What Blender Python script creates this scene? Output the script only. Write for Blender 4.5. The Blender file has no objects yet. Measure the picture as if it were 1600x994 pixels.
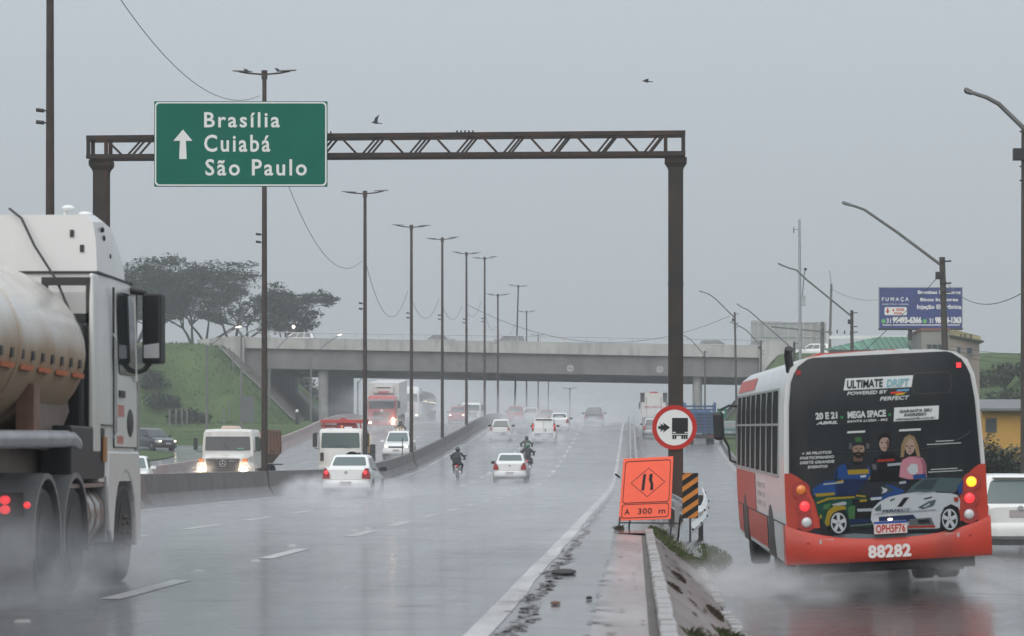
import bpy, math, random
from mathutils import Vector, Matrix, noise
random.seed(11)
R = math.radians
S = bpy.context.scene
COL = S.collection

# ------------------------------------------------------------------ camera
EYE = 1.25                      # camera height over the carriageway
FPX, CX, CY = 4500.0, 993.0, 722.0   # focal length and vanishing point in photo pixels (1600 wide)
cd = bpy.data.cameras.new('camera'); cam = bpy.data.objects.new('camera', cd); COL.objects.link(cam)
cam.location = (0, 0, EYE); cam.rotation_euler = (R(90), 0, 0)
cd.sensor_width = 36; cd.lens = 36 * FPX / 1600
cd.shift_x = (800 - CX) / 1600; cd.shift_y = (CY - 497) / 1600
cd.clip_start = 0.5; cd.clip_end = 4000
cd.dof.use_dof = True; cd.dof.focus_distance = 85; cd.dof.aperture_fstop = 4.5
S.camera = cam
# ------------------------------------------------------------------ world, sun, exposure
SUN_EL, SUN_AZ = R(36), R(195)
w = bpy.data.worlds.new('World'); S.world = w; w.use_nodes = True
nt = w.node_tree; nt.nodes.clear()
sky = nt.nodes.new('ShaderNodeTexSky'); sky.sky_type = 'NISHITA'; sky.sun_disc = False
sky.sun_elevation = SUN_EL; sky.sun_rotation = SUN_AZ; sky.air_density = 1.0; sky.dust_density = 3.0
mx = nt.nodes.new('ShaderNodeMix'); mx.data_type = 'RGBA'; mx.inputs[0].default_value = 0.93
# the even grey of the cloud sheet, three times as bright overhead as at the horizon (standard overcast sky)
tcw = nt.nodes.new('ShaderNodeTexCoord'); sx = nt.nodes.new('ShaderNodeSeparateXYZ'); nt.links.new(tcw.outputs['Generated'], sx.inputs[0])
cl = nt.nodes.new('ShaderNodeMapRange'); cl.inputs[1].default_value = 0.0; cl.inputs[2].default_value = 1.0; cl.inputs[3].default_value = 1.0; cl.inputs[4].default_value = 3.0
nt.links.new(sx.outputs[2], cl.inputs[0]); sc = nt.nodes.new('ShaderNodeVectorMath'); sc.operation = 'SCALE'; sc.inputs[0].default_value = (4.15, 4.50, 4.86)
nt.links.new(cl.outputs[0], sc.inputs['Scale']); nt.links.new(sc.outputs[0], mx.inputs[7])
bg = nt.nodes.new('ShaderNodeBackground'); bg.inputs[1].default_value = 0.1
wo = nt.nodes.new('ShaderNodeOutputWorld')
nt.links.new(sky.outputs[0], mx.inputs[6]); nt.links.new(mx.outputs[2], bg.inputs[0]); nt.links.new(bg.outputs[0], wo.inputs[0])
sd = bpy.data.lights.new('sun', 'SUN'); sd.energy = 1.5; sd.angle = R(55); sd.color = (1, 0.97, 0.93)
sun = bpy.data.objects.new('sun', sd); COL.objects.link(sun)
sun.rotation_euler = (R(90) - SUN_EL, 0, R(180) - SUN_AZ)
S.view_settings.view_transform = 'Standard'; S.view_settings.look = 'None'
S.view_settings.gamma = 1.0; S.view_settings.use_curve_mapping = False
S.view_settings.exposure = 0.0
S.cycles.use_denoising = True
S.cycles.max_bounces = 6; S.cycles.diffuse_bounces = 2; S.cycles.glossy_bounces = 3
S.cycles.transmission_bounces = 3; S.cycles.volume_bounces = 4; S.cycles.transparent_max_bounces = 10
S.cycles.volume_step_rate = 1.5; S.cycles.volume_max_steps = 64
S.cycles.caustics_reflective = False; S.cycles.caustics_refractive = False
S.cycles.sample_clamp_indirect = 4.0

# ------------------------------------------------------------------ helpers
class MB:
    """collects shapes, links them as one mesh object"""
    def __init__(s): s.v = []; s.f = []; s.m = []
    def add(s, vs, fs, mi=0):
        o = len(s.v); s.v += [tuple(p) for p in vs]
        for f in fs: s.f.append([i + o for i in f]); s.m.append(mi)
        return s
    def box(s, x0, x1, y0, y1, z0, z1, mi=0):
        return s.add([(x0,y0,z0),(x1,y0,z0),(x1,y1,z0),(x0,y1,z0),(x0,y0,z1),(x1,y0,z1),(x1,y1,z1),(x0,y1,z1)],
              [(0,3,2,1),(4,5,6,7),(0,1,5,4),(1,2,6,5),(2,3,7,6),(3,0,4,7)], mi)
    def hexa(s, p, mi=0):       # 8 corners: 4 bottom ccw, 4 top ccw
        return s.add(p, [(0,3,2,1),(4,5,6,7),(0,1,5,4),(1,2,6,5),(2,3,7,6),(3,0,4,7)], mi)
    def beam(s, a, b, w, h, mi=0):
        a = Vector(a); b = Vector(b); d = (b-a).normalized()
        up = Vector((0,0,1)) if abs(d.z) < 0.95 else Vector((0,1,0))
        x = d.cross(up).normalized()*w/2; z = x.cross(d).normalized()*h/2
        return s.hexa([a-x-z, a+x-z, b+x-z, b-x-z, a-x+z, a+x+z, b+x+z, b-x+z], mi)
    def tube(s, path, r, n=8, r1=None, mi=0, cap=True):
        path = [Vector(p) for p in path]; k = len(path); rings = []
        px = None
        for i, p in enumerate(path):
            d = (path[min(i+1,k-1)] - path[max(i-1,0)]).normalized()
            if px is None:
                up = Vector((0,0,1)) if abs(d.z) < 0.9 else Vector((0,1,0))
                px = d.cross(up).normalized()
            else:
                px = (px - d*px.dot(d)).normalized()
            py = d.cross(px)
            rr = r if r1 is None else r + (r1-r)*i/max(1,k-1)
            rings.append([p + (px*math.cos(2*math.pi*j/n) + py*math.sin(2*math.pi*j/n))*rr for j in range(n)])
        return s.loft(rings, cap, mi)
    def cyl(s, a, b, r, r1=None, n=14, mi=0): return s.tube([a,b], r, n, r1, mi)
    def loft(s, rings, cap=True, mi=0, closed=True):
        n = len(rings[0]); vs = [p for r in rings for p in r]; fs = []
        for i in range(len(rings)-1):
            for j in range(n if closed else n-1):
                k = (j+1) % n
                fs.append((i*n+j, i*n+k, (i+1)*n+k, (i+1)*n+j))
        if cap: fs.append(tuple(range(n-1,-1,-1))); fs.append(tuple(range((len(rings)-1)*n, len(rings)*n)))
        return s.add(vs, fs, mi)
    def prism(s, pts, a, b, axis='y', mi=0):
        def P(p, t):
            if axis == 'y': return (p[0], t, p[1])
            if axis == 'x': return (t, p[0], p[1])
            return (p[0], p[1], t)
        return s.loft([[P(p,a) for p in pts],[P(p,b) for p in pts]], True, mi)
    def poly(s, pts, mi=0): return s.add(pts, [tuple(range(len(pts)))], mi)
    def ell(s, c, r, nu=14, nv=9, mi=0):
        rings = []
        for i in range(nv+1):
            t = math.pi*(0.02 + 0.96*i/nv)
            rings.append([(c[0]+r[0]*math.sin(t)*math.cos(2*math.pi*j/nu), c[1]+r[1]*math.sin(t)*math.sin(2*math.pi*j/nu), c[2]+r[2]*math.cos(t)) for j in range(nu)])
        return s.loft(rings, True, mi)
    def disc(s, c, r, n=24, mi=0, ry=None):    # disc in x/z facing -y
        return s.poly([(c[0]+r*math.cos(2*math.pi*i/n), c[1], c[2]+(ry or r)*math.sin(2*math.pi*i/n)) for i in range(n)], mi)
    def ring(s, c, r0, r1, n=32, mi=0):
        for i in range(n):
            a, b = 2*math.pi*i/n, 2*math.pi*(i+1)/n
            s.poly([(c[0]+q*math.cos(t), c[1], c[2]+q*math.sin(t)) for q, t in ((r0,a),(r1,a),(r1,b),(r0,b))], mi)
        return s
    def build(s, name, mat, parent=None, smooth=False, bevel=0.0, fix=True):
        me = bpy.data.meshes.new(name); me.from_pydata(s.v, [], s.f)
        mats = mat if isinstance(mat, (list, tuple)) else [mat]
        for q in mats: me.materials.append(q)
        if len(mats) > 1: me.polygons.foreach_set('material_index', s.m)
        me.update()
        if fix:
            import bmesh
            bm = bmesh.new(); bm.from_mesh(me); bmesh.ops.recalc_face_normals(bm, faces=bm.faces); bm.to_mesh(me); bm.free()
        if smooth:
            me.shade_smooth(); me.set_sharp_from_angle(angle=R(38))
        o = bpy.data.objects.new(name, me); COL.objects.link(o)
        if parent: o.parent = parent
        if bevel:
            b = o.modifiers.new('bevel', 'BEVEL'); b.width = bevel; b.segments = 2; b.limit_method = 'ANGLE'; b.angle_limit = R(40)
            b.harden_normals = False
        return o

def tag(o, label=None, cat=None, group=None, kind=None):
    if label: o['label'] = label
    if cat: o['category'] = cat
    if group: o['group'] = group
    if kind: o['kind'] = kind
    return o
def thing(name, label, cat, loc=(0,0,0), rz=0.0, group=None):
    o = bpy.data.objects.new(name, None); COL.objects.link(o); o.empty_display_size = 0.3
    o.location = loc; o.rotation_euler = (0,0,rz)
    return tag(o, label, cat, group)
def part(mesh_owner, name, parent, loc=None, rot=None):     # another object on shared mesh data
    o = mesh_owner.copy(); COL.objects.link(o); o.name = name; o.parent = parent
    if loc is not None: o.location = loc
    if rot is not None: o.rotation_euler = rot
    return o
def copy_tree(o, parent=None):
    c = o.copy(); COL.objects.link(c)
    if parent: c.parent = parent
    for ch in list(o.children): copy_tree(ch, c)
    return c
def W(px, y, d): return ((px-CX)*d/FPX, d, EYE+(CY-y)*d/FPX)     # measured photo point at a measured distance
def lerp(a, b, t): return a+(b-a)*t
def interp(pts, x):            # smooth monotone-ish hermite
    if x <= pts[0][0]: return pts[0][1]
    if x >= pts[-1][0]: return pts[-1][1]
    for i in range(len(pts)-1):
        if pts[i][0] <= x <= pts[i+1][0]:
            x0,y0 = pts[i]; x1,y1 = pts[i+1]; h = x1-x0; m = (y1-y0)/h
            def sl(a,b): return 0.0 if a*b <= 0 else 2*a*b/(a+b)
            m0 = sl((pts[i][1]-pts[i-1][1])/(pts[i][0]-pts[i-1][0]), m) if i > 0 else m
            m1 = sl(m, (pts[i+2][1]-pts[i+1][1])/(pts[i+2][0]-pts[i+1][0])) if i+2 < len(pts) else m
            t = (x-x0)/h
            return (2*t**3-3*t**2+1)*y0 + (t**3-2*t**2+t)*h*m0 + (-2*t**3+3*t**2)*y1 + (t**3-t**2)*h*m1
def lin(pts, x):
    if x <= pts[0][0]: return pts[0][1]
    for (a,b),(c,d) in zip(pts, pts[1:]):
        if x <= c: return b+(d-b)*(x-a)/(c-a)
    return pts[-1][1]

# ------------------------------------------------------------------ materials
MATS = {}
def mat(name, col, rough=0.5, metal=0.0, var=0.0, vscale=6.0, bump=0.0, bscale=40.0, col2=None, emit=None, estr=0.0, coat=0.0, spec=0.5, dirt=None, stretch=(1,1,1), rvar=0.0):
    if name in MATS: return MATS[name]
    m = bpy.data.materials.new(name); m.use_nodes = True; N = m.node_tree.nodes; L = m.node_tree.links
    b = N['Principled BSDF']; b.inputs['Base Color'].default_value = (*col, 1); b.inputs['Roughness'].default_value = rough
    b.inputs['Metallic'].default_value = metal; b.inputs['Specular IOR Level'].default_value = spec
    if coat: b.inputs['Coat Weight'].default_value = coat; b.inputs['Coat Roughness'].default_value = 0.15
    if emit: b.inputs['Emission Color'].default_value = (*emit,1); b.inputs['Emission Strength'].default_value = estr
    if var or bump or col2 or rvar or dirt:
        tc = N.new('ShaderNodeTexCoord'); mp = N.new('ShaderNodeMapping'); mp.inputs['Scale'].default_value = stretch
        L.new(tc.outputs['Object'], mp.inputs[0])
        nz = N.new('ShaderNodeTexNoise'); nz.inputs['Scale'].default_value = vscale; nz.inputs['Detail'].default_value = 6; nz.inputs['Roughness'].default_value = 0.62
        L.new(mp.outputs[0], nz.inputs['Vector'])
        c2 = col2 or tuple(max(0,c*(1-var)) for c in col)
        rp = N.new('ShaderNodeValToRGB'); rp.color_ramp.elements[0].position = 0.32; rp.color_ramp.elements[1].position = 0.68
        rp.color_ramp.elements[0].color = (*c2,1); rp.color_ramp.elements[1].color = (*col,1)
        L.new(nz.outputs[0], rp.inputs[0]); out = rp.outputs[0]
        if dirt:            # streaky road dirt: (colour, scale, amount)
            n2 = N.new('ShaderNodeTexNoise'); n2.inputs['Scale'].default_value = dirt[1]; n2.inputs['Detail'].default_value = 5
            m2 = N.new('ShaderNodeMapping'); m2.inputs['Scale'].default_value = (1,1,0.18); L.new(tc.outputs['Object'], m2.inputs[0]); L.new(m2.outputs[0], n2.inputs['Vector'])
            r2 = N.new('ShaderNodeValToRGB'); r2.color_ramp.elements[0].position = 0.5; r2.color_ramp.elements[1].position = 0.75
            r2.color_ramp.elements[0].color = (0,0,0,1); r2.color_ramp.elements[1].color = (dirt[2],)*3+(1,)
            L.new(n2.outputs[0], r2.inputs[0])
            mm = N.new('ShaderNodeMix'); mm.data_type = 'RGBA'; L.new(r2.outputs[0], mm.inputs[0]); L.new(out, mm.inputs[6]); mm.inputs[7].default_value = (*dirt[0],1); out = mm.outputs[2]
        L.new(out, b.inputs['Base Color'])
        if rvar:
            mr = N.new('ShaderNodeMapRange'); mr.inputs[1].default_value = 0.3; mr.inputs[2].default_value = 0.7; mr.inputs[3].default_value = max(0.02,rough-rvar); mr.inputs[4].default_value = min(1,rough+rvar)
            L.new(nz.outputs[0], mr.inputs[0]); L.new(mr.outputs[0], b.inputs['Roughness'])
        if bump:
            n3 = N.new('ShaderNodeTexNoise'); n3.inputs['Scale'].default_value = bscale; n3.inputs['Detail'].default_value = 4; L.new(mp.outputs[0], n3.inputs['Vector'])
            bp = N.new('ShaderNodeBump'); bp.inputs['Strength'].default_value = bump; bp.inputs['Distance'].default_value = 0.02; L.new(n3.outputs[0], bp.inputs['Height']); L.new(bp.outputs[0], b.inputs['Normal'])
    MATS[name] = m; return m
def flat(name, col, rough=0.55): return mat(name, col, rough, spec=0.12)
def lamp(name, col, s): return mat(name, tuple(c*0.5 for c in col), 0.3, emit=col, estr=s)

def wet(name, col, col2, rlo, rhi, bump=0.25, wear=None, film=0.7):
    """wet paving: dark base under a water film, puddled (smooth) and drained (rougher) areas"""
    m = bpy.data.materials.new(name); m.use_nodes = True; N = m.node_tree.nodes; L = m.node_tree.links
    b = N['Principled BSDF']; b.inputs['Specular IOR Level'].default_value = 0.5; b.inputs['IOR'].default_value = 1.42; b.inputs['Coat Weight'].default_value = film; b.inputs['Coat Roughness'].default_value = 0.15; b.inputs['Coat IOR'].default_value = 1.5
    tc = N.new('ShaderNodeTexCoord')
    def nz(sc, det, st, ro=0.6):
        mp = N.new('ShaderNodeMapping'); mp.inputs['Scale'].default_value = st; L.new(tc.outputs['Object'], mp.inputs[0])
        n = N.new('ShaderNodeTexNoise'); n.inputs['Scale'].default_value = sc; n.inputs['Detail'].default_value = det; n.inputs['Roughness'].default_value = ro
        L.new(mp.outputs[0], n.inputs['Vector']); return n
    n1 = nz(0.9, 8, (1.6,0.22,1)); n2 = nz(0.35, 6, (1.0,0.5,1)); n3 = nz(14, 4, (1,1,1)); n4 = nz(1.7, 5, (1.0,0.7,1))
    rp = N.new('ShaderNodeValToRGB'); rp.color_ramp.elements[0].position = 0.35; rp.color_ramp.elements[1].position = 0.66
    rp.color_ramp.elements[0].color = (*col2,1); rp.color_ramp.elements[1].color = (*col,1)
    L.new(n1.outputs[0], rp.inputs[0]); out = rp.outputs[0]
    if wear:
        n5 = nz(0.8, 6, (1.3,0.6,1), 0.7); r5 = N.new('ShaderNodeValToRGB'); r5.color_ramp.elements[0].position = 0.56; r5.color_ramp.elements[1].position = 0.66
        r5.color_ramp.elements[0].color = (0,0,0,1); r5.color_ramp.elements[1].color = (0.75,)*3+(1,)
        L.new(n5.outputs[0], r5.inputs[0]); mm = N.new('ShaderNodeMix'); mm.data_type = 'RGBA'
        L.new(r5.outputs[0], mm.inputs[0]); L.new(out, mm.inputs[6]); mm.inputs[7].default_value = (*wear,1); out = mm.outputs[2]
    L.new(out, b.inputs['Base Color'])
    mr = N.new('ShaderNodeMapRange'); mr.inputs[1].default_value = 0.36; mr.inputs[2].default_value = 0.62; mr.inputs[3].default_value = rlo; mr.inputs[4].default_value = rhi
    L.new(n2.outputs[0], mr.inputs[0])
    # ripples and rough seams across the lanes break up the water film
    n6 = nz(1.0, 5, (0.30,4.2,1), 0.55); n7 = nz(0.16, 3, (1,1,1)); r6 = N.new('ShaderNodeMapRange'); r6.inputs[1].default_value = 0.55; r6.inputs[2].default_value = 0.72
    L.new(n6.outputs[0], r6.inputs[0]); r7 = N.new('ShaderNodeMapRange'); r7.inputs[1].default_value = 0.42; r7.inputs[2].default_value = 0.60; L.new(n7.outputs[0], r7.inputs[0])
    m6 = N.new('ShaderNodeMath'); m6.operation = 'MULTIPLY'; L.new(r6.outputs[0], m6.inputs[0]); L.new(r7.outputs[0], m6.inputs[1])
    a6 = N.new('ShaderNodeMath'); a6.operation = 'MULTIPLY_ADD'; L.new(m6.outputs[0], a6.inputs[0]); a6.inputs[1].default_value = 0.30; L.new(mr.outputs[0], a6.inputs[2]); L.new(a6.outputs[0], b.inputs['Roughness'])
    # wheel tracks along the lanes carry a thinner film
    n8 = nz(1.0, 4, (0.95,0.012,1), 0.5); r8 = N.new('ShaderNodeMapRange'); r8.inputs[1].default_value = 0.40; r8.inputs[2].default_value = 0.60; r8.inputs[3].default_value = 0.0; r8.inputs[4].default_value = 0.26; L.new(n8.outputs[0], r8.inputs[0])
    x8 = N.new('ShaderNodeMath'); x8.operation = 'MAXIMUM'; L.new(r8.outputs[0], x8.inputs[0]); L.new(m6.outputs[0], x8.inputs[1])
    c6 = N.new('ShaderNodeMath'); c6.operation = 'MULTIPLY_ADD'; L.new(x8.outputs[0], c6.inputs[0]); c6.inputs[1].default_value = -film; c6.inputs[2].default_value = film; L.new(c6.outputs[0], b.inputs['Coat Weight'])
    ad = N.new('ShaderNodeMath'); ad.operation = 'MULTIPLY_ADD'; L.new(n4.outputs[0], ad.inputs[0]); ad.inputs[1].default_value = 0.6; L.new(n3.outputs[0], ad.inputs[2])
    bp = N.new('ShaderNodeBump'); bp.inputs['Strength'].default_value = bump; bp.inputs['Distance'].default_value = 0.006
    L.new(ad.outputs[0], bp.inputs['Height']); L.new(bp.outputs[0], b.inputs['Normal'])
    MATS[name] = m; return m

ASPH = wet('wet_asphalt', (0.125,0.125,0.128), (0.08,0.08,0.083), 0.16, 0.36, 0.16, None, 0.85)
ASPH2 = wet('wet_side_asphalt', (0.062,0.056,0.055), (0.036,0.034,0.034), 0.12, 0.34, 0.2, (0.085,0.05,0.042), 0.6)
SHOUL = wet('wet_shoulder', (0.085,0.078,0.077), (0.05,0.046,0.046), 0.06, 0.20, 0.14, (0.07,0.05,0.043))
CONCW = wet('wet_concrete', (0.34,0.315,0.31), (0.22,0.20,0.195), 0.35, 0.55, 0.3, (0.19,0.14,0.125), 0.18)
APRON = wet('wet_apron', (0.23,0.195,0.185), (0.14,0.115,0.105), 0.4, 0.6, 0.35, (0.10,0.068,0.055), 0.12)
PAINTW = wet('wet_road_paint', (0.58,0.565,0.55), (0.30,0.28,0.27), 0.3, 0.55, 0.2, (0.20,0.17,0.16), 0.35)
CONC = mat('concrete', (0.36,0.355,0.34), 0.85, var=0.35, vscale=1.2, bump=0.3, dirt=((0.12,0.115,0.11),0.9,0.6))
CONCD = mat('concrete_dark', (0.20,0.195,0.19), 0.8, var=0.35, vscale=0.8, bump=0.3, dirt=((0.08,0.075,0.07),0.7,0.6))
BARR = mat('barrier_concrete', (0.175,0.155,0.15), 0.6, var=0.4, vscale=1.1, bump=0.3, dirt=((0.085,0.072,0.07),0.8,0.75))
KERB = mat('kerb_stone', (0.40,0.38,0.37), 0.4, var=0.45, vscale=5, bump=0.3)
PARAP = mat('parapet_concrete', (0.46,0.45,0.43), 0.85, var=0.25, vscale=0.4, dirt=((0.17,0.16,0.15),1.3,0.75))
STEEL = mat('galvanised_steel', (0.42,0.43,0.44), 0.4, 0.7, var=0.3, vscale=5)
RUST = mat('rusty_steel', (0.050,0.037,0.030), 0.75, 0.0, spec=.2, col2=(0.030,0.027,0.025), vscale=1.6, bump=0.2, dirt=((0.10,0.040,0.022),1.4,0.6), var=0.3)
MASTM = mat('weathered_mast', (0.068,0.050,0.043), 0.8, spec=.2, var=0.4, vscale=2.0, dirt=((0.10,0.055,0.037),1.5,0.5))
POSTM = mat('lamp_post_grey', (0.16,0.155,0.15), 0.75, var=0.3, vscale=2.0)
BLACK = mat('black_plastic', (0.012,0.012,0.013), 0.45)
RUBBER = mat('tyre_rubber', (0.018,0.018,0.019), 0.6, var=0.3, vscale=9)
DARKM = mat('dark_metal', (0.035,0.034,0.034), 0.55, 0.2, var=0.4, vscale=4)
CHROME = mat('chrome', (0.6,0.6,0.62), 0.2, 1.0)
RIMM = mat('alloy_rim', (0.35,0.35,0.36), 0.35, 0.8)
GLASS = mat('car_glass', (0.02,0.028,0.03), 0.06, spec=0.8)
GLASSG = mat('greenish_glass', (0.09,0.125,0.12), 0.07, spec=0.8)
WHITEP = mat('white_paint', (0.78,0.78,0.76), 0.3, coat=0.6, var=0.06, vscale=2)
SILVER = mat('silver_paint', (0.45,0.46,0.47), 0.3, 0.4, coat=0.6)
REDP = mat('red_paint', (0.42,0.03,0.03), 0.3, coat=0.6, var=0.1, vscale=2)
DKGREY = mat('dark_grey_paint', (0.045,0.05,0.058), 0.3, 0.2, coat=0.6)
BLUEP = mat('blue_paint', (0.03,0.11,0.28), 0.45, var=0.35, vscale=3)
DIRTW = mat('dirty_white_paint', (0.70,0.68,0.64), 0.35, coat=0.4, var=0.12, vscale=1.2, dirt=((0.34,0.25,0.19),1.6,0.5))
TAILR = mat('tail_lens', (0.30,0.012,0.012), 0.2, coat=0.8)
TAILL = lamp('tail_lamp_lit', (1.0,0.05,0.06), 0.95)
AMBER = mat('amber_lens', (0.75,0.20,0.02), 0.25, coat=0.8)
AMBERL = lamp('amber_lamp_lit', (1.0,0.40,0.02), 2.2)
HEADL = lamp('headlamp_lit', (1.0,0.72,0.40), 110.0)
HEADS = lamp('headlamp_dipped', (1.0,0.80,0.55), 9.0)
LENS = mat('clear_lens', (0.55,0.55,0.56), 0.15, coat=0.8)
PLATE = flat('plate_white', (0.6,0.6,0.6))
PLATEG = flat('plate_grey', (0.42,0.38,0.38))
GREEN_S = mat('sign_green', (0.000,0.128,0.086), 0.6, var=0.12, vscale=1.0, spec=.1)
SIGNW = flat('sign_white', (0.72,0.72,0.70), 0.5)
SIGNBK = flat('sign_black', (0.015,0.015,0.016), 0.5)
SIGNR = flat('sign_red', (0.45,0.025,0.018), 0.45)
ORANGE = mat('fluorescent_orange', (0.96,0.150,0.085), 0.6, spec=.1, var=0.08, vscale=3, emit=(1,0.15,0.06), estr=0.0)
AMBST = mat('marker_amber', (0.62,0.21,0.015), 0.5, var=0.3, vscale=5)
GRASS = mat('grass_ground', (0.088,0.130,0.045), 0.95, spec=.1, col2=(0.038,0.066,0.024), vscale=0.2, bump=0.8, bscale=3.0)
SOIL = mat('wet_soil', (0.085,0.07,0.055), 0.6, var=0.4, vscale=0.6, bump=0.4)
LEAF = mat('leaf', (0.027,0.040,0.019), 0.7, spec=.2, var=0.5, vscale=0.6)
LEAF2 = mat('leaf_dark', (0.03,0.05,0.022), 0.55, var=0.5, vscale=1.0)
BLADE = mat('grass_blade', (0.085,0.11,0.035), 0.8, spec=.2, var=0.4, vscale=3)
BARK = mat('bark', (0.075,0.062,0.052), 0.9, var=0.4, vscale=3)
# ------------------------------------------------------------------ lie of the land
MAINP = [(-60,0),(0,0),(120,0),(140,.12),(165,.62),(187,1.4),(210,2.35),(225,3.0),(245,3.95),(270,4.85),(290,5.2),(310,5.2),(340,4.7),(400,2.6),(600,-6),(1300,-18)]
SIDEP = [(-60,-.46),(0,-.46),(37,-.42),(60,-.33),(100,-.02),(150,.6),(200,1.5),(235,2.45),(250,2.95),(300,4.7),(330,4.75),(360,4.2),(400,2.5),(600,-6),(1300,-18)]
EDGE_L, EDGE_R = -13.3, -0.33         # pavement of the carriageway we stand beside
def prof(y): return interp(MAINP, y)
def side(y, x):
    t = max(0.0, min(1.0, (75-y)/30.0))
    return interp(SIDEP, y) + (0.05*(min(x,4.6)-3.24) - 0.07*max(0,min(x,9)-4.6))*t
def side_right(y): return lin([(-60,11),(52,11),(85,6.2),(120,5.4),(150,5.6),(250,7.3),(330,8.4),(400,9)], y)
def side_left(y): return lin([(-60,1.06),(46,1.06),(60,1.3),(110,.42),(180,.35),(400,.3)], y)
def surf(x, y):
    """finished surface of everything that is paved or verge"""
    a = lin([(50,.30),(110,-.25),(400,-.30)], y); b = max(side_left(y), a+.1)
    if x <= a: return prof(y)
    if x >= b: return side(y, x)
    return lerp(prof(y), side(y,b), (x-a)/(b-a))
def sm(a, b, x):
    t = max(0, min(1, (x-a)/(b-a))); return t*t*(3-2*t)
def terr(x, y):
    z = surf(x, y)
    if x < -24:                                           # embankment carrying the crossing road, left
        h = min((-34.4-x)/1.0, (y-274-0.06*(x+40))/1.6, (365-y)/1.6)
        top = 13.0 - z + 0.012*(-x-38)
        if h > 0:
            bumpy = 0.5*noise.noise(Vector((x*.12,y*.12,3)))+0.25*noise.noise(Vector((x*.4,y*.4,9)))
            z += min(h + bumpy*min(1,h/3), top)
        z += 0.15*noise.noise(Vector((x*.2,y*.2,1)))*sm(-27,-34,x)
    if x > 7.5:                                           # right: embankment, then hillside behind the houses
        h = min((x-8.6)/0.8, (y-278)/1.4, (365-y)/1.5)
        if h > 0: z += min(h, 12.2-z)
        hh = sm(25,34,x)*sm(140,215,y)*sm(380,300,y)*(7.6+1.2*noise.noise(Vector((x*.07,y*.05,2))))
        z = max(z, side(y,x)+hh)
    return z

def grid(xs, ys, zf):
    m = MB(); vs = [(x,y,zf(x,y)) for y in ys for x in xs]; n = len(xs); fs = []
    for j in range(len(ys)-1):
        for i in range(n-1): fs.append((j*n+i, j*n+i+1, (j+1)*n+i+1, (j+1)*n+i))
    return m.add(vs, fs)
def ramp(a, b, st):
    n = max(1, int(math.ceil((b-a)/st))); return [a+(b-a)*i/n for i in range(n+1)]
YS = ramp(-60,0,15)[:-1]+ramp(0,150,5)[:-1]+ramp(150,400,2.5)[:-1]+ramp(400,720,40)
xs = ramp(-400,-90,31)[:-1]+ramp(-90,-24,1.5)[:-1]+ramp(-24,-.9,3.3)[:-1]+[-.9,-.33,.05,.3,.6,1.06,2.4,4.6,6]+[]+ramp(7.5,42,1.2)[:-1]+ramp(42,400,40)
def base_z(x, y):
    z = terr(x, y)
    if -62 < x < 12: z -= 0.10 if x > -26 or (118 < y < 214) else 0.0
    return z
tag(grid(xs, YS, base_z).build('ground', [GRASS], smooth=True), kind='structure')

YR = ramp(-40,0,10)[:-1]+ramp(0,150,3)[:-1]+ramp(150,400,2.5)[:-1]+ramp(400,700,50)
road = tag(grid([-13.3,-11,-8.4,-6,-3.5,-1.02], YR, lambda x,y: prof(y)).build('highway', ASPH, smooth=True), kind='structure')
opp = tag(MB().build('opposite_carriageway', ASPH), kind='structure')
def wall_x(y): return lin([(-60,-24.4),(140,-24.4),(190,-24.8),(270,-27.6),(330,-29),(420,-30)], y)
m = MB(); rows = [[(lerp(-13.95, wall_x(y)+.1, t), y, prof(y)) for t in (0,.33,.66,1)] for y in YR]; m.loft(rows, False, 0, False)
me = m.build('tmp', ASPH, smooth=True); opp.data = me.data; bpy.data.objects.remove(me)
tag(grid([-13.95,-13.3], YR, lambda x,y: prof(y)+.004).build('median_strip', CONCD, smooth=True), kind='structure')
tag(grid([-1.02,-.68,EDGE_R], YR, lambda x,y: prof(y)+.002+(0.004*math.sin(y*3) if y<60 else 0)).build('road_shoulder', SHOUL, smooth=True), kind='structure')
m = MB(); rows = [[(x, y, side(y, x)) for x in [lerp(side_left(y), side_right(y), t) for t in (0,.15,.3,.45,.6,.8,1)]] for y in YR]; m.loft(rows, False, 0, False)
tag(m.build('side_road', ASPH2, smooth=True), kind='structure')
# left service road with its grass island
m = MB(); ys = ramp(122,212,4)
rows = [[(lerp(wall_x(y)-.35, -60, t), y, terr(lerp(wall_x(y)-.35, -60, t),y)+.01) for t in [i/14 for i in range(15)]] for y in ys]; m.loft(rows, False, 0, False)
tag(m.build('service_road', ASPH, smooth=True), kind='structure')
m = MB(); ring0 = [(-37+6.3*math.cos(a), 190+13*math.sin(a)) for a in [2*math.pi*i/40 for i in range(40)]]
ringi = [[(-37+(x+37)*k, 190+(y-190)*k, terr(-37+(x+37)*k,190+(y-190)*k)+.06+.2*(1-k)) for x,y in ring0] for k in (1,.85,.6,.3,.02)]
m.loft(ringi, True); tag(m.build('grass_island', GRASS, smooth=True), kind='structure')

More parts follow.
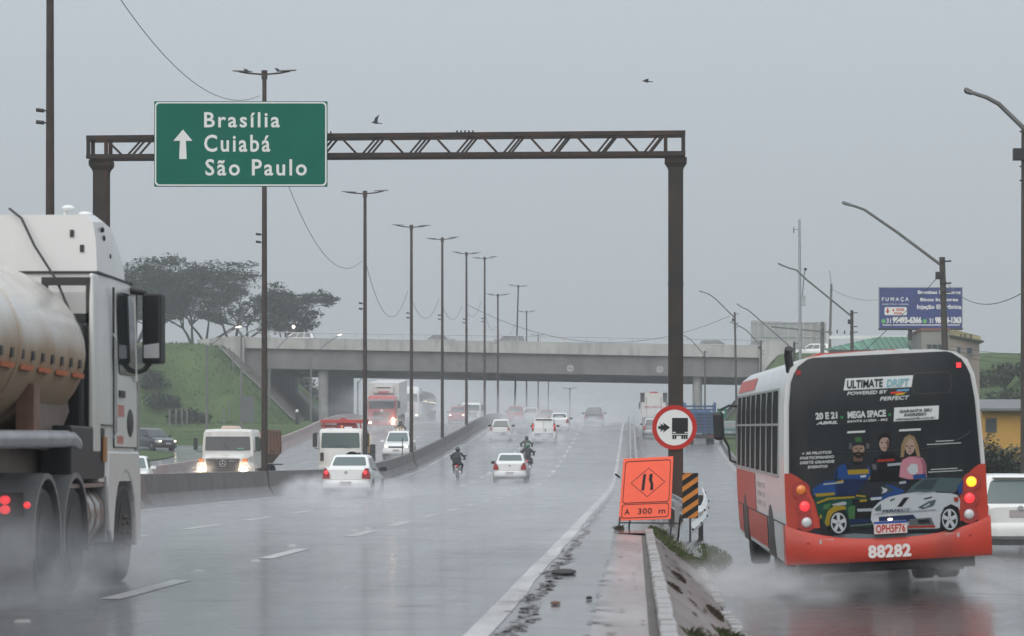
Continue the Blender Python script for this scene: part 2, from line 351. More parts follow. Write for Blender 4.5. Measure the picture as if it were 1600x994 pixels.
# painted lines
def strip(x0, x1, y0, y1, name, parent, z=.005, mt=PAINTW, jag=0.0):
    ys = ramp(y0, y1, 2.5); rows = []
    for y in ys:
        j = (random.random()-.5)*jag
        rows.append([(x0+j*.3,y,prof(y)+z),(x1+j,y,prof(y)+z)])
    return MB().loft(rows, False, 0, False).build(name, mt, parent, fix=False)
strip(-1.235,-1.04, 5, 395, 'edge_line', road, jag=.045)
strip(-12.75,-12.62, 30, 395, 'edge_line', road)
for xl, off in ((-4.78,25.2),(-8.35,22.0)):
    y = off-16*2
    while y < 330:
        if y > 3: strip(xl-.10, xl+.10, y, y+4.2, 'lane_dash', road)
        y += 8.4 if y > 40 else 11.0
for xl in (-17.4,-20.9):
    y = 60
    while y < 330: strip(xl-.07, xl+.07, y, y+4, 'lane_dash', opp); y += 12
strip(-14.25,-14.12, 60, 395, 'edge_line', opp)
ck = MB(); rc = random.Random(4)
for k in range(1500):
    y = 12+rc.random()**1.6*110; x = -.91+rc.gauss(0,.040)+.035*math.sin(y*.9)+.02*math.sin(y*2.3); L_ = rc.uniform(.015,.16); w_ = rc.uniform(.012,.055); n_ = 7
    ring = [(x+w_*math.cos(a)*rc.uniform(.5,1.2), y+L_*math.sin(a)*rc.uniform(.6,1.1)) for a in [2*math.pi*i/n_ for i in range(n_)]]
    ck.poly([(a,b,prof(b)+.0075) for a,b in ring])
for k in range(46):        # broken seams running across the lanes
    y = rc.uniform(18,75); x = rc.uniform(-6.5,-1.0); L_ = rc.uniform(.12,.7); w_ = rc.uniform(.01,.04)
    ck.poly([(x-L_,y,prof(y)+.0075),(x-L_*.3,y-w_,prof(y)+.0075),(x+L_,y+rc.uniform(-.1,.1),prof(y)+.0075),(x+L_*.2,y+w_,prof(y)+.0075)])
tag(ck.build('road_crack', mat('tar_crack', (0.085,0.075,0.072), 0.5, col2=(0.13,0.105,0.10), vscale=3, var=.1), road, fix=False), kind='stuff')
STUD = flat('stud_white', (0.36,0.35,0.34))
for k,(px,y) in enumerate(((310,893),(457,853),(553,829),(232,797),(35,972),(400,877),(575,826))):
    d = 1.25*FPX/(y-CY); x = (px-CX)*d/FPX
    a = MB().hexa([(x-.06,d-.06,0),(x+.06,d-.06,0),(x+.06,d+.06,0),(x-.06,d+.06,0),(x-.04,d-.03,.02),(x+.04,d-.03,.02),(x+.04,d+.03,.02),(x-.04,d+.03,.02)])
    a.build('road_stud', STUD, road)

# gutter slab, kerb stones, apron down to the side road
YG = ramp(5, 50, 1.0)
gut = tag(MB().loft([[(x,y,prof(y)+.006+dz) for x,dz in ((EDGE_R,0),(-.05,-.02),(.165,-.035))] for y in YG], False, 0, False).build('gutter', CONCW, smooth=True), kind='structure')
tag(MB().loft([[(x,y,prof(y)-.022+.003*math.sin(y*5)) for x in (.10,.172)] for y in YG], False, 0, False).build('gutter_groove', SOIL), kind='structure')
# transverse joints of the gutter slab
mj = MB()
y = 17.5
while y < 49:
    e_ = EDGE_R+.03+random.random()**2*.30; g_ = random.uniform(.02,.09); mj.poly([(EDGE_R-.03,y-g_,.0135),(e_,y+random.uniform(-.1,.1),.0115),(EDGE_R-.02,y+g_,.0135),(EDGE_R-.06,y,.0135)]); y += random.uniform(.35,2.0)
tag(mj.build('gutter_joint', mat('joint_dirt',(.10,.08,.07),.6,var=.3), gut), kind='stuff')
apr = tag(MB().loft([[(lerp(.31,1.02,t), y, lerp(prof(y)+.02, side(y,1.06)+.03, t)+.01*noise.noise(Vector((t*4,y,0)))) for t in (0,.25,.5,.75,1)] for y in YG], False, 0, False).build('sloped_apron', APRON, smooth=True), kind='structure')
kerb = thing('kerb', None, None, (0,0,0)); kerb['kind'] = 'structure'
def stone(L, wd, h):
    c = .012
    return MB().loft([[(-wd/2,y,0),(wd/2,y,0),(wd/2,y,h-c),(wd/2-c,y,h),(-wd/2+c,y,h),(-wd/2,y,h-c)] for y in (-L/2,L/2)])
proto = stone(.465,.125,.20).build('kerb_stone', KERB, kerb); proto.location = (.235,16,-.13)
y = 16.5
while y < 51:
    part(proto, 'kerb_stone', kerb, (.240+random.uniform(-.006,.006), y, -.130+random.uniform(-.008,.008)), (random.uniform(-.012,.012),random.uniform(-.03,.03),random.uniform(-.012,.012))); y += .478
y = 27.0
while y < 46:
    if not 33.4 < y < 35.8:
        part(proto, 'kerb_stone', kerb, (1.05+random.uniform(-.015,.015), y, side(y,1.06)-.13+random.uniform(-.02,.015)), (random.uniform(-.03,.03),random.uniform(-.05,.05),random.uniform(-.03,.03)))
    y += .52
# silt and mud washed on to the apron, gutter and shoulder
SILT = mat('washed_silt', (.155,.118,.102), .7, spec=.2, col2=(.11,.08,.068), vscale=3, var=.2); mb_ = MB(); rs_ = random.Random(12)
for k in range(70):
    zone = (0,0,1)[k % 3]
    y = 18+rs_.random()*28; x = (rs_.uniform(.40,.98), rs_.uniform(-.30,.08), rs_.uniform(-.80,-.36))[zone]; L_ = rs_.uniform(.05,(.55,.12,.14)[zone]); w_ = rs_.uniform(.012,(.05,.05,.06)[zone]); n_ = 9
    def zz(a, b): return (lerp(prof(b)+.02, side(b,1.06)+.03, (a-.31)/.71)+.012) if zone == 0 else (prof(b)+.0125+(a+.33)*-.02 if zone == 1 else prof(b)+.0095)
    mb_.poly([(a,b,zz(a,b)) for a,b in [(x+w_*math.cos(t)*rs_.uniform(.4,1.2), y+L_*math.sin(t)*rs_.uniform(.5,1.1)) for t in [6.283*i/n_ for i in range(n_)]]])
tag(mb_.build('silt', SILT, fix=False), kind='stuff')
# gore between the roads
YG2 = ramp(50, 400, 3)
tag(MB().loft([[(x,y,surf(x,y)+.015) for t in (0,.12,.35,.6,.85,1) for x in [lerp(EDGE_R, max(side_left(y)+.1,EDGE_R+.2), t)]] for y in YG2], False, 0, False).build('gore_strip', SHOUL, smooth=True), kind='structure')

def tufts(cx, cy, rx, ry, n, h, name, mt=BLADE, zf=terr, lean=.4, seed=1, w=.012):
    rnd = random.Random(seed); m = MB()
    for _ in range(n):
        a = rnd.random()*6.283; q = math.sqrt(rnd.random()); x = cx+rx*q*math.cos(a); y = cy+ry*q*math.sin(a); z = zf(x,y)
        hh = h*(.4+.6*rnd.random())*(1-.5*q); b = rnd.random()*6.283; dx, dy = math.cos(b), math.sin(b); l = lean*hh*(.3+rnd.random())
        m.add([(x-dy*w,y+dx*w,z-.02),(x+dy*w,y-dx*w,z-.02),(x+dx*l*.4+dy*w*.7,y+dy*l*.4-dx*w*.7,z+hh*.6),(x+dx*l,y+dy*l,z+hh)],[(0,1,2),(0,2,3)])
    return m.build(name, mt, fix=False)
zg = lambda x,y: lerp(prof(y), side(y,1.06), max(0,min(1,(x-.3)/.76)))+.03
tag(tufts(.95,51.5,.75,7.0,3200,.075,'gore_grass',zf=zg,seed=2), kind='stuff')
for k,(cx,cy,rx,ry,n,h,lab) in enumerate((
    (.62,21.6,.22,.55,420,.15,'green weed clump on the sloped apron at the bottom edge of the picture'),
    (.93,26.4,.17,.8,420,.11,'weed clump at the lower kerb beside the crushed blue rubbish'),
    (.40,29.6,.08,.5,220,.04,'flat brown green weed trailing over the upper kerb'),
    (.86,31.0,.09,1.1,420,.03,'dark muddy weed mat just above the lower kerb'),
    (.52,34.5,.09,.9,380,.03,'thin brown weed mat halfway up the apron'),
    (-.30,52.6,.10,.25,120,.10,'small weed clump at the left foot of the orange sign'))):
    o = tufts(cx,cy,rx,ry,n,h,'weed_clump',mat('weed_olive',(0.055,0.065,0.022),.8,spec=.2,var=.4,vscale=5) if k in (0,1) else mat('weed_brown',(0.06,0.043,0.027),.8,spec=.2,var=.3),zg,1.6,20+k,.005); tag(o,lab,'weed','weeds along the kerbs')
# litter and mud
m = MB()
for k in range(9):
    a = Vector((1.12+random.uniform(-.05,.22), 26.6+random.uniform(-.5,.5), side(26.6,1.1)+.01)); m.beam(a, a+Vector((random.uniform(.05,.2),random.uniform(-.2,.2),random.uniform(.01,.07))), .07, .015)
tag(m.build('crushed_bottle', mat('litter_blue', (0.12,0.17,0.22), .25, var=.6, vscale=9)), 'crushed bluish plastic litter lying by the lower kerb', 'litter')
def clod(x, y, rx, ry, rz, name, mt, lab, cat):
    m = MB(); m.ell((0,0,rz*.4),(rx,ry,rz),10,6)
    m.v = [(a+rx*.25*noise.noise(Vector((a*9,b*5,c*9+x))), b+ry*.25*noise.noise(Vector((a*7,b*5,c*7+5))), max(c,0.0)) for a,b,c in m.v]
    o = m.build(name, mt, smooth=True); o.location = (x,y,surf(x,y)+.008); tag(o, lab, cat)
clod(-.80,32.2,.15,.42,.032,'mud_clod',mat('black_mud',(0.012,0.012,0.010),.7),'black clod of mud lying on the shoulder beside the white edge line','mud')
clod(-.70,25.2,.045,.12,.02,'dead_leaf',mat('dead_leaf_red',(0.13,0.05,0.03),.6),'reddish dead leaf on the wet shoulder near the camera','leaf')
clod(-.42,26.1,.03,.08,.02,'pebble',SIGNBK,'dark pebble on the shoulder between the red leaf and the gutter','stone')
clod(1.62,24.2,.06,.16,.025,'paper_scrap',PLATE,'pale scrap of paper on the side road behind the bus','litter')

# ------------------------------------------------------------------ median barrier
POLE_Y = [67,105.7,145,175,203,232,260,285,323,360,403,450]
bar = thing('median_barrier','stained concrete median barrier running up the hill under the light poles','barrier',(-13.62,0,0))
PR = [(.33,0),(.33,.08),(.17,.40),(.10,.95),(-.10,.95),(-.17,.40),(-.33,.08),(-.33,0)]
edges = [30,66.7,78.9]+POLE_Y[1:]
a = 30.0
for k, b in enumerate([66.8,78.3]+POLE_Y[1:]):
    ys = ramp(a, b-.22, 3.0); h = .82 if k < 2 else .95+random.uniform(-.015,.015); dx = random.uniform(-.02,.02)
    MB().loft([[(x+dx,y,prof(y)+z*h/.95-.03) for x,z in PR] for y in ys]).build('barrier_segment', BARR, bar, bevel=.012)
    a = b+.22 if k != 1 else 79.3
# small delineator post on the barrier
tag(MB().cyl((0,0,0),(0,0,1.05),.025,n=8).build('delineator_post', DARKM), 'thin dark post standing on the median barrier in front of the white pickup','post'); bpy.data.objects['delineator_post'].location = (-13.6,168,prof(168)+.9)

# ------------------------------------------------------------------ median light poles
def pole(y, top, lean=0.0, lab='', bar_tilt=0.0, x=-13.62):
    r = thing('light_pole', lab, 'light pole', (x,y,prof(y)-.05), 0, 'tall light poles along the median barrier')
    m = MB(); n = 8
    m.tube([(lean*top*t,0,top*t) for t in (0,.33,.66,1)], .122, 10, .078); m.build('mast', MASTM, r, smooth=True)
    tx = lean*top
    arm = MB()
    for s in (-1,1):
        arm.tube([(tx,0,top-.08),(tx+s*.6,-.02,top-.03+bar_tilt*s*.4),(tx+s*.95,-.02,top+.04+bar_tilt*s)], .035, 6)
    arm.cyl((tx,0,top-.25),(tx,0,top+.07),.11,n=8); arm.build('crossarm', MASTM, r)
    for s in (-1,1):
        l = MB(); z = top+.04+bar_tilt*s; l.loft([[(tx+s*(.45+q*.72)+0, dy, z+dz+q*.03) for dy,dz in ((-w_,-.018),(w_,-.018),(w_*.7,.02),(-w_*.7,.02))] for q,w_ in ((0,.05),(.25,.12),(.8,.11),(1,.04))]); l.build('lantern', POSTM, r)
    b = MB(); zb = top*(.60 if y < 150 else .62)
    for dz in (0,.28): b.cyl((tx*.6-.12,-.1,zb+dz),(tx*.6-.30,-.1,zb+dz+.02),.05,n=6); b.beam((tx*.6,-.1,zb+dz),(tx*.6-.18,-.1,zb+dz),.03,.03)
    b.build('insulator', DARKM, r)
    return r
side_lab = ['nearest light pole at the left edge rising behind the white tanker cab','light pole directly behind the green direction sign','light pole rising behind the white sedan with lit tail lamps','light pole beside the oncoming white pickup truck','light pole just right of the white oncoming tanker','light pole to the left of the oncoming red car','light pole crossing in front of the oncoming red car','shorter light pole seen above the white oncoming pickup','slightly leaning light pole above the red estate car','light pole behind the white pickup on the crest','light pole beyond the overpass between the crest pickup and taxi','small distant light pole left of the dark car on the crest']
TOPS = [15.3,15.6,14.7,14.7,15.0,14.8,15.2,12.7,16.0,16.0,16.6,15.0]
POLES = []
for k, y in enumerate(POLE_Y): POLES.append(pole(y, TOPS[k], .03 if k == 8 else 0.0, side_lab[k], (.02,.01,.03,-.02,.04,-.03,.05,.0,-.04,.02,.03,-.02)[k]))
# far T-shaped pole on the skyline
pole(430, 11.0, 0, 'tiny T-shaped pole on the skyline left of the dark car', 0, -9.8)

def cable(a, b, sag, lab, r=.012, grp='overhead cables', tilt=0.0):
    a = Vector(a); b = Vector(b); pts = []
    for i in range(17):
        t = i/16; p = a.lerp(b,t); p.z -= sag*4*t*(1-t); pts.append(p)
    tag(MB().tube(pts, r, 5).build('overhead_cable', BLACK), lab, 'cable', grp)
def ins(k, hi=.0): p = POLES[k].location; return (p.x-.2, p.y-.1, p.z+TOPS[k]*(.60 if POLE_Y[k]<150 else .62)+hi)
cable(W(150,-60,66), (-13.7,105,14.2+.4), 1.2, 'long cable coming down from the top left edge to the pole behind the green sign', .011)
cable(W(440,262,105.7), W(565,408,145), 1.6, 'slack cable below the green sign running to the third light pole', .012)
cable(W(570,404,145), W(637,455,175), 2.2, 'deep slack cable between the third and fourth light poles', .014)
cable(W(643,467,175), W(686,466,203), 1.3, 'slack cable between the fourth and fifth light poles', .015)
cable(W(692,480,203), W(722,478,232), 1.0, 'slack cable between the fifth and sixth light poles', .016)
cable(W(728,485,232), W(752,470,260), .9, 'slack cable between the sixth and seventh light poles', .016)
cable(W(757,487,260), W(775,510,285), .9, 'small slack cable right of the seventh light pole', .017)
cable(W(779,520,285), W(806,505,323), .9, 'faint slack cable beside the leaning light pole', .017)
cable(W(728,475,232), W(1140,494,232), 2.6, 'long thin cable crossing above the overpass to the right-hand lamp post', .018)

# ------------------------------------------------------------------ text
def text_geo(s, bold=0.0, spacing=1.0, shear=0.0):
    c = bpy.data.curves.new('t','FONT'); c.body = s; c.size = 1; c.offset = bold; c.space_character = spacing; c.shear = shear; c.resolution_u = 3
    o = bpy.data.objects.new('t', c); COL.objects.link(o); dg = bpy.context.evaluated_depsgraph_get(); dg.update()
    me = o.evaluated_get(dg).to_mesh(); vs = [(v.co.x, v.co.y) for v in me.vertices]; fs = [list(p.vertices) for p in me.polygons]
    o.evaluated_get(dg).to_mesh_clear(); bpy.data.objects.remove(o); bpy.data.curves.remove(c)
    return vs, fs
def text_fit(m, s, x0, x1, z0, z1, y, bold=0.0, spacing=1.0, shear=0.0, fn=None, mi=0):
    """lettering filling the box x0..x1, z0..z1 in the plane facing -y"""
    vs, fs = text_geo(s, bold, spacing, shear)
    ax = min(v[0] for v in vs); bx = max(v[0] for v in vs); az = min(v[1] for v in vs); bz = max(v[1] for v in vs)
    P = [(x0+(v[0]-ax)/(bx-ax)*(x1-x0), z0+(v[1]-az)/(bz-az)*(z1-z0)) for v in vs]
    m.add([(p[0], y if fn is None else fn(p[0],p[1])+y, p[1]) for p in P], fs, mi)
def rrect(x0, x1, z0, z1, r, n=5):
    pts = []
    for cx, cz, a in ((x1-r,z1-r,0),(x0+r,z1-r,90),(x0+r,z0+r,180),(x1-r,z0+r,270)):
        for i in range(n+1): t = R(a+90*i/n); pts.append((cx+r*math.cos(t), cz+r*math.sin(t)))
    return pts
def frame(m, a, b, y, mi=0):     # flat band between two outlines of equal length
    n = len(a)
    for i in range(n):
        j = (i+1)%n; m.poly([(a[i][0],y,a[i][1]),(a[j][0],y,a[j][1]),(b[j][0],y,b[j][1]),(b[i][0],y,b[i][1])], mi)

# ------------------------------------------------------------------ sign gantry
GY = 73.0; gs = FPX/GY
def G(px, y): return (px-CX)/gs, EYE+(CY-y)/gs
gx0, _ = G(135,0); gx1, _ = G(1071,0)
gan = thing('sign_gantry','rusty steel truss gantry spanning the carriageway on two square posts','gantry',(0,GY,0))
xl, xr = G(155,0)[0], G(1056,0)[0]
zbl, ztl, zbr, ztr = G(0,248)[1], G(0,212)[1], G(0,243)[1], G(0,204)[1]
def zb(x): return lerp(zbl, zbr, (x-gx0)/(gx1-gx0))
def zt(x): return lerp(ztl, ztr, (x-gx0)/(gx1-gx0))
DP = .62
for x, top in ((xl, zb(xl)),(xr, zb(xr))):
    w_ = .19
    p = MB().box(x-w_,x+w_,.12,.5,-.4,top-.28).build('post', RUST, gan, bevel=.02)
    MB().loft([[(x-q,.31-q*.9,z),(x+q,.31-q*.9,z),(x+q,.31+q*.9,z),(x-q,.31+q*.9,z)] for q,z in ((.20,top-.32),(.20,top-.28),(.28,top-.16),(.28,top-.03))]).build('capital', RUST, gan)
    MB().box(x-w_-.012,x+w_+.012,.108,.512,top*.64,top*.64+.03).build('weld_band', RUST, gan)
for yy in (0,DP):
    for zf, h in ((zb,.11),(zt,.11)):
        MB().beam((gx0,yy,zf(gx0)+(.055 if zf is zb else -.055)),(gx1,yy,zf(gx1)+(.055 if zf is zb else -.055)),.10,h).build('chord', RUST, gan)
for x in (gx0+.05,gx0+.5,gx1-.5,gx1-.05):
    for yy in (0.0,DP): MB().box(x-.045,x+.045,yy-.04,yy+.04,zb(x)+.11,zt(x)-.11).build('end_post', RUST, gan)
    for z in (zb(x)+.055,zt(x)-.055): MB().box(x-.04,x+.04,.05,DP-.05,z-.04,z+.04).build('tie', RUST, gan)
x = gx1-.55; per = 1.19
while x > gx0+1.0:
    for yy in (0.0,DP):
        MB().beam((x-.36,yy,zb(x)+.1),(x-.02,yy,zt(x)-.1),.035,.05).build('diagonal', RUST, gan)
        if yy == 0: MB().beam((x-.48,yy,zb(x)+.1),(x-.14,yy+.05,zt(x)-.1),.035,.05).build('diagonal', RUST, gan)
        if yy == 0: MB().beam((x-.66,yy,zb(x)+.1),(x-1.05,yy,zt(x)-.1),.055,.055).build('diagonal', RUST, gan)
    x -= per
gan_bolts = MB()
for x in (gx0+5.8, gx0+9.4, gx0+3.0):
    for i in range(5):
        for zz in (zb(x)-.01, zt(x)+.01): gan_bolts.box(x+i*.1-.02,x+i*.1+.02,-.07,-.045,zz-.035,zz+.035)
tag(gan_bolts.build('splice_bolt', RUST, gan), kind='stuff')

sx0, sz1 = G(243,160); sx1, sz0 = G(513,293)
sg = thing('direction_sign','large green overhead direction sign reading Brasília Cuiabá São Paulo','road sign',((sx0+sx1)/2,GY-.22,(sz0+sz1)/2))
hw, hh = (sx1-sx0)/2, (sz1-sz0)/2
MB().box(-hw,hw,0,.05,-hh,hh).build('board', GREEN_S, sg, bevel=.01)
m = MB(); frame(m, rrect(-hw+.02,hw-.02,-hh+.02,hh-.02,.10), rrect(-hw+.055,hw-.055,-hh+.055,hh-.055,.09), -.004); m.build('border', SIGNW, sg, fix=False)
def GS(px, y): a, b = G(px,y); return a-(sx0+sx1)/2, b-(sz0+sz1)/2
for s, a, b, c, d_ in (('Brasília',321,439,177,201),('Cuiabá',321,424,212,239),('São Paulo',323,481,250,276)):
    m = MB(); x0, z1 = GS(a,c); x1, z0 = GS(b,d_); text_fit(m, s, x0, x1, z0, z1, -.006, .018, 1.22); m.build('lettering', SIGNW, sg, fix=False)
ax, az = GS(288,250); _, az1 = GS(288,204)
m = MB(); pts = [(-.095,0),(.095,0),(.075,.46),(.24,.46),(0,az1-az),(-.24,.46),(-.075,.46)]
m.poly([(ax+p[0],-.006,az+p[1]) for p in (pts[0],pts[1],pts[2],pts[6])]); m.poly([(ax+p[0],-.006,az+p[1]) for p in (pts[3],pts[4],pts[5])]); m.build('arrow', SIGNW, sg, fix=False)
m = MB()
for x in (-hw*.7,-hw*.2,hw*.3,hw*.75): m.box(x-.03,x+.03,.05,.17,-hh+.1,hh-.05)
m.build('mounting_rail', RUST, sg)

# round prohibition sign on the right post
rx, rz = G(1054,668); rs = thing('round_sign','round red rimmed no-overtaking style sign with black arrow and truck on the gantry post','road sign',(rx,GY+.06,rz)); rr = 35/gs
m = MB(); m.prism([(rr*math.cos(2*math.pi*i/48), rr*math.sin(2*math.pi*i/48)) for i in range(48)], 0, .02); m.build('disc', SIGNW, rs)
m = MB(); m.ring((0,-.004,0), rr*.80, rr, 48); m.build('rim', SIGNR, rs, fix=False)
m = MB(); q = rr/35.0
def rp(px, y): return ((px-1054.0)*q, -.006, (668.0-y)*q)
m.poly([rp(*p) for p in ((1050,653),(1075,653),(1075,678),(1050,678))])
m.poly([rp(*p) for p in ((1050,679.5),(1075,679.5),(1075,681),(1050,681))])
for a in (1052,1055.5,1066,1069.5,1073): m.poly([rp(a-1.4,681),rp(a+1.4,681),rp(a+1.4,686),rp(a-1.4,686)])
m.build('truck_symbol', SIGNBK, rs, fix=False)
m = MB(); m.poly([rp(*p) for p in ((1047,668),(1036,660),(1037.5,665),(1037.5,671),(1036,676))])
m.poly([rp(*p) for p in ((1037.6,665),(1031.5,661.5),(1033,665.6),(1028.5,665.8),(1028.5,670.2),(1033,670.4),(1031.5,674.5),(1037.6,671))]); m.build('arrow_symbol', SIGNBK, rs, fix=False)
m = MB()
for a in (1051,1070): m.poly([(rp(a,675)[0],-.008,rp(a,675)[2]),(rp(a+5,675)[0],-.008,rp(a+5,675)[2]),(rp(a+5,676.6)[0],-.008,rp(a+5,676.6)[2]),(rp(a,676.6)[0],-.008,rp(a,676.6)[2])])
m.build('lamp_symbol', SIGNW, rs, fix=False)
MB().box(-.16,.16,.02,.058,-.25,.25).build('bracket', DARKM, rs)

# orange roadworks board
OY = 53.0; os_ = FPX/OY
ow = thing('roadworks_sign','orange fluorescent roadworks board showing a lane narrowing symbol over A 300 m','road sign',(0,OY,0)); ow.rotation_euler = (0,0,0)
def O(px, y): return (px-CX)/os_, EYE+(CY-y)/os_
BL, BR, TR, TL = O(966.5,814), O(1048,811), O(1052.5,713), O(974,717)
def ob(u, v): # board coordinates 0..1
    a = (lerp(BL[0],BR[0],u), lerp(BL[1],BR[1],u)); b = (lerp(TL[0],TR[0],u), lerp(TL[1],TR[1],u)); return lerp(a[0],b[0],v), lerp(a[1],b[1],v)
def yb_(v): return .28*v          # leans back
def op(u, v, o=0.0): x, z = ob(u,v); return (x, yb_(v)-o, z)
m = MB(); m.hexa([op(0,0),op(1,0),op(1,0,-.02),op(0,0,-.02),op(0,1),op(1,1),op(1,1,-.02),op(0,1,-.02)]); m.build('board', ORANGE, ow, bevel=.006)
m = MB()
def oframe(a, b):
    n = len(a)
    for i in range(n):
        j = (i+1)%n; m.poly([op(*a[i],.005),op(*a[j],.005),op(*b[j],.005),op(*b[i],.005)])
oframe(rrect(.045,.955,.275,.955,.05), rrect(.057,.943,.287,.943,.045)); oframe(rrect(.045,.955,.035,.262,.05), rrect(.057,.943,.047,.252,.045))
dia = [(.18,.60),(.52,.365),(.86,.60),(.52,.835)]; dib = [(.52+(a-.52)*.955,.60+(b-.60)*.955) for a,b in dia]
oframe(dia, dib); m.build('border', SIGNBK, ow, fix=False)
m = MB()
m.poly([op(*p,.006) for p in ((.40,.475),(.455,.475),(.475,.735),(.42,.735))])
m.poly([op(*p,.006) for p in ((.57,.475),(.63,.475),(.63,.565),(.575,.565))]); m.poly([op(*p,.006) for p in ((.575,.565),(.63,.565),(.60,.64),(.535,.64))]); m.poly([op(*p,.006) for p in ((.535,.64),(.60,.64),(.605,.735),(.545,.735))])
m.build('lane_symbol', SIGNBK, ow, fix=False)
for s, a, b, h in (('A',.10,.20,.185),('300',.36,.63,.19),('m',.76,.89,.155)):
    vs, fs = text_geo(s, .012, 1.1); ax_ = min(v[0] for v in vs); bx_ = max(v[0] for v in vs); az_ = min(v[1] for v in vs); bz_ = max(v[1] for v in vs)
    m = MB(); m.add([op(lerp(a,b,(v[0]-ax_)/(bx_-ax_)), lerp(.095,h,(v[1]-az_)/(bz_-az_)), .006) for v in vs], fs); m.build('lettering', SIGNBK, ow, fix=False)
g0 = .015
for px, yy, dy in ((966,829,0.0),(982,822,.9),(1047,829,0.05),(1060,830,1.0)):
    x, _ = O(px,0); xt, zt_ = O(px+3,808)
    MB().beam((x,dy*.9-.02,surf(x,OY+dy)-.01),(xt,.02+dy*.25,zt_),.03,.03).build('leg', DARKM, ow)
xa, za = O(967,817); xb, zb2 = O(1061,818); MB().beam((xa,.05,za),(xb,.05,zb2),.025,.025).build('crossbar', DARKM, ow)
m = MB(); xb0, zz0 = O(963,746); m.cyl((xb0+.06,.2,zz0),(xb0-.02,.16,zz0+.06),.02,n=6); m.build('clip', DARKM, ow)

# striped hazard marker
HYd = 57.0; hs = FPX/HYd
hx0, hz1 = ((1066-CX)/hs, EYE+(CY-739)/hs); hx1, hz0 = ((1091-CX)/hs, EYE+(CY-810)/hs)
hz = thing('hazard_marker','black and amber diagonal striped hazard marker beside the gantry post','road sign',((hx0+hx1)/2,HYd,hz0)); hw, hh = (hx1-hx0)/2, hz1-hz0
MB().box(-hw,hw,0,.015,0,hh).build('board', SIGNBK, hz)
for k in range(-1,5):
    z0 = -.16+k*.225; P = [(-hw,z0),(hw,z0+.22),(hw,z0+.325),(-hw,z0+.105)]
    def clip(ps, zl, up):
        out = []
        for i in range(len(ps)):
            a, b = ps[i], ps[(i+1)%len(ps)]; ia = (a[1] >= zl) != up; ib = (b[1] >= zl) != up
            if ia: out.append(a)
            if ia != ib: t = (zl-a[1])/(b[1]-a[1]); out.append((lerp(a[0],b[0],t), zl))
        return out
    P = clip(P, .005, False); P = clip(P, hh-.005, True) if len(P) > 2 else P
    if len(P) > 2: MB().poly([(p[0],-.004,p[1]) for p in P]).build('stripe', AMBST, hz, fix=False)
MB().box(-.02,.02,.016,.05,-.75,hh*.8).build('stake', DARKM, hz)
hz.location.z = hz0

# guard rail along the gore
def wrail(name, pts, parent, mt=STEEL):
    rows = []
    for i, p in enumerate(pts):
        p = Vector(p); a = Vector(pts[max(i-1,0)]); b = Vector(pts[min(i+1,len(pts)-1)]); d = (b-a); d.z = 0; d.normalize(); nrm = Vector((d.y,-d.x,0))
        rows.append([p+nrm*o+Vector((0,0,z)) for o,z in ((0,-.155),(.08,-.12),(.08,-.06),(0,-.02),(0,.02),(.08,.06),(.08,.12),(0,.155),(-.012,.155),(.065,.12),(.065,.06),(-.012,.02),(-.012,-.02),(.065,-.06),(.065,-.12),(-.012,-.155))])
    return MB().loft(rows).build(name, mt, parent, smooth=True)
gr = thing('guard_rail','galvanised guard rail running up the gore between highway and side road','guard rail',(0,0,0))
def grx(y): return lin([(56,1.02),(62,.75),(80,.35),(110,-.10),(150,-.26),(200,-.40),(300,-.60)], y)
grz = lambda y: surf(grx(y), y)
rp_ = [(grx(y),y,grz(y)+.62) for y in ramp(57,275,4)]
wrail('rail_beam', rp_, gr)
wrail('rail_beam', [(x+.34,y,z) for x,y,z in rp_[5:]], gr)
y = 58.0
while y < 275: MB().box(-.05,.05,-.07,.07,-.5,.72).build('rail_post', STEEL, gr).location = (grx(y)-.09,y,grz(y)); y += 4.0 if y < 130 else 8
te = thing('rail_terminal','bent white fishtail end of the guard rail above the grass behind the hazard marker','guard rail end',(0,0,0))
def TP(px, y, d): return W(px,y,d)
rows_a = [TP(1098,770,61.0),TP(1103,783,59.5),TP(1097,797,58.5),TP(1083,803,57.8)]; rows_b = [TP(1103,793,60.8),TP(1101,806,59.3),TP(1092,817,58.3),TP(1079,827,57.6)]
for nm, rw in (('upper_wave',rows_a),('lower_wave',rows_b)):
    rows = []
    pts = [Vector(p) for p in rw]; P2 = []
    for i in range(len(pts)-1):
        for t in (0,.33,.66): P2.append(pts[i].lerp(pts[i+1],t))
    P2.append(pts[-1])
    for p in P2: rows.append([p+Vector((0,0,-.11)),p+Vector((.05,-.05,0)),p+Vector((0,0,.11)),p+Vector((-.02,.02,.10)),p+Vector((.03,-.03,0)),p+Vector((-.02,.02,-.10))])
    MB().loft(rows).build(nm, WHITEP, te, smooth=True)
mm = MB()
for p in rows_a+rows_b: mm.ell((p[0]+.045,p[1]-.07,p[2]),(.025,.02,.025),8,5)
mm.build('bolt', BLACK, te)
MB().box(-.05,.05,-.06,.06,-.6,.35).build('stub_post', DARKM, te).location = W(1095,800,59.8)

# right kerb wall of the side road, further up
m = MB(); ys = ramp(86,285,4)
kw = thing('kerb_wall','low dark concrete kerb wall along the right side of the climbing side road','kerb wall')
m.loft([[(side_right(y)+a, y, side(y,side_right(y))+b) for a,b in ((0,-.1),(.06,.38),(.26,.42),(.30,-.1))] for y in ys]); m.build('wall', CONCD, kw)
m = MB(); m.loft([[(side_right(y)+a, y, side(y,side_right(y))+b) for a,b in ((-.34,.03),(-.03,.05),(-.03,-.1),(-.34,-.1))] for y in ys]); m.build('drain_edge', CONC, kw)

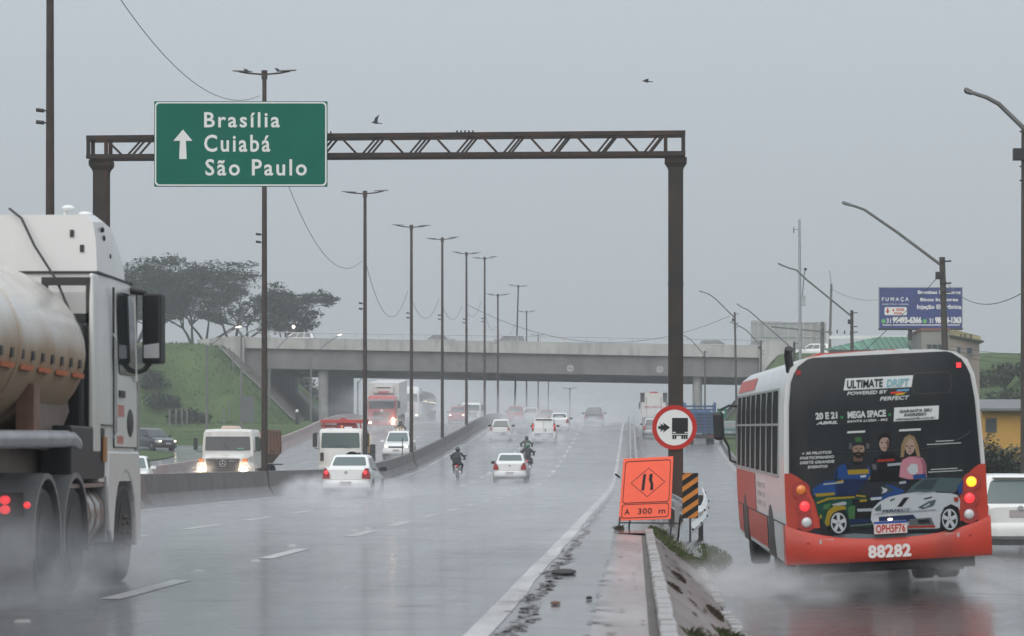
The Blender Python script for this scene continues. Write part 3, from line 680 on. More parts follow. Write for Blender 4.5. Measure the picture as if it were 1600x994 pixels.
# low wall of the opposite carriageway, red faded
lw = thing('verge_wall','low pinkish concrete wall on the far side of the opposite carriageway','wall')
a = 126.0
WALLM = mat('faded_pink_concrete',(0.40,0.35,0.345),.75,col2=(0.38,0.27,0.26),vscale=.35,var=.1)
while a < 335:
    b = a+9.7; MB().loft([[(wall_x(y)+q, y, prof(y)+z) for q,z in ((.30,-.1),(.12,.4),(.08,.85),(-.08,.85),(-.12,.4),(-.30,-.1))] for y in ramp(a,b,2.5)]).build('wall_segment', WALLM, lw); a += 10
# ------------------------------------------------------------------ overpass
BY0, BY1 = 300.0, 331.0
bs = FPX/BY0
def bz(px, y): return EYE+(CY-y)/bs
bx0, bx1 = -42.3, 15.2
def zlev(x, yl, yr):      # level given by photo height at x for px 430 and px 1080
    a = (430-CX)/bs; b = (1080-CX)/bs; return lerp(EYE+(CY-yl)/bs, EYE+(CY-yr)/bs, (x-a)/(b-a))
ptop = lambda x: zlev(x,528.5,539); pbot = lambda x: zlev(x,543.6,556); gbot = lambda x: zlev(x,576,588)
br = thing('overpass','long concrete highway overpass with pale parapet and tube railing','bridge',(0,0,0))
def slab(x0, x1, y0, y1, zlo, zhi, n=6):
    xs = [lerp(x0,x1,i/n) for i in range(n+1)]
    return MB().loft([[(x,y0,zlo(x)),(x,y1,zlo(x)),(x,y1,zhi(x)),(x,y0,zhi(x))] for x in xs])
for y0, y1 in ((BY0+.35,BY0+1.15),(BY0+8,BY0+8.6),(BY0+14.5,BY0+15.1),(BY1-15,BY1-14.4),(BY1-8,BY1-7.4),(BY1-1.15,BY1-.35)):
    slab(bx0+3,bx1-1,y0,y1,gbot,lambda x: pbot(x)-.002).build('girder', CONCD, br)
slab(bx0,bx1,BY0,BY1,lambda x: pbot(x),lambda x: pbot(x)+.25).build('deck', CONC, br)
step = 9.6; x = bx0
while x < bx1-.5:
    e = min(x+step, bx1)
    slab(x,e-.03,BY0-.12,BY0+.12,lambda q: pbot(q)-.08,ptop,2).build('parapet_panel', PARAP, br)
    slab(x,e-.03,BY1-.12,BY1+.12,lambda q: pbot(q)-.08,ptop,2).build('parapet_panel', PARAP, br); x = e
for dz in (.62,.06):
    MB().tube([(x,BY0,ptop(x)+dz) for x in (bx0+1,-10,bx1-.6)],.05,6).build('handrail', STEEL, br)
x = bx0+1.2
while x < bx1-.8: MB().box(x-.03,x+.03,BY0-.04,BY0+.04,ptop(x)-.02,ptop(x)+.62).build('rail_post', STEEL, br); x += 2.4
def pier(xc, ground):
    z1 = gbot(xc)+.02; pts = []
    for i in range(9): a = math.pi+math.pi*i/8; pts.append((xc+.5*math.cos(a), BY0+1.5+.5*math.sin(a)))
    m = MB(); m.prism(pts+[(xc+.5,BY0+1.52),(xc-.5,BY0+1.52)][:0], ground-1, z1, 'z'); m.prism([(xc-.42,BY0+2.3),(xc+.42,BY0+2.3),(xc+.42,BY1-2),(xc-.42,BY1-2)], ground-1, z1, 'z')
    return m
def column(xc, yc, r, ground, nm='column', mt=None):
    MB().cyl((xc,yc,ground-1),(xc,yc,gbot(xc)+.05),r,n=20).build(nm, mt or CONC, br, smooth=True)
PIERL, PIERR = (503-CX)/bs, (1090-CX)/bs
column(PIERL, BY0+1.4, .52, prof(300)); column(PIERR, BY0+1.4, .50, 4.4)
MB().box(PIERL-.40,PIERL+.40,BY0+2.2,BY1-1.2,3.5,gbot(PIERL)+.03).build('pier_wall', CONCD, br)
MB().box(PIERR-.30,PIERR+.30,BY0+6,BY0+7,3.5,gbot(PIERR)+.03).build('column', CONCD, br)
# wing walls
zA = ptop(-42)+.3
MB().prism([(-45.6,12.6),(-42.3,11.5),(-41.2,10.6),(-40.7,10.9),(-40.7,zA-.1),(-45.6,zA-.55)], BY0-.45, BY0-.14, 'y').build('wing_wall', PARAP, br)
MB().box(12.9,16.4,BY0-.6,BY0-.14,10.2,ptop(15)+.55).build('wing_wall', PARAP, br)
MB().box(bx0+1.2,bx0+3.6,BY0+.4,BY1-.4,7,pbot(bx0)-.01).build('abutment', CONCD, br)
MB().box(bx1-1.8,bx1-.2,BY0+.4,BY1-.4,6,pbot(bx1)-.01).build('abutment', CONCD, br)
# round clearance signs on the girder
for px, y, tx in ((891,575.5,'5,6m'),(1031,577,'5,4m')):
    r = .42; x = (px-CX)/bs; z = EYE+(CY-y)/bs
    t = thing('clearance_sign', 'faded round clearance sign on the overpass girder '+('above the dark car' if px < 950 else 'beside the gantry post'), 'road sign', (x,BY0+.33,z))
    MB().prism([(r*math.cos(i*.2618), r*math.sin(i*.2618)) for i in range(24)],-.0,.015).build('disc', flat('faded_white',(.42,.42,.42)), t)
    m = MB(); m.ring((0,-.004,0),r*.86,r,24); m.build('rim', flat('faded_red',(.24,.17,.17)), t, fix=False)
    m = MB(); text_fit(m,tx,-.29,.29,-.09,.11,-.006,.03); m.poly([(-.08,-.006,.30),(0,-.006,.17),(.08,-.006,.30)]); m.poly([(-.08,-.006,-.28),(.08,-.006,-.28),(0,-.006,-.15)]); m.build('lettering', flat('faded_black',(.12,.12,.12)), t, fix=False)
# paved slopes below the deck
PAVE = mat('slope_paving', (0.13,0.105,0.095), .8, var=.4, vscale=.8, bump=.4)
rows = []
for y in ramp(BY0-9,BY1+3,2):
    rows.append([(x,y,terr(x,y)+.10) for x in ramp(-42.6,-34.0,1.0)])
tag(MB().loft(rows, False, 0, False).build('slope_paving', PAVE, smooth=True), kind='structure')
rows = [[(x,y,terr(x,y)+.12) for x in ramp(8.9,14.8,.7)] for y in ramp(BY0-3,BY1+3,2)]
tag(MB().loft(rows, False, 0, False).build('slope_paving', CONC, smooth=True), kind='structure')
# drainage chute edge down the left slope
rows = [[(-34.2-t*7.6+dx, BY0-9.5-t*.8+dy, terr(-34.2-t*7.6, BY0-9.5)+.22) for dx,dy in ((0,-.5),(0,.5))] for t in [i/8 for i in range(9)]]
tag(MB().loft(rows, False, 0, False).build('drain_chute', CONC), kind='structure')
# dark guard rail at the top of the left embankment
gl = thing('embankment_rail','dark low guard rail along the top of the grass embankment behind the tanker mirror','guard rail')
MB().box(-70,-45.7,BY0-.3,BY0-.2,13.0,13.5).build('rail_beam', DARKM, gl)
for k in range(11): MB().box(-69+k*2.3,-68.85+k*2.3,BY0-.2,BY0-.08,12.3,13.4).build('rail_post', DARKM, gl)

# ------------------------------------------------------------------ trees
def leaf_mesh(m, c, r, n, size, rnd, flat_=.5):
    for _ in range(n):
        while True:
            p = Vector((rnd.uniform(-1,1),rnd.uniform(-1,1),rnd.uniform(-1,1)))
            if p.length <= 1: break
        p = Vector((c[0]+p.x*r[0], c[1]+p.y*r[1], c[2]+p.z*r[2]))
        nn = Vector((rnd.gauss(0,flat_),rnd.gauss(0,flat_),1)).normalized(); a = Vector((rnd.gauss(0,1),rnd.gauss(0,1),0)); u = a.cross(nn).normalized(); v = nn.cross(u)
        s = size*rnd.uniform(.5,1.2)
        m.add([p-u*s-v*s*.3, p+u*s*.2-v*s*.55, p+u*s+v*s*.2, p-u*s*.1+v*s*.55],[(0,1,2,3)])
def tree(name, lab, base, h, spread, seed, lean=0.0, nclump=60, leaves=70, size=.16, cat='tree', mt=None, flatc=.33, trunk=.33, fork=.28, grp=None, z0=.45):
    rnd = random.Random(seed); t = thing(name, lab, cat, base, 0, grp); tr = MB(); cr = MB(); ends = []
    def branch(p, d, L, r, lev):
        pts = [p]; q = p; dd = d
        for i in range(4):
            dd = (dd+Vector((rnd.gauss(0,.13),rnd.gauss(0,.13),rnd.gauss(.02,.06)))).normalized(); q = q+dd*L/4; pts.append(q)
        tr.tube(pts, r, 6, r*.55, cap=False)
        if lev == 0 or q.z > h*.96: ends.append(q); return
        for k in range(3 if lev > 1 else 2+(rnd.random()<.5)):
            a = rnd.random()*6.283; tilt = rnd.uniform(.35,.85)
            u = dd.orthogonal().normalized(); v = dd.cross(u); nd = dd*math.cos(tilt)+(u*math.cos(a)+v*math.sin(a))*math.sin(tilt); nd.z = max(nd.z, .08); nd.x *= spread/h*1.05; nd.y *= spread/h*.9; nd.normalize()
            branch(q, nd, L*rnd.uniform(.62,.85), r*.55, lev-1)
        if lev < 3: ends.append(q)
    for k in range(3):
        a = 6.283*(k+rnd.random()*.5)/3
        branch(Vector((0,0,-.4 if k==0 else h*fork*.5)), Vector((math.cos(a)*.35+lean,math.sin(a)*.3,1)).normalized(), h*fork*1.2, trunk*(1 if k == 0 else .7), 4 if k<3 else 3)
    tr.cyl((0,0,-.6),(lean*h*.15,0,h*fork*.6),trunk*1.15,trunk*.8,10)
    tr.build('trunk', BARK, t, smooth=True)
    rnd.shuffle(ends)
    for e in ends[:nclump*3]:
        hz_ = max(0,min(1,(e.z/h-z0)/(1-z0)));
        if e.z < h*z0: continue
        s = rnd.uniform(.6,1.35)*h*.078
        leaf_mesh(cr, (e.x,e.y,e.z+rnd.uniform(-.1,.25)), (s*1.5,s*1.5,s*flatc*1.6), leaves, size, rnd)
    cr.build('crown', mt or LEAF, t, fix=False)
    return t
d = 345.0
def at(px, d, z): return ((px-CX)*d/FPX, d, z)
tree('umbrella_tree','broad flat-topped tree on the embankment just right of the tanker mirror, leftmost of three',at(250,d,12.5),12.6,15,5,-.10,grp=None,leaves=58,size=.23)
tree('umbrella_tree','broad flat-topped tree standing in the middle of the three on the embankment',at(365,d+6,12.6),12.0,16,9,.10,leaves=58,size=.23)
tree('umbrella_tree','lower spreading tree leaning right at the end of the embankment above the overpass',at(440,d+3,12.6),9.2,14,14,.34,leaves=54,size=.22)
tree('umbrella_tree','dense tree between the left and middle umbrella trees, slightly farther back',at(305,d+18,12.6),12.8,15,33,0,leaves=54,size=.23)
tree('umbrella_tree','tree crown partly hidden behind the tanker cab, at the back of the embankment',at(205,d+14,12.5),12.0,13,21,0,leaves=30,size=.30)
# undergrowth seen through the left span
for k,(px,dd,zz,h_) in enumerate(((455,352,6.4,6.0),(480,356,5.0,5.0),(512,350,4.4,3.6))):
    tree('roadside_tree',('dark small tree under the left end of the overpass deck','loose small tree seen beyond the left span of the overpass','low bushy tree behind the left bridge pier')[k],at(px,dd,zz),h_,5,40+k,0,leaves=22,size=.22,mt=LEAF2,flatc=.8,trunk=.16,z0=.25)
def bush(name, lab, c, r, n, size, seed, mt=None, grp=None):
    rnd = random.Random(seed); t = thing(name, lab, 'bush', c, 0, grp); m = MB(); st = MB()
    for k in range(7):
        a = rnd.random()*6.283; q = Vector((math.cos(a)*r[0]*.6,math.sin(a)*r[1]*.6,r[2]*rnd.uniform(.7,1.3))); st.tube([(0,0,-.2),q*.5,q],.05,5,.015)
    for k in range(11):
        a = rnd.random()*6.283; q = rnd.random()**.5; cc = (math.cos(a)*r[0]*q*.75, math.sin(a)*r[1]*q*.75, r[2]*(.35+.8*rnd.random()*(1-.4*q))); s = rnd.uniform(.3,.5)
        leaf_mesh(m, cc, (r[0]*s,r[1]*s,r[2]*s), n//11, size, rnd, .9)
    st.build('stem', BARK, t); m.build('foliage', mt or LEAF2, t, fix=False)
for k,(px,dd,rz,lab) in enumerate(((235,279,1.7,'large bush halfway up the grass slope beside the tanker cab'),(252,276,1.4,'bush on the slope left of the first slope lamp post'),(296,268,1.3,'bush at the foot of the slope left of the oncoming dump truck'),(222,283,1.3,'bush high on the grass slope close to the tanker mirror'))):
    x = (px-CX)*dd/FPX; bush('bush', lab, (x,dd,terr(x,dd)-.1), (2.0,1.6,rz), 900, .2, 60+k, MATS['leaf'], 'bushes on the embankment')
rough = MB(); rnd = random.Random(5)
for _ in range(14000):
    x = rnd.uniform(-62,-32); y = rnd.uniform(214,300); z = terr(x,y); s = rnd.uniform(.08,.28)*(.45 if y < 268 else 1); a = rnd.random()*6.283
    rough.add([(x-math.cos(a)*s*.5,y-math.sin(a)*s*.5,z-.05),(x+math.cos(a)*s*.5,y+math.sin(a)*s*.5,z-.05),(x+rnd.uniform(-.1,.1),y,z+s*rnd.uniform(.5,1.1))],[(0,1,2)])
tag(rough.build('slope_grass', mat('slope_grass_blade',(0.095,0.14,0.05),.9,spec=.1,var=.35,vscale=.25), fix=False), kind='stuff')
# fence stakes on the slope
for k,(px,dd) in enumerate(((265,262),(275,263),(284,264),(292,265),(350,262),(358,275),(364,284))):
    x = (px-CX)*dd/FPX; o = MB().box(-.07,.07,-.07,.07,-.3,1.5).build('fence_stake', POSTM); o.location = (x,dd,terr(x,dd)); tag(o, ('leftmost','second from left','third from left','fourth from left','fifth, next to the slope lamp post,','sixth','rightmost')[k]+' of the pale fence stakes on the grass slope', 'fence stake', 'fence stakes on the grass slope')
# sign back & bollard
x, dd = (386-CX)*236/FPX, 236; z = terr(x,dd)
t = thing('blank_sign','dark upright sign panel seen from behind at the foot of the grass slope','road sign',(x,dd,z)); MB().box(-.6,.6,0,.06,1.0,3.1).build('panel', mat('sign_back_grey',(.09,.095,.1),.6), t)
for s in (-.4,.4): MB().box(s-.04,s+.04,.06,.12,-.3,2.8).build('post', POSTM, t)
x, dd = (464-CX)*262/FPX, 262; z = terr(x,dd)
t = thing('marker_post','short dark marker post with a white top near the bridge slope','post',(x,dd,z)); MB().cyl((0,0,-.2),(0,0,1.1),.16,n=8).build('post', DARKM, t); MB().ell((0,0,1.22),(.15,.15,.16),8,6).build('white_top', WHITEP, t)
# lamp posts on the left slope
LAMPON = lamp('street_lamp_lit',(1.0,.9,.72),3.5)
def slope_lamp(px, ytop, d, lab, tip=None, lit=False):
    x = (px-CX)*d/FPX; g = terr(x,d); zt_ = EYE+(CY-ytop)*d/FPX
    t = thing('lamp_post', lab, 'lamp post', (x,d,g), 0, 'lamp posts on the left embankment')
    MB().tube([(0,0,-.4),(0,0,zt_-g)],.12,8,.09).build('post', POSTM, t)
    if tip:
        tx, tz = (tip[0]-px)*d/FPX, EYE+(CY-tip[1])*d/FPX-g
        MB().tube([(0,0,zt_-g-.3),(tx*.5,0,lerp(zt_-g,tz,.55)),(tx*.93,0,tz-.02)],.045,6).build('arm', POSTM, t)
        MB().loft([[(tx-.3+q*.45,dy*w_,tz+dz*w_+q*.1) for dy,dz in ((-.11,-.04),(.11,-.04),(.07,.04),(-.07,.04))] for q,w_ in ((0,.4),(.3,1),(.8,1),(1,.4))]).build('lantern', LAMPON if lit else POSTM, t)
slope_lamp(216,585,190,'lamp post on the grass island directly behind the tanker cab')
slope_lamp(323,539,216,'lamp post at the foot of the slope behind the dump truck cab',(374,512),True)
slope_lamp(377,523,246,'lamp post on the slope just left of the pole behind the green sign',(406,513))
slope_lamp(421,557,284,'lamp post in front of the left end of the overpass',(452,527))
slope_lamp(486,555,296,'lamp post beside the left bridge pier with a lit lamp',(532,524),True)
slope_lamp(559,596,350,'distant lamp post under the overpass left of the red truck',(569,590))

# lamp posts right of the side road, arms reaching over it
def right_lamp(d, px, ytop, base_px, arm, lab, rw=.14, double=False):
    s = d/FPX; x = (px-CX)*s; xb = (base_px-CX)*s; g = terr(xb,d); zt_ = EYE+(CY-ytop)*s
    t = thing('lamp_post', lab, 'lamp post', (xb,d,g), 0, 'lamp posts along the right side of the side road'); dx = x-xb; H = zt_-g
    MB().tube([(0,0,-.5),(dx*.5,0,H*.5),(dx,0,H)],rw,10,rw*.8).build('post', mat('wooden_post',(.075,.065,.058),.85,var=.35,vscale=3), t, smooth=True)
    pts = [((p-base_px)*s, -.05*k, EYE+(CY-y)*s-g) for k,(p,y) in enumerate(arm)]
    MB().tube(pts,.055*max(1,rw/.14),7,.04).build('arm', POSTM, t, smooth=True)
    a, b = Vector(pts[-2]), Vector(pts[-1]); dv = (b-a)
    MB().loft([[tuple(a+dv*q+Vector((0,dy*w_,dz*w_))) for dy,dz in ((-.14,-.05),(.14,-.05),(.09,.05),(-.09,.05))] for q,w_ in ((.25,.4),(.45,.9),(.9,1),(1,.4))]).build('lantern', POSTM, t)
    MB().box(dx-.22,dx+.06,-.1,.1,H-.75,H-.5).build('bracket', DARKM, t)
    m = MB()
    for z in (H-.15,H-.9,H-1.2): m.cyl((dx+.1,-.1,z),(dx+.3,-.1,z+.02),.03,n=6); m.beam((dx-.1,-.14,z),(dx+.3,-.1,z),.03,.03)
    m.build('insulator', DARKM, t)
    return t
right_lamp(62,1599,196,1598,[(1600,201),(1560,163),(1540,153),(1525,149),(1505,142)],'tall dark lamp post at the right edge of the picture beside the white hatchback',.055)
right_lamp(98,1472,402,1484,[(1470,414),(1400,362),(1350,328),(1338,324),(1315,317)],'lamp post in front of the blue billboard with its arm reaching left',.125)
right_lamp(157,1331,485,1332,[(1329,493),(1260,437),(1244,422),(1232,419),(1215,412)],'lamp post left of the green roof with its arm reaching left',.11)
right_lamp(223,1241,534,1242,[(1238,545),(1180,494),(1168,484),(1160,481),(1151,475)],'lamp post just above the exhaust stack of the bus',.12)
right_lamp(232,1148,488,1152,[(1147,496),(1118,467),(1108,460),(1103,458),(1092,455)],'lamp post left of the grey billboard back',.10)
right_lamp(286,1101,548,1102,[(1100,554),(1085,537),(1078,530),(1073,527),(1068,524)],'small lamp post before the right span of the overpass',.09)
right_lamp(250,1189,532,1189,[(1187,538),(1165,515),(1152,508),(1147,506),(1140,503)],'small lamp post in front of the grey billboard',.10)
cable(W(1478,440,98), W(1602,455,62), .5, 'cable sagging from the blue billboard to the right edge', .011)
cable(W(1468,430,98), W(1290,600,90), .15, 'guy cable slanting down left from the lamp post before the blue billboard', .012)
for k in range(3): cable(W(1485,540+k*7,150), W(1640,552+k*8,150), .2, ('upper','middle','lower')[k]+' of three faint cables right of the blue billboard', .010)
cable(W(1300,452,190), W(1376,468,190), .3, 'faint cable between leaning pole and blue billboard', .011)
# slim mast with antenna, leaning pole, crossarm post
d = 200; x, _, zt_ = W(1249,343,d); g = terr(x,d)
t = thing('antenna_mast','slim grey antenna mast, the tallest thing on the right skyline','mast',(x,d,g)); MB().tube([(.12,0,-.5),(0,0,zt_-g)],.14,10,.08).build('mast', STEEL, t, smooth=True)
MB().box(-.42,-.36,-.05,.05,zt_-g-.95,zt_-g-.55).build('antenna', DARKM, t); MB().beam((-.4,0,zt_-g-.7),(0,0,zt_-g-.7),.03,.03).build('bracket', DARKM, t)
MB().box(.18,.42,-.1,.1,zt_-g-6.0,zt_-g-5.3).build('cabinet', STEEL, t); m = MB(); m.tube([(.2,0,zt_-g-5.4),(.35,0,zt_-g-3.7),(.42,0,zt_-g-3.5)],.03,6); m.ell((.42,0,zt_-g-3.45),(.12,.1,.1),8,5); m.build('camera_arm', DARKM, t)
d = 195; x, _, zt_ = W(1299,444,d); xb = W(1294,560,d)[0]; g = terr(xb,d)
t = thing('leaning_pole','leaning utility pole with whip aerial between antenna mast and green roof','utility pole',(xb,d,g)); MB().tube([(-.1,0,-.5),(x-xb,0,zt_-g)],.11,8,.08).build('pole', POSTM, t); MB().tube([(x-xb,0,zt_-g),(x-xb-.12,0,zt_-g+.9)],.018,5).build('aerial', DARKM, t)
d = 205; x, _, zt_ = W(1285,503,d); g = terr(x,d)
t = thing('crossarm_post','thick utility post with a long crossarm in front of the grey billboard','utility pole',(x,d,g)); MB().tube([(0,0,-.5),(0,0,zt_-g)],.16,9,.14).build('post', POSTM, t, smooth=True)
a = Vector(W(1205,511,d)); b = Vector(W(1300,520,d)); o = Vector((x,d,g)); MB().beam(a-o-Vector((0,.2,0)),b-o-Vector((0,.2,0)),.1,.1).build('crossarm', POSTM, t)
m = MB()
for q in (.84,.95,1.08,1.2,1.3): p = a.lerp(b,q)-o; m.cyl(p-Vector((0,.2,.02)),p+Vector((.02,-.2,.22)),.05,n=6)
m.build('insulator', DARKM, t)
# billboards
d = 183.0; bx_0, _, bzt = W(1374,450,d); bx_1, _, bzb = W(1503,513,d)
bb = thing('blue_billboard','blue roof billboard advertising FUMAÇA injection services with phone numbers','billboard',((bx_0+bx_1)/2,d,bzb)); hw = (bx_1-bx_0)/2; H = bzt-bzb; q = d/FPX
BBL = mat('billboard_blue',(0.022,0.042,0.20),.5,var=.25,vscale=.8)
MB().box(-hw,hw,0,.12,0,H).build('panel', BBL, bb)
MB().box(-hw-.06,hw+.04,-.18,.16,-.12,-.004).build('ledge', DARKM, bb)
m = MB(); m.box(-hw-.05,-hw-.004,-.02,.14,0,H+.05); m.box(hw+.004,hw+.05,-.02,.14,0,H+.05); m.box(-hw-.05,hw+.05,-.02,.14,H+.004,H+.06); m.build('frame', STEEL, bb)
def bl(px, y): return (px-1438.5)*q, (513-y)*q
m = MB()
for s, a, b, c, e, bo, sp in (('Bombas Injetoras',1434,1501,454,461,.03,1),('Bicos Injetores',1438,1497,465.5,472.5,.03,1),('Injeção Eletrônica',1433,1502,476,485,.03,1),('F U M A Ç A',1378,1420,464.5,472,.02,1),('INJECTRO DIESEL',1378,1420,474.5,477,.02,1.2),('31',1385,1392,497.5,505,.02,1),('99493-6366',1394.5,1440,495,505.5,.05,.95),('31',1452,1458,497.5,505,.02,1),('98634-1363',1461,1502,495,505.5,.05,.95)):
    x0, z1 = bl(a,c); x1, z0 = bl(b,e); text_fit(m, s, x0, x1, z0, z1, -.006, bo, sp)
x0, z1 = bl(1379,507.2); x1, z0 = bl(1500,508.6); m.poly([(x0,-.006,z0),(x1,-.006,z0),(x1,-.006,z1),(x0,-.006,z1)])
m.build('lettering', SIGNW, bb, fix=False)
x0, z1 = bl(1382,480); x1, z0 = bl(1417,492.5); m = MB(); m.poly([(p[0],-.005,p[1]) for p in rrect(x0,x1,z0,z1,.1)]); m.build('distance_label', SIGNW, bb, fix=False)
m = MB(); ax_, az_ = bl(1387,490.5); m.poly([(ax_-.12,-.008,az_+.2),(ax_,-.008,az_),(ax_+.12,-.008,az_+.2)]); m.poly([(ax_-.05,-.008,az_+.2),(ax_+.05,-.008,az_+.2),(ax_+.05,-.008,az_+.36),(ax_-.05,-.008,az_+.36)])
x0, z1 = bl(1394,481.5); x1, z0 = bl(1413,486.5); text_fit(m,'a 500',x0,x1,z0,z1,-.008,.03); x0, z1 = bl(1397,487.5); x1, z0 = bl(1410,491.5); text_fit(m,'mts',x0,x1,z0,z1,-.008,.03); m.build('distance_lettering', SIGNR, bb, fix=False)
m = MB()
for px in (1380.5,1445): a_, b_ = bl(px,502); m.disc((a_,-.007,b_),.14,16)
m.build('phone_icon', flat('icon_green',(.13,.42,.14)), bb, fix=False)
for x in (-hw*.25,hw*.4): MB().box(x-.13,x+.13,.02,.2,-.75,-.125).build('support', DARKM, bb)
d = 338.0; x0, _, z1 = W(1173,501,d); x1, _, _ = W(1291,507,d); z0 = W(0,552,d)[2]
bb2 = thing('grey_billboard','grey back of a large billboard beyond the right end of the overpass','billboard',((x0+x1)/2,d,z0)); hw = (x1-x0)/2; H = z1-z0
n = 10
for k in range(n): MB().box(-hw+2*hw*k/n+.02,-hw+2*hw*(k+1)/n-.02,0,.05,.0,H-.04*k).build('sheet', mat('weathered_sheet',(.36,.37,.36),.7,var=.25,vscale=.4,dirt=((.25,.2,.16),.5,.5)), bb2)
for z in (.1,H*.5,H-.25): MB().box(-hw,hw,-.1,-.003,z-.06,z+.06).build('rail', STEEL, bb2)
for k in range(4): x = -hw+hw*2*(k+.5)/4; MB().box(x-.08,x+.08,-.25,-.103,-3,H-.1).build('strut', STEEL, bb2)

# ------------------------------------------------------------------ buildings on the right
def window(parent, x0, x1, y, z0, z1, fm, gm, mull=1):
    f = MB(); t = .07
    f.box(x0,x1,y-.06,y-.002,z0,z0+t); f.box(x0,x1,y-.06,y-.002,z1-t,z1); f.box(x0,x0+t,y-.058,y-.002,z0+t,z1-t); f.box(x1-t,x1,y-.058,y-.002,z0+t,z1-t)
    for i in range(1,mull+1): x = lerp(x0,x1,i/(mull+1)); f.box(x-.025,x+.025,y-.05,y-.002,z0+t,z1-t)
    o = f.build('window', fm, parent); MB().box(x0+.01,x1-.01,y-.03,y-.004,z0+.01,z1-.01).build('pane', gm, o)
WTAN = mat('tan_plaster',(.36,.29,.255),.85,var=.25,vscale=.6,dirt=((.18,.15,.13),.6,.6)); WGREY = mat('grey_plaster',(.29,.28,.26),.85,var=.25,vscale=.6)
WYEL = mat('yellow_plaster',(.55,.31,.07),.85,var=.2,vscale=.6); PARY = mat('parapet_yellow',(.42,.37,.21),.85,var=.25,vscale=.8)
DKW = mat('dark_wall',(.10,.095,.09),.85,var=.3,vscale=.8); FRM = flat('window_frame_grey',(.22,.22,.22)); GLB = mat('house_glass',(.035,.045,.055),.12)
d = 180.0; q = d/FPX
def bw(px, y): p = W(px,y,d); return p[0], p[2]
x0, zr = bw(1440,517); x1, _ = bw(1484,517); x2, zr2 = bw(1534,532)
b1 = thing('tan_building','tan two-storey building with yellow parapet below the blue billboard','building',(x0,d,terr(x0,d))); gz = b1.location.z
m = MB(); m.box(0,x1-x0,0,9,-.5,zr-gz); m.build('front_wall', WGREY, b1)
m = MB(); m.hexa([(x1-x0+.003,-.05,-.5),(x2-x0,1.2,-.5),(x2-x0,9,-.5),(x1-x0+.003,9,-.5),(x1-x0+.003,-.05,bw(0,524)[1]-gz),(x2-x0,1.2,bw(0,530)[1]-gz),(x2-x0,9,bw(0,530)[1]-gz),(x1-x0+.003,9,bw(0,524)[1]-gz)]); m.build('side_wall', WTAN, b1)
m = MB(); za, zb_, zc = bw(0,524)[1]-gz+.1, bw(0,515)[1]-gz, bw(0,523)[1]-gz
m.hexa([(x1-x0,-.15,za-.05),(x2-x0+.1,1.1,za-.38),(x2-x0+.1,9,za-.38),(x1-x0,9,za-.05),(x1-x0+.2,-.1,zb_),(x2-x0+.05,1.1,zc-.05),(x2-x0+.05,9,zc-.05),(x1-x0+.2,9,zb_)]); m.build('parapet', PARY, b1)
MB().hexa([(x1-x0-.05,-.28,za-.17),(x2-x0+.25,.98,za-.50),(x2-x0+.25,9,za-.50),(x1-x0-.05,9,za-.17),(x1-x0-.05,-.28,za-.055),(x2-x0+.25,.98,za-.385),(x2-x0+.25,9,za-.385),(x1-x0-.05,9,za-.055)]).build('cornice', DKW, b1)
MB().box(-.05,x1-x0-.003,-.08,8.9,zr-gz+.003,zr-gz+.16).build('coping', mat('brick_coping',(.22,.10,.08),.85), b1)
window(b1, *[v-x0 for v in (bw(1447,0)[0],bw(1474,0)[0])], 0, bw(0,551)[1]-gz, bw(0,537)[1]-gz, FRM, GLB, 2)
for a, b, yo in ((1495,1503,.28),(1511,1523,.7)): window(b1, *[v-x0 for v in (bw(a,0)[0],bw(b,0)[0])], yo, bw(0,554)[1]-gz, bw(0,541)[1]-gz, FRM, GLB, 0)
m = MB()
for px in (1497,1502,1509,1518): a_, b_ = bw(px,525); m.cyl((a_-x0,.3,b_-gz-.15),(a_-x0,.3,b_-gz+.12),.06,n=6)
m.build('vent_hole', DKW, b1)
d = 186.0; q = d/FPX
x0, ze = bw(1296,547); x1, zt_ = bw(1442,521); 
b2 = thing('green_roof_building','low building with a ribbed green metal roof left of the tan building','building',(x0,d,terr(x0,d))); gz = b2.location.z
MB().box(.5,x1-x0,1.2,10,-.5,ze-gz).build('wall', DKW, b2)
GRF = mat('green_roof_sheet',(.018,.15,.075),.45,var=.3,vscale=1.0); GRF2 = mat('green_roof_light',(.08,.27,.17),.5,var=.3,vscale=1.0)
n = 16; wx = x1-x0
for k in range(n):
    a, b = wx*k/n, wx*(k+1)/n; m = MB()
    top = lambda x: ze-gz+(zt_-ze)*min(1,.25+x/wx*1.25)
    m.hexa([(a,0,ze-gz-.05),(b-.05,0,ze-gz-.05),(b-.05,6,top(b)-.05),(a,6,top(a)-.05),(a,0,ze-gz+.02),(b-.05,0,ze-gz+.02),(b-.05,6,top(b)+.02),(a,6,top(a)+.02)])
    m.beam((b-.04,0,ze-gz+.02),(b-.04,6,top(b)+.02),.06,.10); m.build('roof_panel', GRF2 if k < 8 and k%2 else GRF, b2)
MB().box(.4,wx-.2,6.02,6.3,zt_-gz-.1,zt_-gz+.12).build('ridge_cap', WHITEP, b2)
MB().box(0,wx,-.12,-.004,ze-gz-.25,ze-gz+.02).build('fascia', DKW, b2)
d = 122.0; q = d/FPX
x0, ze = bw(1537,640); x1, zt_ = bw(1640,624); b3 = thing('yellow_house','yellow house with a grey corrugated roof at the right edge','house',(x0,d,terr(x0,d))); gz = b3.location.z
MB().box(0,x1-x0,.6,7,-.5,ze-gz+.1).build('wall', WYEL, b3)
n = 22; wx = x1-x0
RF = mat('grey_corrugated',(.22,.22,.23),.6,var=.3,vscale=2)
for k in range(n):
    a = -.1+wx*k/n; m = MB(); m.tube([(a+.06,.0,ze-gz),(a+.06,5,zt_-gz+.05)],.07,6); m.build('roof_sheet', RF, b3)
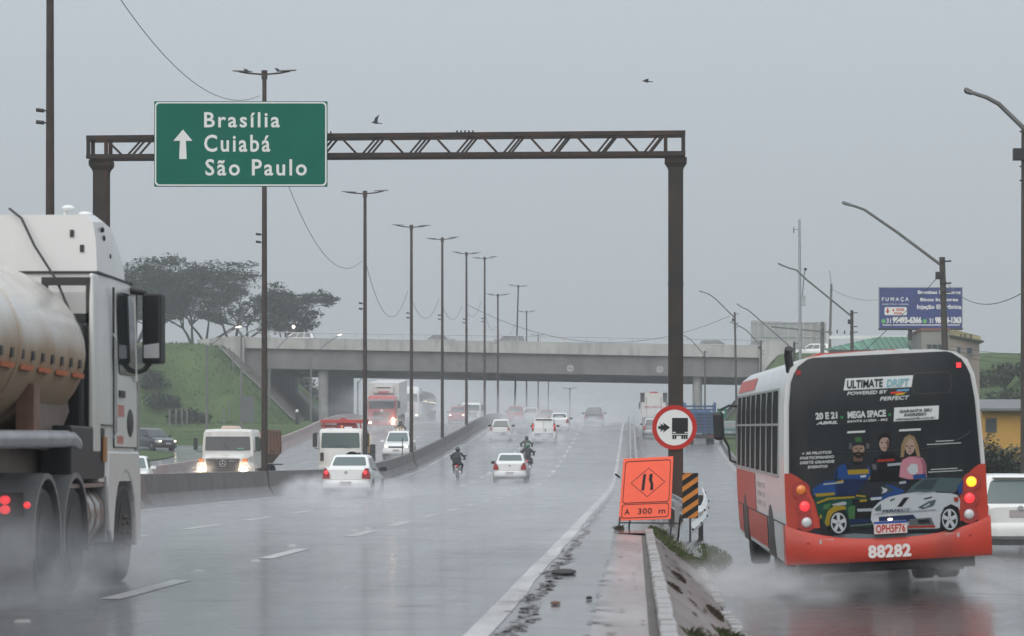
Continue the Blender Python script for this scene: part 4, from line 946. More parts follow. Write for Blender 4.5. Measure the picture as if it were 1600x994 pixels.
MB().hexa([(-.1,.05,ze-gz-.08),(wx,.05,ze-gz-.08),(wx,5,zt_-gz-.05),(-.1,5,zt_-gz-.05),(-.1,.05,ze-gz-.02),(wx,.05,ze-gz-.02),(wx,5,zt_-gz+.0),(-.1,5,zt_-gz+.0)]).build('roof_deck', DKW, b3)
window(b3, .15,.62, .6, ze-gz-.95, ze-gz-.35, DKW, GLB, 0)
bx_ = (1570-CX)*96/FPX
tree('garden_tree','dark leafy tree in front of the yellow house above the white hatchback',((1572-CX)*100/FPX,100,side(100,9)-.3),2.75,3.4,77,0,leaves=46,size=.075,mt=LEAF2,flatc=.9,trunk=.06,fork=.2,z0=.12)
o = MB().box(-.8,.8,0,.2,0,.42).build('garden_wall', WHITEP, bevel=.02); o.location = ((1580-CX)*90/FPX,90,side(90,9)+.05); tag(o,'short white wall below the dark tree, just above the hatchback roof','wall')
# trees on the right hillside
for k,(px,dd,h_) in enumerate(((1552,232,3.2),(1575,236,3.6),(1600,230,3.4),(1560,222,2.6),(1588,221,2.8))):
    x = (px-CX)*dd/FPX; bush('bush', ('bush at the left of the green hillside','tall bush on the hillside top','bush by the right edge high on the hillside','low bush above the yellow house','low bush above the grey roof at the right edge')[k], (x,dd,terr(x,dd)-.4), (2.6,2.0,1.3), 900, .2, 80+k, MATS['leaf'], 'bushes on the right hillside')
# green direction sign beyond the side road
d = 255; x, _, z = W(1128,646,d)
t = thing('exit_sign','small green direction sign with a white diagonal arrow behind the blue truck','road sign',(x,d,z)); MB().box(-.42,.42,0,.04,-.42,.42).build('board', GREEN_S, t)
m = MB(); m.poly([(-.25,-.004,-.22),(-.17,-.004,-.28),(.16,-.004,.08),(.08,-.004,.14)]); m.poly([(.26,-.004,.2),(-.02,-.004,.18),(.22,-.004,-.06)]); m.build('arrow', SIGNW, t, fix=False)
MB().box(-.04,.04,.045,.1,-2.2,.3).build('post', POSTM, t)

# birds
def bird(p, sp, lab, up=.5, rz=0):
    t = MB(); t.loft([[(y_*0+r*math.cos(a), y_, r*.8*math.sin(a)) for a in [i*1.0472 for i in range(6)]] for y_,r in ((-.14,.012),(-.07,.035),(0,.045),(.07,.035),(.10,.026),(.13,.024),(.16,.006))])
    for s in (-1,1): t.add([(s*.03,.06,.01),(s*.03,-.06,.01),(s*sp*.5,-.05,sp*up*.5),(s*sp*.5,.07,sp*up*.5),(s*sp,-.08,sp*up)],[(0,1,2,3),(3,2,4)])
    t.add([(-.02,-.12,0),(.02,-.12,0),(.05,-.23,0),(-.05,-.23,0)],[(0,1,2,3)])
    o = t.build('bird', flat('bird_grey',(.06,.06,.065)), fix=False); o.location = p; o.rotation_euler = (.1,.3,rz); tag(o,lab,'bird','birds in the sky')
bird(W(587,192,105),.24,'bird flying with raised wings just above the gantry truss',1.0,1.9)
bird(W(1010,127,105),.20,'bird gliding high in the sky above the right gantry post',.15,1.7)
for k,(px,y) in enumerate(((384,113),(433,111))):
    o = MB(); o.ell((0,0,.05),(.03,.08,.04),8,6); o.ell((0,.07,.085),(.022,.026,.022),8,5); o.beam((0,-.07,.04),(0,-.15,.01),.03,.012)
    b = o.build('bird', MATS['bird_grey']); b.location = W(px,y,105.6); b.location.z = prof(105)-.05+15.6+.035+(-.01,.01)[k]; b.rotation_euler = (0,0,1.2+k); tag(b, 'small bird perched on the '+('left' if k==0 else 'right')+' lantern of the pole behind the green sign', 'bird', 'birds perched on a light pole')
# ------------------------------------------------------------------ cars
def gz_at(x, y): return surf(x, y)
def put(t, x, y, fwd=True, extra=0.0, L=4.0):
    """stand a vehicle on the road, pitched with the slope; y is its end nearest to the camera"""
    yc = y+L/2; z0, z1 = gz_at(x,yc-1.2), gz_at(x,yc+1.2)
    t.location = (x, yc, (z0+z1)/2+.005); p = math.atan2(z1-z0, 2.4)
    t.rotation_mode = 'ZYX' if False else 'XYZ'
    t.rotation_euler = (p if fwd else -p, 0, (0 if fwd else math.pi)+extra)
def wheel(parent, x, y, r=.31, w=.2, rim=RIMM, name='wheel', s=1):
    n = 22; m = MB(); rings = []
    for o, q in ((-w/2,.80),(-w/2,.94),(-w*.38,1.0),(w*.38,1.0),(w/2,.94),(w/2,.80)):
        rings.append([(x+o, y+r*q*math.cos(2*math.pi*i/n), r+r*q*math.sin(2*math.pi*i/n)) for i in range(n)])
    m.loft(rings); wo = m.build(name, RUBBER, parent, smooth=True)
    m = MB(); xo = x+s*(w/2+.004)
    if r > .4:
        m.loft([[(xo-s*dx, y+r*q*math.cos(2*math.pi*i/20), r+r*q*math.sin(2*math.pi*i/20)) for i in range(20)] for q,dx in ((.66,-.002),(.60,.05),(.34,.06),(.30,0),(.05,-.01))]); m.build('rim', mat('truck_rim',(.045,.043,.042),.6,.2,var=.3,vscale=5), wo, smooth=True); return wo
    m.add([(xo, y, r)]+[(xo-s*.02*(i%2), y+r*.64*math.cos(2*math.pi*i/20), r+r*.64*math.sin(2*math.pi*i/20)) for i in range(20)], [(0,1+i,1+(i+1)%20) for i in range(20)])
    m.build('rim', rim, wo, fix=False)
    return wo
TYPES = {  # lower body stations (t, ztop, halfwidth, zbottom) at H=1.5; greenhouse base rear/front, roof rear/front
 'sedan': ([(0,.98,.84,.42),(.012,1.035,.93,.32),(.05,1.065,.975,.25),(.16,1.06,1,.22),(.30,.94,1,.2),(.72,.92,1,.2),(.88,.82,.97,.22),(.965,.74,.90,.27),(1,.62,.80,.36)], (.155,.745),(.285,.565), .93),
 'hatch': ([(0,.88,.86,.42),(.012,.93,.94,.32),(.06,.94,.98,.24),(.3,.93,1,.2),(.72,.92,1,.2),(.88,.82,.97,.22),(.965,.74,.90,.27),(1,.62,.80,.36)], (.012,.745),(.09,.56), .93),
 'suv':   ([(0,.92,.88,.42),(.012,.96,.95,.34),(.06,.97,.985,.27),(.3,.96,1,.25),(.72,.96,1,.25),(.88,.90,.97,.27),(.965,.82,.91,.30),(1,.68,.82,.38)], (.012,.735),(.075,.56), .955),
 'pickup':([(0,.93,.92,.46),(.010,.955,.96,.36),(.06,.955,.985,.28),(.35,.955,1,.26),(.72,.94,1,.26),(.88,.88,.97,.28),(.965,.80,.91,.31),(1,.66,.82,.40)], (.40,.745),(.425,.60), .93),
 'crew':  ([(0,.93,.92,.46),(.010,.955,.96,.36),(.06,.955,.985,.28),(.35,.955,1,.26),(.72,.94,1,.26),(.88,.88,.97,.28),(.965,.80,.91,.31),(1,.66,.82,.40)], (.33,.775),(.36,.62), .93),
 'van':   ([(0,.95,.95,.36),(.006,.97,.98,.30),(.05,.97,1,.24),(.3,.97,1,.22),(.72,.93,1,.22),(.88,.82,.97,.24),(.965,.74,.90,.28),(1,.62,.80,.36)], (.006,.79),(.02,.60), .93),
}
def pane(m, quad, off, ch=.12, mi=0):
    """window pane with clipped corners from 4 corner points (ccw seen from outside), pushed out by off"""
    q = [Vector(p) for p in quad]; nrm = (q[1]-q[0]).cross(q[3]-q[0]).normalized()*off
    pts = []
    for i in range(4):
        p = q[i]; a = q[i-1]; b = q[(i+1)%4]; L = min((a-p).length,(b-p).length)*ch
        pts.append(p+(a-p).normalized()*L+nrm); pts.append(p+(a-p).normalized()*L*.3+(b-p).normalized()*L*.3+nrm); pts.append(p+(b-p).normalized()*L+nrm)
    m.poly(pts, mi)
def car(name, lab, cat, typ, L, Wd, H, paint, x, y, fwd=True, extra=0.0, group=None, lit=True, rearglass=None, dark_lower=None, tail='corner', opts=()):
    t = thing(name, lab, cat, (0,0,0), 0, group); k = H/1.5; hwid = Wd/2
    st, (br_, bf), (rr, rf), belt = TYPES[typ]
    Y = lambda q: -L/2+q*L
    rings = []
    for q, zt_, hf, zb_ in st:
        h = hwid*hf; zt_ *= k; y_ = Y(q); dz = zt_-zb_
        half = [(h*.80,zb_),(h*.95,zb_+.07),(h*.995,zb_+dz*.42),(h*.99,zb_+dz*.66),(h*.955,zt_-.10),(h*.90,zt_-.02),(h*.62,zt_+.012),(0,zt_+.02)]
        rings.append([(a,y_,b) for a,b in half]+[(-a,y_,b) for a,b in reversed(half[:-1])])
    MB().loft(rings).build('body', paint, t, smooth=True)
    zb_ = belt*k-.02; zr_ = H-.035; wb, wr = hwid*.885, hwid*(.70 if typ != 'van' else .80)
    def yl(v, f): return lerp(Y(bf),Y(rf),v) if f else lerp(Y(br_),Y(rr),v)
    def rring(v, ins=0.0, z=None, c=.09):
        a = lerp(wb,wr,v**1.15)-ins; y0, y1 = yl(v,0)+ins*1.3, yl(v,1)-ins*1.3; zz = lerp(zb_,zr_,v) if z is None else z
        return [(a-c,y0,zz),(a-.02,y0+c*.4,zz),(a,y0+c*1.4,zz),(a,y1-c*1.8,zz),(a-.02,y1-c*.6,zz),(a-c*1.2,y1,zz),
                (-a+c*1.2,y1,zz),(-a+.02,y1-c*.6,zz),(-a,y1-c*1.8,zz),(-a,y0+c*1.4,zz),(-a+.02,y0+c*.4,zz),(-a+c,y0,zz)]
    MB().loft([rring(0),rring(.45),rring(.85),rring(.96,.0),rring(1.0,.05,H-.018),rring(1.0,.22,H)]).build('cabin', paint, t, smooth=True)
    def gw(v): return lerp(wb,wr,v**1.15)
    gl = rearglass or GLASS
    if typ not in ('van',) or 'rearwin' in opts:
        v0, v1 = (.36,.89) if typ == 'sedan' else (.07,.87) if typ not in ('hatch','suv') else (.10,.86)
        m = MB(); c = .10; pane(m, [(-gw(v0)+c,yl(v0,0),lerp(zb_,zr_,v0)),(gw(v0)-c,yl(v0,0),lerp(zb_,zr_,v0)),(gw(v1)-c,yl(v1,0),lerp(zb_,zr_,v1)),(-gw(v1)+c,yl(v1,0),lerp(zb_,zr_,v1))], .012); m.build('rear_window', gl, t, fix=False)
    v0, v1 = .06,.88; m = MB(); c = .10
    pane(m, [(gw(v0)-c,yl(v0,1),lerp(zb_,zr_,v0)),(-gw(v0)+c,yl(v0,1),lerp(zb_,zr_,v0)),(-gw(v1)+c,yl(v1,1),lerp(zb_,zr_,v1)),(gw(v1)-c,yl(v1,1),lerp(zb_,zr_,v1))], .012, .08); m.build('windscreen', gl, t, fix=False)
    nwin = {'sedan':2,'hatch':2,'suv':3,'pickup':1,'crew':2,'van':1}[typ]
    for s in (-1,1):
        v0, v1 = .08,.84
        for i in range(nwin):
            lo, hi = .10, .93
            if typ == 'van': lo = .62
            a = lerp(lo,hi,i/nwin)+.012; b = lerp(lo,hi,(i+1)/nwin)-.012
            P = lambda q, v: (s*gw(v), lerp(yl(v,0),yl(v,1),q), lerp(zb_,zr_,v))
            qd = [P(a,v0),P(b,v0),P(b,v1),P(a,v1)]
            if s < 0: qd = [qd[1],qd[0],qd[3],qd[2]]
            m = MB(); pane(m, qd, .012, .1); m.build('side_window', GLASS, t, fix=False)
        MB().loft([[(s*(hwid+.02+q),Y(bf)-.32+dy,zb_+.07+dz) for dy,dz in ((-.05*e,-.07*e),(.07*e,-.06*e),(.06*e,.07*e),(-.05*e,.08*e))] for q,e in ((-.06,.5),(.02,1),(.16,1),(.2,.6))]).build('mirror', paint if 'pmirror' in opts else BLACK, t, smooth=True)
        wb2 = L*.305
        for yy in (-wb2, wb2): 
            MB().prism([(yy+.37*math.cos(a), .31+.37*math.sin(a)) for a in [math.pi*2*i/18 for i in range(18)]], s*(hwid-.12), s*(hwid+.004), 'x').build('wheel_arch', BLACK, t)
            wheel(t, s*(hwid-.09), yy, .31 if H < 1.62 else .35, .2, RIMM, 'wheel', s)
    lowp = dark_lower or paint
    for s, nm in ((-1,'rear_bumper'),(1,'front_bumper')):
        e = L/2; rg = []
        for z, o, f in ((.30,-.02,.93),(.36,.05,.97),(.52,.065,.98),(.60,.03,.96)):
            z *= k; rg.append([(a*hwid*f, s*(e+o-c_), z) for a,c_ in ((-1,.42),(-.97,.16),(-.80,.03),(-.4,0),(.4,0),(.80,.03),(.97,.16),(1,.42))])
        MB().loft(rg).build(nm, lowp, t, smooth=True)
        MB().box(-hwid*.86,hwid*.86,s*(e-.35) if s>0 else -e+.02,s*(e-.02) if s>0 else -e+.35,.19*k,.305*k).build('lower_valance', BLACK, t)
        zc = (.50 if typ in ('sedan','pickup','suv') else .50)*k
        if 'plate_high' in opts and s < 0: zc = .78*k
        yy = s*(e+.07) if zc < .62*k else s*(e+.004)
        MB().box(-.20,.20,min(yy,yy+s*.01),max(yy,yy+s*.01),zc-.065,zc+.065).build('licence_plate', PLATEG, t)
    e = L/2
    for s in (-1,1):
        if tail == 'corner': a0,a1,z0,z1,dp = (.66,.965,.66,1.02,.22) if typ == 'sedan' else (.70,.955,.66,.93,.22)
        elif tail == 'tall': a0,a1,z0,z1,dp = .84,1.0,.72,1.22,.10
        else: a0,a1,z0,z1,dp = .76,.97,.66,.97,.16
        a0,a1 = a0*hwid*s,a1*hwid*s; z0*=k; z1*=k; o = -.05
        tw = .93 if tail != 'tall' else .955
        m = MB(); m.loft([[(a0+(a1-a0)*g_,-e+o,z),(a1*f,-e+o+.06,z),(a1*f*1.02,-e+dp,z),(a0+(a1-a0)*g_,-e+dp,z)] for z,f,g_ in ((z0,1.0,0),(lerp(z0,z1,.5),.99,.05),(z1,tw,.45 if typ == 'sedan' else 0))]); m.build('tail_lamp', TAILR, t, smooth=False)
        if lit and fwd: MB().ell((lerp(a0,a1,.46),-e+o-.002,lerp(z0,z1,.60)),((abs(a1-a0))*.26,.02,(z1-z0)*.20),10,6).build('lit_bulb', TAILL, t)
        q0,q1 = .56*hwid*s,.95*hwid*s; zf = .70*k if typ in ('suv','crew','pickup') else .64*k
        MB().loft([[(q0,e-.02*0+.012-.03,z),(q1*.97,e-.13,z),(q1,e-.34,z),(q0,e-.25,z)] for z in (zf-.06,zf+.08)]).build('headlamp', LENS, t)
        if lit and not fwd: MB().ell((.70*hwid*s,e-.06,zf+.01),(.085,.05,.06),10,6).build('lit_bulb', HEADS, t)
    MB().prism([(-hwid*.5,.64*k),(hwid*.5,.64*k),(hwid*.53,.72*k),(-hwid*.53,.72*k)], e-.06, e+.012).build('grille', BLACK, t)
    if typ in ('pickup','crew'):
        MB().box(-hwid*.80,hwid*.80,-e+.10,Y(br_)-.06,.956*k+.005,.97*k+.012).build('bed_cover', BLACK, t)
    if typ == 'sedan': MB().prism([(-hwid*.58,.62*k),(hwid*.58,.62*k),(hwid*.72,.99*k),(-hwid*.72,.99*k)], -e-.012, -e+.05).build('boot_lid', paint, t, bevel=.02)
    if 'emblem' in opts: MB().prism([(.055*math.cos(i*.4488),.88*k+.045*math.sin(i*.4488)) for i in range(14)], -e-.03,-e-.012).build('emblem', CHROME, t)
    if 'vanlines' in opts:
        MB().box(-.008,.008,-e-.02,-e-.002,.45,H-.18).build('door_gap', BLACK, t); MB().box(.10,.17,-e-.035,-e-.002,.86,1.06).build('door_handle', BLACK, t)
        MB().box(-.62,.62,-e-.012,-e+.1,H-.10,H-.02).build('rear_spoiler', BLACK, t)
    if 'spoiler' in opts: MB().box(-gw(.95)*.8,gw(.95)*.8,yl(1,0)-.12,yl(1,0)+.1,H-.07,H-.03).build('rear_spoiler', paint, t, bevel=.02)
    if 'rack' in opts:
        for s in (-1,1): MB().tube([(s*wr*.86,yl(1,0)+.2,H+.03),(s*wr*.86,yl(1,1)-.2,H+.03)],.02,6).build('roof_rail', BLACK, t)
    if 'taxi' in opts:
        m = MB(); text_fit(m,'CORRETA',-.36,.36,lerp(zb_,zr_,.42),lerp(zb_,zr_,.62),lerp(yl(.42,0),yl(.62,0),.5)-.07,.03); m.build('window_lettering', SIGNW, t, fix=False)
    put(t, x, y, fwd, extra, L)
    return t
TR = 'traffic climbing the hill'; TO = 'traffic coming down the hill'
etios = car('white_sedan','white sedan with lit red tail lamps throwing up spray beside the median barrier','car','sedan',4.3,1.70,1.51,WHITEP,-9.98,100,True,-.035,TR,True,GLASSG,opts=('emblem',))
prisma = car('white_sedan','white sedan with dark unlit tail lamps between the two motorcycle lanes','car','sedan',4.4,1.72,1.48,WHITEP,-6.38,146,True,0,TR,False,GLASSG,opts=('emblem',))
strada = car('white_pickup','small white pickup with dark lower tailgate near the barrier, ahead of the left motorcyclist','pickup truck','pickup',4.4,1.66,1.55,WHITEP,-10.55,224,True,0,TR,False,GLASSG,dark_lower=DKGREY)
vanw = car('white_van','white panel van with tall red tail lamps and closed rear doors in the middle lane','van','van',4.2,1.80,1.83,WHITEP,-6.95,218,True,0,TR,True,tail='tall',dark_lower=DKGREY,opts=('vanlines',))
car('red_estate','faded red car on the crest beside the barrier, directly under the leaning pole','car','suv',4.0,1.64,1.62,REDP,-11.3,270,True,0,TR,False,opts=('spoiler',))
car('white_suv','white estate with dark rear window going over the crest next to the red car','car','suv',4.6,1.80,1.72,WHITEP,-10.85,298,True,0,TR,False,opts=('rack',))
car('red_hatchback','small dark red car half hidden behind the white estate on the crest','car','hatch',3.9,1.62,1.5,REDP,-9.35,302,True,0,TR,False)
car('white_sedan','white sedan with pale lettering across its rear window, ahead of the white van','car','sedan',4.3,1.70,1.50,WHITEP,-6.45,243,True,0,TR,False,opts=('taxi',))
car('dark_suv','dark grey suv alone in the right lane near the crest','car','suv',4.2,1.76,1.66,DKGREY,-3.72,257,True,0,TR,False,opts=('rack',))
# oncoming
car('oncoming_pickup','oncoming white crew-cab pickup with headlamps on behind the median barrier','pickup truck','crew',5.2,1.86,1.80,WHITEP,-15.55,187,False,0,TO,True,GLASSG,opts=('pmirror',))
car('oncoming_red_car','oncoming red car with both headlamps reflected on the wet road','car','suv',4.0,1.72,1.62,REDP,-16.75,270,False,0,TO,True)
car('oncoming_hatchback','faint pale oncoming car far behind the barrier on the crest, with a single visible headlamp','car','hatch',4.0,1.70,1.5,mat('pale_red_paint',(.5,.30,.27),.35,coat=.5),-15.9,318,False,0,TO,True)
car('dark_hatchback','dark grey car with four lights on, turning on the service road below the grass slope','car','hatch',4.1,1.72,1.5,DKGREY,-34.4,203,False,.72,None,True)
car('white_hatchback_oncoming','white car mostly hidden behind the end of the median barrier and the tanker cab','car','hatch',4.0,1.70,1.5,WHITEP,-22.35,126,False,.12,TO,False,GLASSG,opts=('pmirror',))
# right
gol = car('white_hatchback','white hatchback cut off by the right edge of the picture beside the bus','car','hatch',3.9,1.66,1.46,WHITEP,6.95,52.0,True,0.0,None,False,GLASSG,opts=('plate_high','spoiler','emblem'))
car('silver_pickup','silver pickup hidden partly behind the round sign, following the white tanker uphill','pickup truck','crew',5.0,1.8,1.75,SILVER,1.55,262,True,0,None,True)
car('parked_car','small dark car beside the green sign at the foot of the right embankment','car','hatch',4.0,1.7,1.5,mat('teal_paint',(.10,.17,.18),.3,coat=.6),8.6,262,True,0,None,True)
# traffic and parked cars up on the overpass
def deckcar(name, lab, px, yb, paint, typ, d, rz):
    t = car(name, lab, 'car', typ, 4.2, 1.72, 1.55, paint, 0, 0, True, 0, None, False); x = (px-CX)*d/FPX
    t.location = (x, d, (pbot(x)+.25) if x < bx1 else yb); t.rotation_euler = (0,0,rz); return t
deckcar('deck_car','roof of a low dark car crossing the overpass beside the fourth light pole',681,0,DKGREY,'sedan',303.5,R(90))
deckcar('deck_car','rounded grey car on the overpass left of the leaning pole',791,0,DKGREY,'hatch',303.5,R(90))
deckcar('deck_car','dark green grey car on the overpass right of the gantry post',1121,0,mat('deep_green_paint',(.06,.075,.07),.3,coat=.5),'hatch',303.5,R(-90))
deckcar('deck_car','small dark car at the right end of the overpass in front of the grey billboard',1200,0,DKGREY,'hatch',303.5,R(-90))
lampcar = deckcar('deck_car','car with a lit lamp at the left end of the overpass under the spreading tree',462,0,SILVER,'suv',303.5,R(90))
MB().ell((-1.9,0,2.05),(.17,.17,.17),10,7).build('roof_lamp', LAMPON, lampcar)
deckcar('parked_white_car','white car parked at the top of the right embankment beside the utility posts',1270,12.25,WHITEP,'suv',306,R(70))

# ------------------------------------------------------------------ lorries
def cabover(t, Wd, H, L, paint, z0=.55, lit=HEADL, visor=False, glass=GLASS, roof=.0, grille=True, deep=False, glz=(.52,.80), y0=0.0):
    """cab-over front; local +y is forward, cab front at y=y0, reaching back L"""
    h = Wd/2; f = y0; zr = H
    rg = []
    for y_, hf, top, bot in ((f-L,.985,zr-.02,z0),(f-L*.5,1,zr,z0),(f-.35,1,zr-.02,z0-.15),(f-.12,.985,zr-.16,z0-.2),(f-.0,.94,zr-.40,z0-.2)):
        a = h*hf; rg.append([(-a,y_,bot),(a,y_,bot),(a,y_,lerp(bot,top,.5)),(a*.985,y_,top-.14),(a*.92,y_,top-.03),(a*.6,y_,top),(-a*.6,y_,top),(-a*.92,y_,top-.03),(-a*.985,y_,top-.14),(-a,y_,lerp(bot,top,.5))])
    MB().loft(rg).build('cab', paint, t, smooth=True)
    g0, g1 = lerp(z0,H,glz[0]), lerp(z0,H,glz[1])
    m = MB(); pane(m,[(h*.87,f+.012,g0),(-h*.87,f+.012,g0),(-h*.84,f+.012-.14*0,g1),(h*.84,f+.012,g1)],.012,.06); w_ = m.build('windscreen', glass, t, fix=False)
    MB().tube([(-.5,f+.035,g0-.01),(.05,f+.04,g0+.1),(.2,f+.04,g0+.13)],.014,5).build('wiper', BLACK, t)
    if grille:
        MB().prism([(-h*.62,lerp(z0,H,.07)),(h*.62,lerp(z0,H,.07)),(h*.58,lerp(z0,H,.40)),(-h*.58,lerp(z0,H,.40))], f-.02, f+.03).build('grille', DARKM, t)
        m = MB()
        for k in range(5): z = lerp(z0,H,.11+.06*k); m.box(-h*.56,h*.56,f+.032,f+.045,z,z+.03)
        m.build('grille_bar', paint, t)
    MB().prism([(-h*.99,z0-.30),(h*.99,z0-.30),(h*1.0,z0+.10),(-h*1.0,z0+.10)], f-.25, f+.09).build('bumper', paint, t, bevel=.04)
    for s in (-1,1):
        MB().box(s*h*.80-.16,s*h*.80+.16,f+.02,f+.11,z0-.14,z0+.06).build('headlamp', LENS, t)
        if lit: MB().ell((s*h*.80,f+.12,z0-.04),(.13,.05,.09),10,6).build('lit_bulb', lit, t)
        xx = s*(h+.19); m = MB(); m.box(xx-.12,xx+.12,f-.16,f-.02,g0+.05,g1-.02); m.build('mirror', BLACK, t, bevel=.03)
        MB().tube([(s*h*.97,f-.2,g1-.05),(xx,f-.12,g1+.02),(xx,f-.1,g1-.1)],.02,5).build('mirror_arm', BLACK, t); MB().tube([(s*h*.98,f-.2,g0-.05),(xx,f-.1,g0-.02),(xx,f-.1,g0+.08)],.02,5).build('mirror_arm', BLACK, t)
        m = MB(); qd = [(s*(h+.0),f-L*.55,g0-.05),(s*(h+.0),f-.28,g0-.05),(s*(h-.01),f-.30,g1-.02),(s*(h-.01),f-L*.5,g1-.02)]
        if s < 0: qd = [qd[1],qd[0],qd[3],qd[2]]
        pane(m, qd, .012, .08); m.build('side_window', GLASS, t, fix=False)
    if visor: MB().prism([(f-.02,g1+.02),(f+.26,g1-.06),(f+.27,g1-.01),(f-.02,g1+.12)], -h*.93, h*.93, 'x').build('sun_visor', visor, t)
def axle(t, Wd, y, r=.5, dual=False):
    for s in (-1,1):
        wheel(t, s*(Wd/2-.17), y, r, .30, RIMM, 'wheel', s)
        if dual: wheel(t, s*(Wd/2-.52), y, r, .30, RIMM, 'wheel', s)
def chassis(t, Wd, y0, y1):
    for s in (-1,1): MB().box(s*.42-.06,s*.42+.06,y0,y1,.62,.92).build('chassis_rail', DARKM, t)

# bonneted white dump truck
t = thing('dump_truck','oncoming white bonneted dump truck with bright headlamps and a brown tipper body','truck',(0,0,0),0,TO); Lt = 8.5
h = 1.22
rg = []
for y_, hf, top in ((1.6,1,2.72),(1.9,1.0,2.72),(2.12,.97,2.60)): rg.append([(-h*hf,y_,.9),(h*hf,y_,.9),(h*hf,y_,1.9),(h*hf*.96,y_,top-.16),(h*hf*.88,y_,top-.03),(h*hf*.5,y_,top),(-h*hf*.5,y_,top),(-h*hf*.88,y_,top-.03),(-h*hf*.96,y_,top-.16),(-h*hf,y_,1.9)])
rg2 = [[(a,y_-1.6+.3,c) for a,y_,c in rg[0]]]+rg
MB().loft(rg2).build('cab', DIRTW, t, smooth=True)
m = MB(); pane(m,[(1.06,2.13,1.72),(-1.06,2.13,1.72),(-1.03,2.12,2.36),(1.03,2.12,2.36)],.02,.07); m.build('windscreen', mat('dull_windscreen',(.10,.10,.105),.15), t, fix=False)
MB().box(-.20,.10,2.16,2.17,1.78,1.84).build('dash_note', flat('note_green',(.12,.35,.25)), t).location.x = -.55
m = MB(); m.tube([(-.1,2.165,1.72),(.12,2.17,1.98),(.15,2.17,2.1)],.012,5); m.build('wiper', BLACK, t)
rg = []
for y_, hf, top in ((2.05,.96,1.72),(2.6,.90,1.62),(3.15,.78,1.48),(3.28,.72,1.40)): rg.append([(-h*hf,y_,.75),(h*hf,y_,.75),(h*hf,y_,top-.22),(h*hf*.86,y_,top-.05),(h*hf*.4,y_,top),(-h*hf*.4,y_,top),(-h*hf*.86,y_,top-.05),(-h*hf,y_,top-.22)])
MB().loft(rg).build('bonnet', DIRTW, t, smooth=True)
MB().prism([(-.72,.72),(.72,.72),(.80,1.34),(-.80,1.34)], 3.27, 3.31).build('grille', mat('grille_brown',(.12,.10,.095),.5), t)
m = MB()
for k in range(5): m.box(-.70,.70,3.312,3.325,.80+.11*k,.83+.11*k)
m.build('grille_bar', DARKM, t)
m = MB()
for i in range(20):
    a, b = i*.31416, (i+1)*.31416; m.poly([(r_*math.cos(q),3.34,1.12+r_*math.sin(q)) for r_,q in ((.13,a),(.155,a),(.155,b),(.13,b))])
for a in (90,210,330): m.beam((0,3.34,1.12),(.13*math.cos(R(a)),3.34,1.12+.13*math.sin(R(a))),.02,.03)
m.build('star_emblem', CHROME, t, fix=False)
m = MB(); text_fit(m,'Atego',-.02,.30,0,.07,0,.02); m.v = [(-.32-a,3.325,1.20+c) for a,b,c in m.v]; m.build('lettering', SIGNW, t, fix=False)
MB().prism([(-1.22,.38),(1.22,.38),(1.22,.70),(-1.22,.70)], 3.05, 3.40).build('bumper', DIRTW, t, bevel=.05)
for s in (-1,1):
    MB().loft([[(s*a,y_,z) for a,z in ((.80,.70),(1.26,.62),(1.26,1.0),(1.05,1.26),(.80,1.22))] for y_ in (2.1,2.9,3.22)]).build('wing', DIRTW, t, smooth=True)
    MB().box(s*1.0-.18,s*1.0+.18,3.20,3.30,.74,.98).build('headlamp', LENS, t); MB().ell((s*.96,3.31,.86),(.16,.06,.11),12,7).build('lit_bulb', HEADL, t)
    MB().box(s*1.02-.1,s*1.02+.1,3.10,3.27,1.20,1.34).build('indicator', AMBER, t)
    MB().box(s*1.52-.09,s*1.52+.09,2.0,2.12,1.75,2.3).build('mirror', BLACK, t, bevel=.03); MB().tube([(s*1.2,2.0,1.68),(s*1.5,2.05,1.70),(s*1.52,2.05,1.8)],.02,5).build('mirror_arm', BLACK, t)
    m = MB(); qd = [(s*1.222,.65,1.72),(s*1.222,1.75,1.72),(s*1.19,1.70,2.36),(s*1.19,.7,2.36)]; qd = qd if s > 0 else [qd[1],qd[0],qd[3],qd[2]]; pane(m,qd,.012,.08); m.build('side_window', GLASS, t, fix=False)
MB().prism([(-.42,2.72),(.42,2.72),(.34,2.86),(-.34,2.86)], .9, 1.75).build('roof_cowl', mat('cream_cowl',(.62,.48,.38),.5), t, bevel=.03)
TIP = mat('tipper_brown',(.30,.145,.085),.6,var=.4,vscale=1.5,dirt=((.13,.08,.06),1.5,.6))
MB().loft([[(a*1.25,y_,z) for a,z in ((-.72,1.12),(.72,1.12),(1.03,1.6),(1.03,2.62),(-1.03,2.62),(-1.03,1.6))] for y_ in (-4.4,-.05)]).build('tipper_body', TIP, t)
for k in range(6):
    for s in (-1,1): y_ = -4.3+k*.82; MB().box(s*1.288,s*1.36,y_,y_+.12,1.6,2.6).build('body_rib', TIP, t)
for s in (-1,1): MB().box(s*1.29-.05,s*1.29+.07,-4.4,-.05,2.625,2.72).build('top_rail', TIP, t)
chassis(t,2.4,-4.3,3.0); axle(t,2.44,2.35,.52); axle(t,2.44,-1.9,.52,True); axle(t,2.44,-3.2,.52,True)
for s in (-1,1): MB().box(s*1.2-.3,s*1.2+.2,-3.9,-.8,1.04,1.10).build('mudguard', DARKM, t)
t.location = (-18.75,132+3.4,prof(134)); t.rotation_euler = (0,0,math.pi-.055)
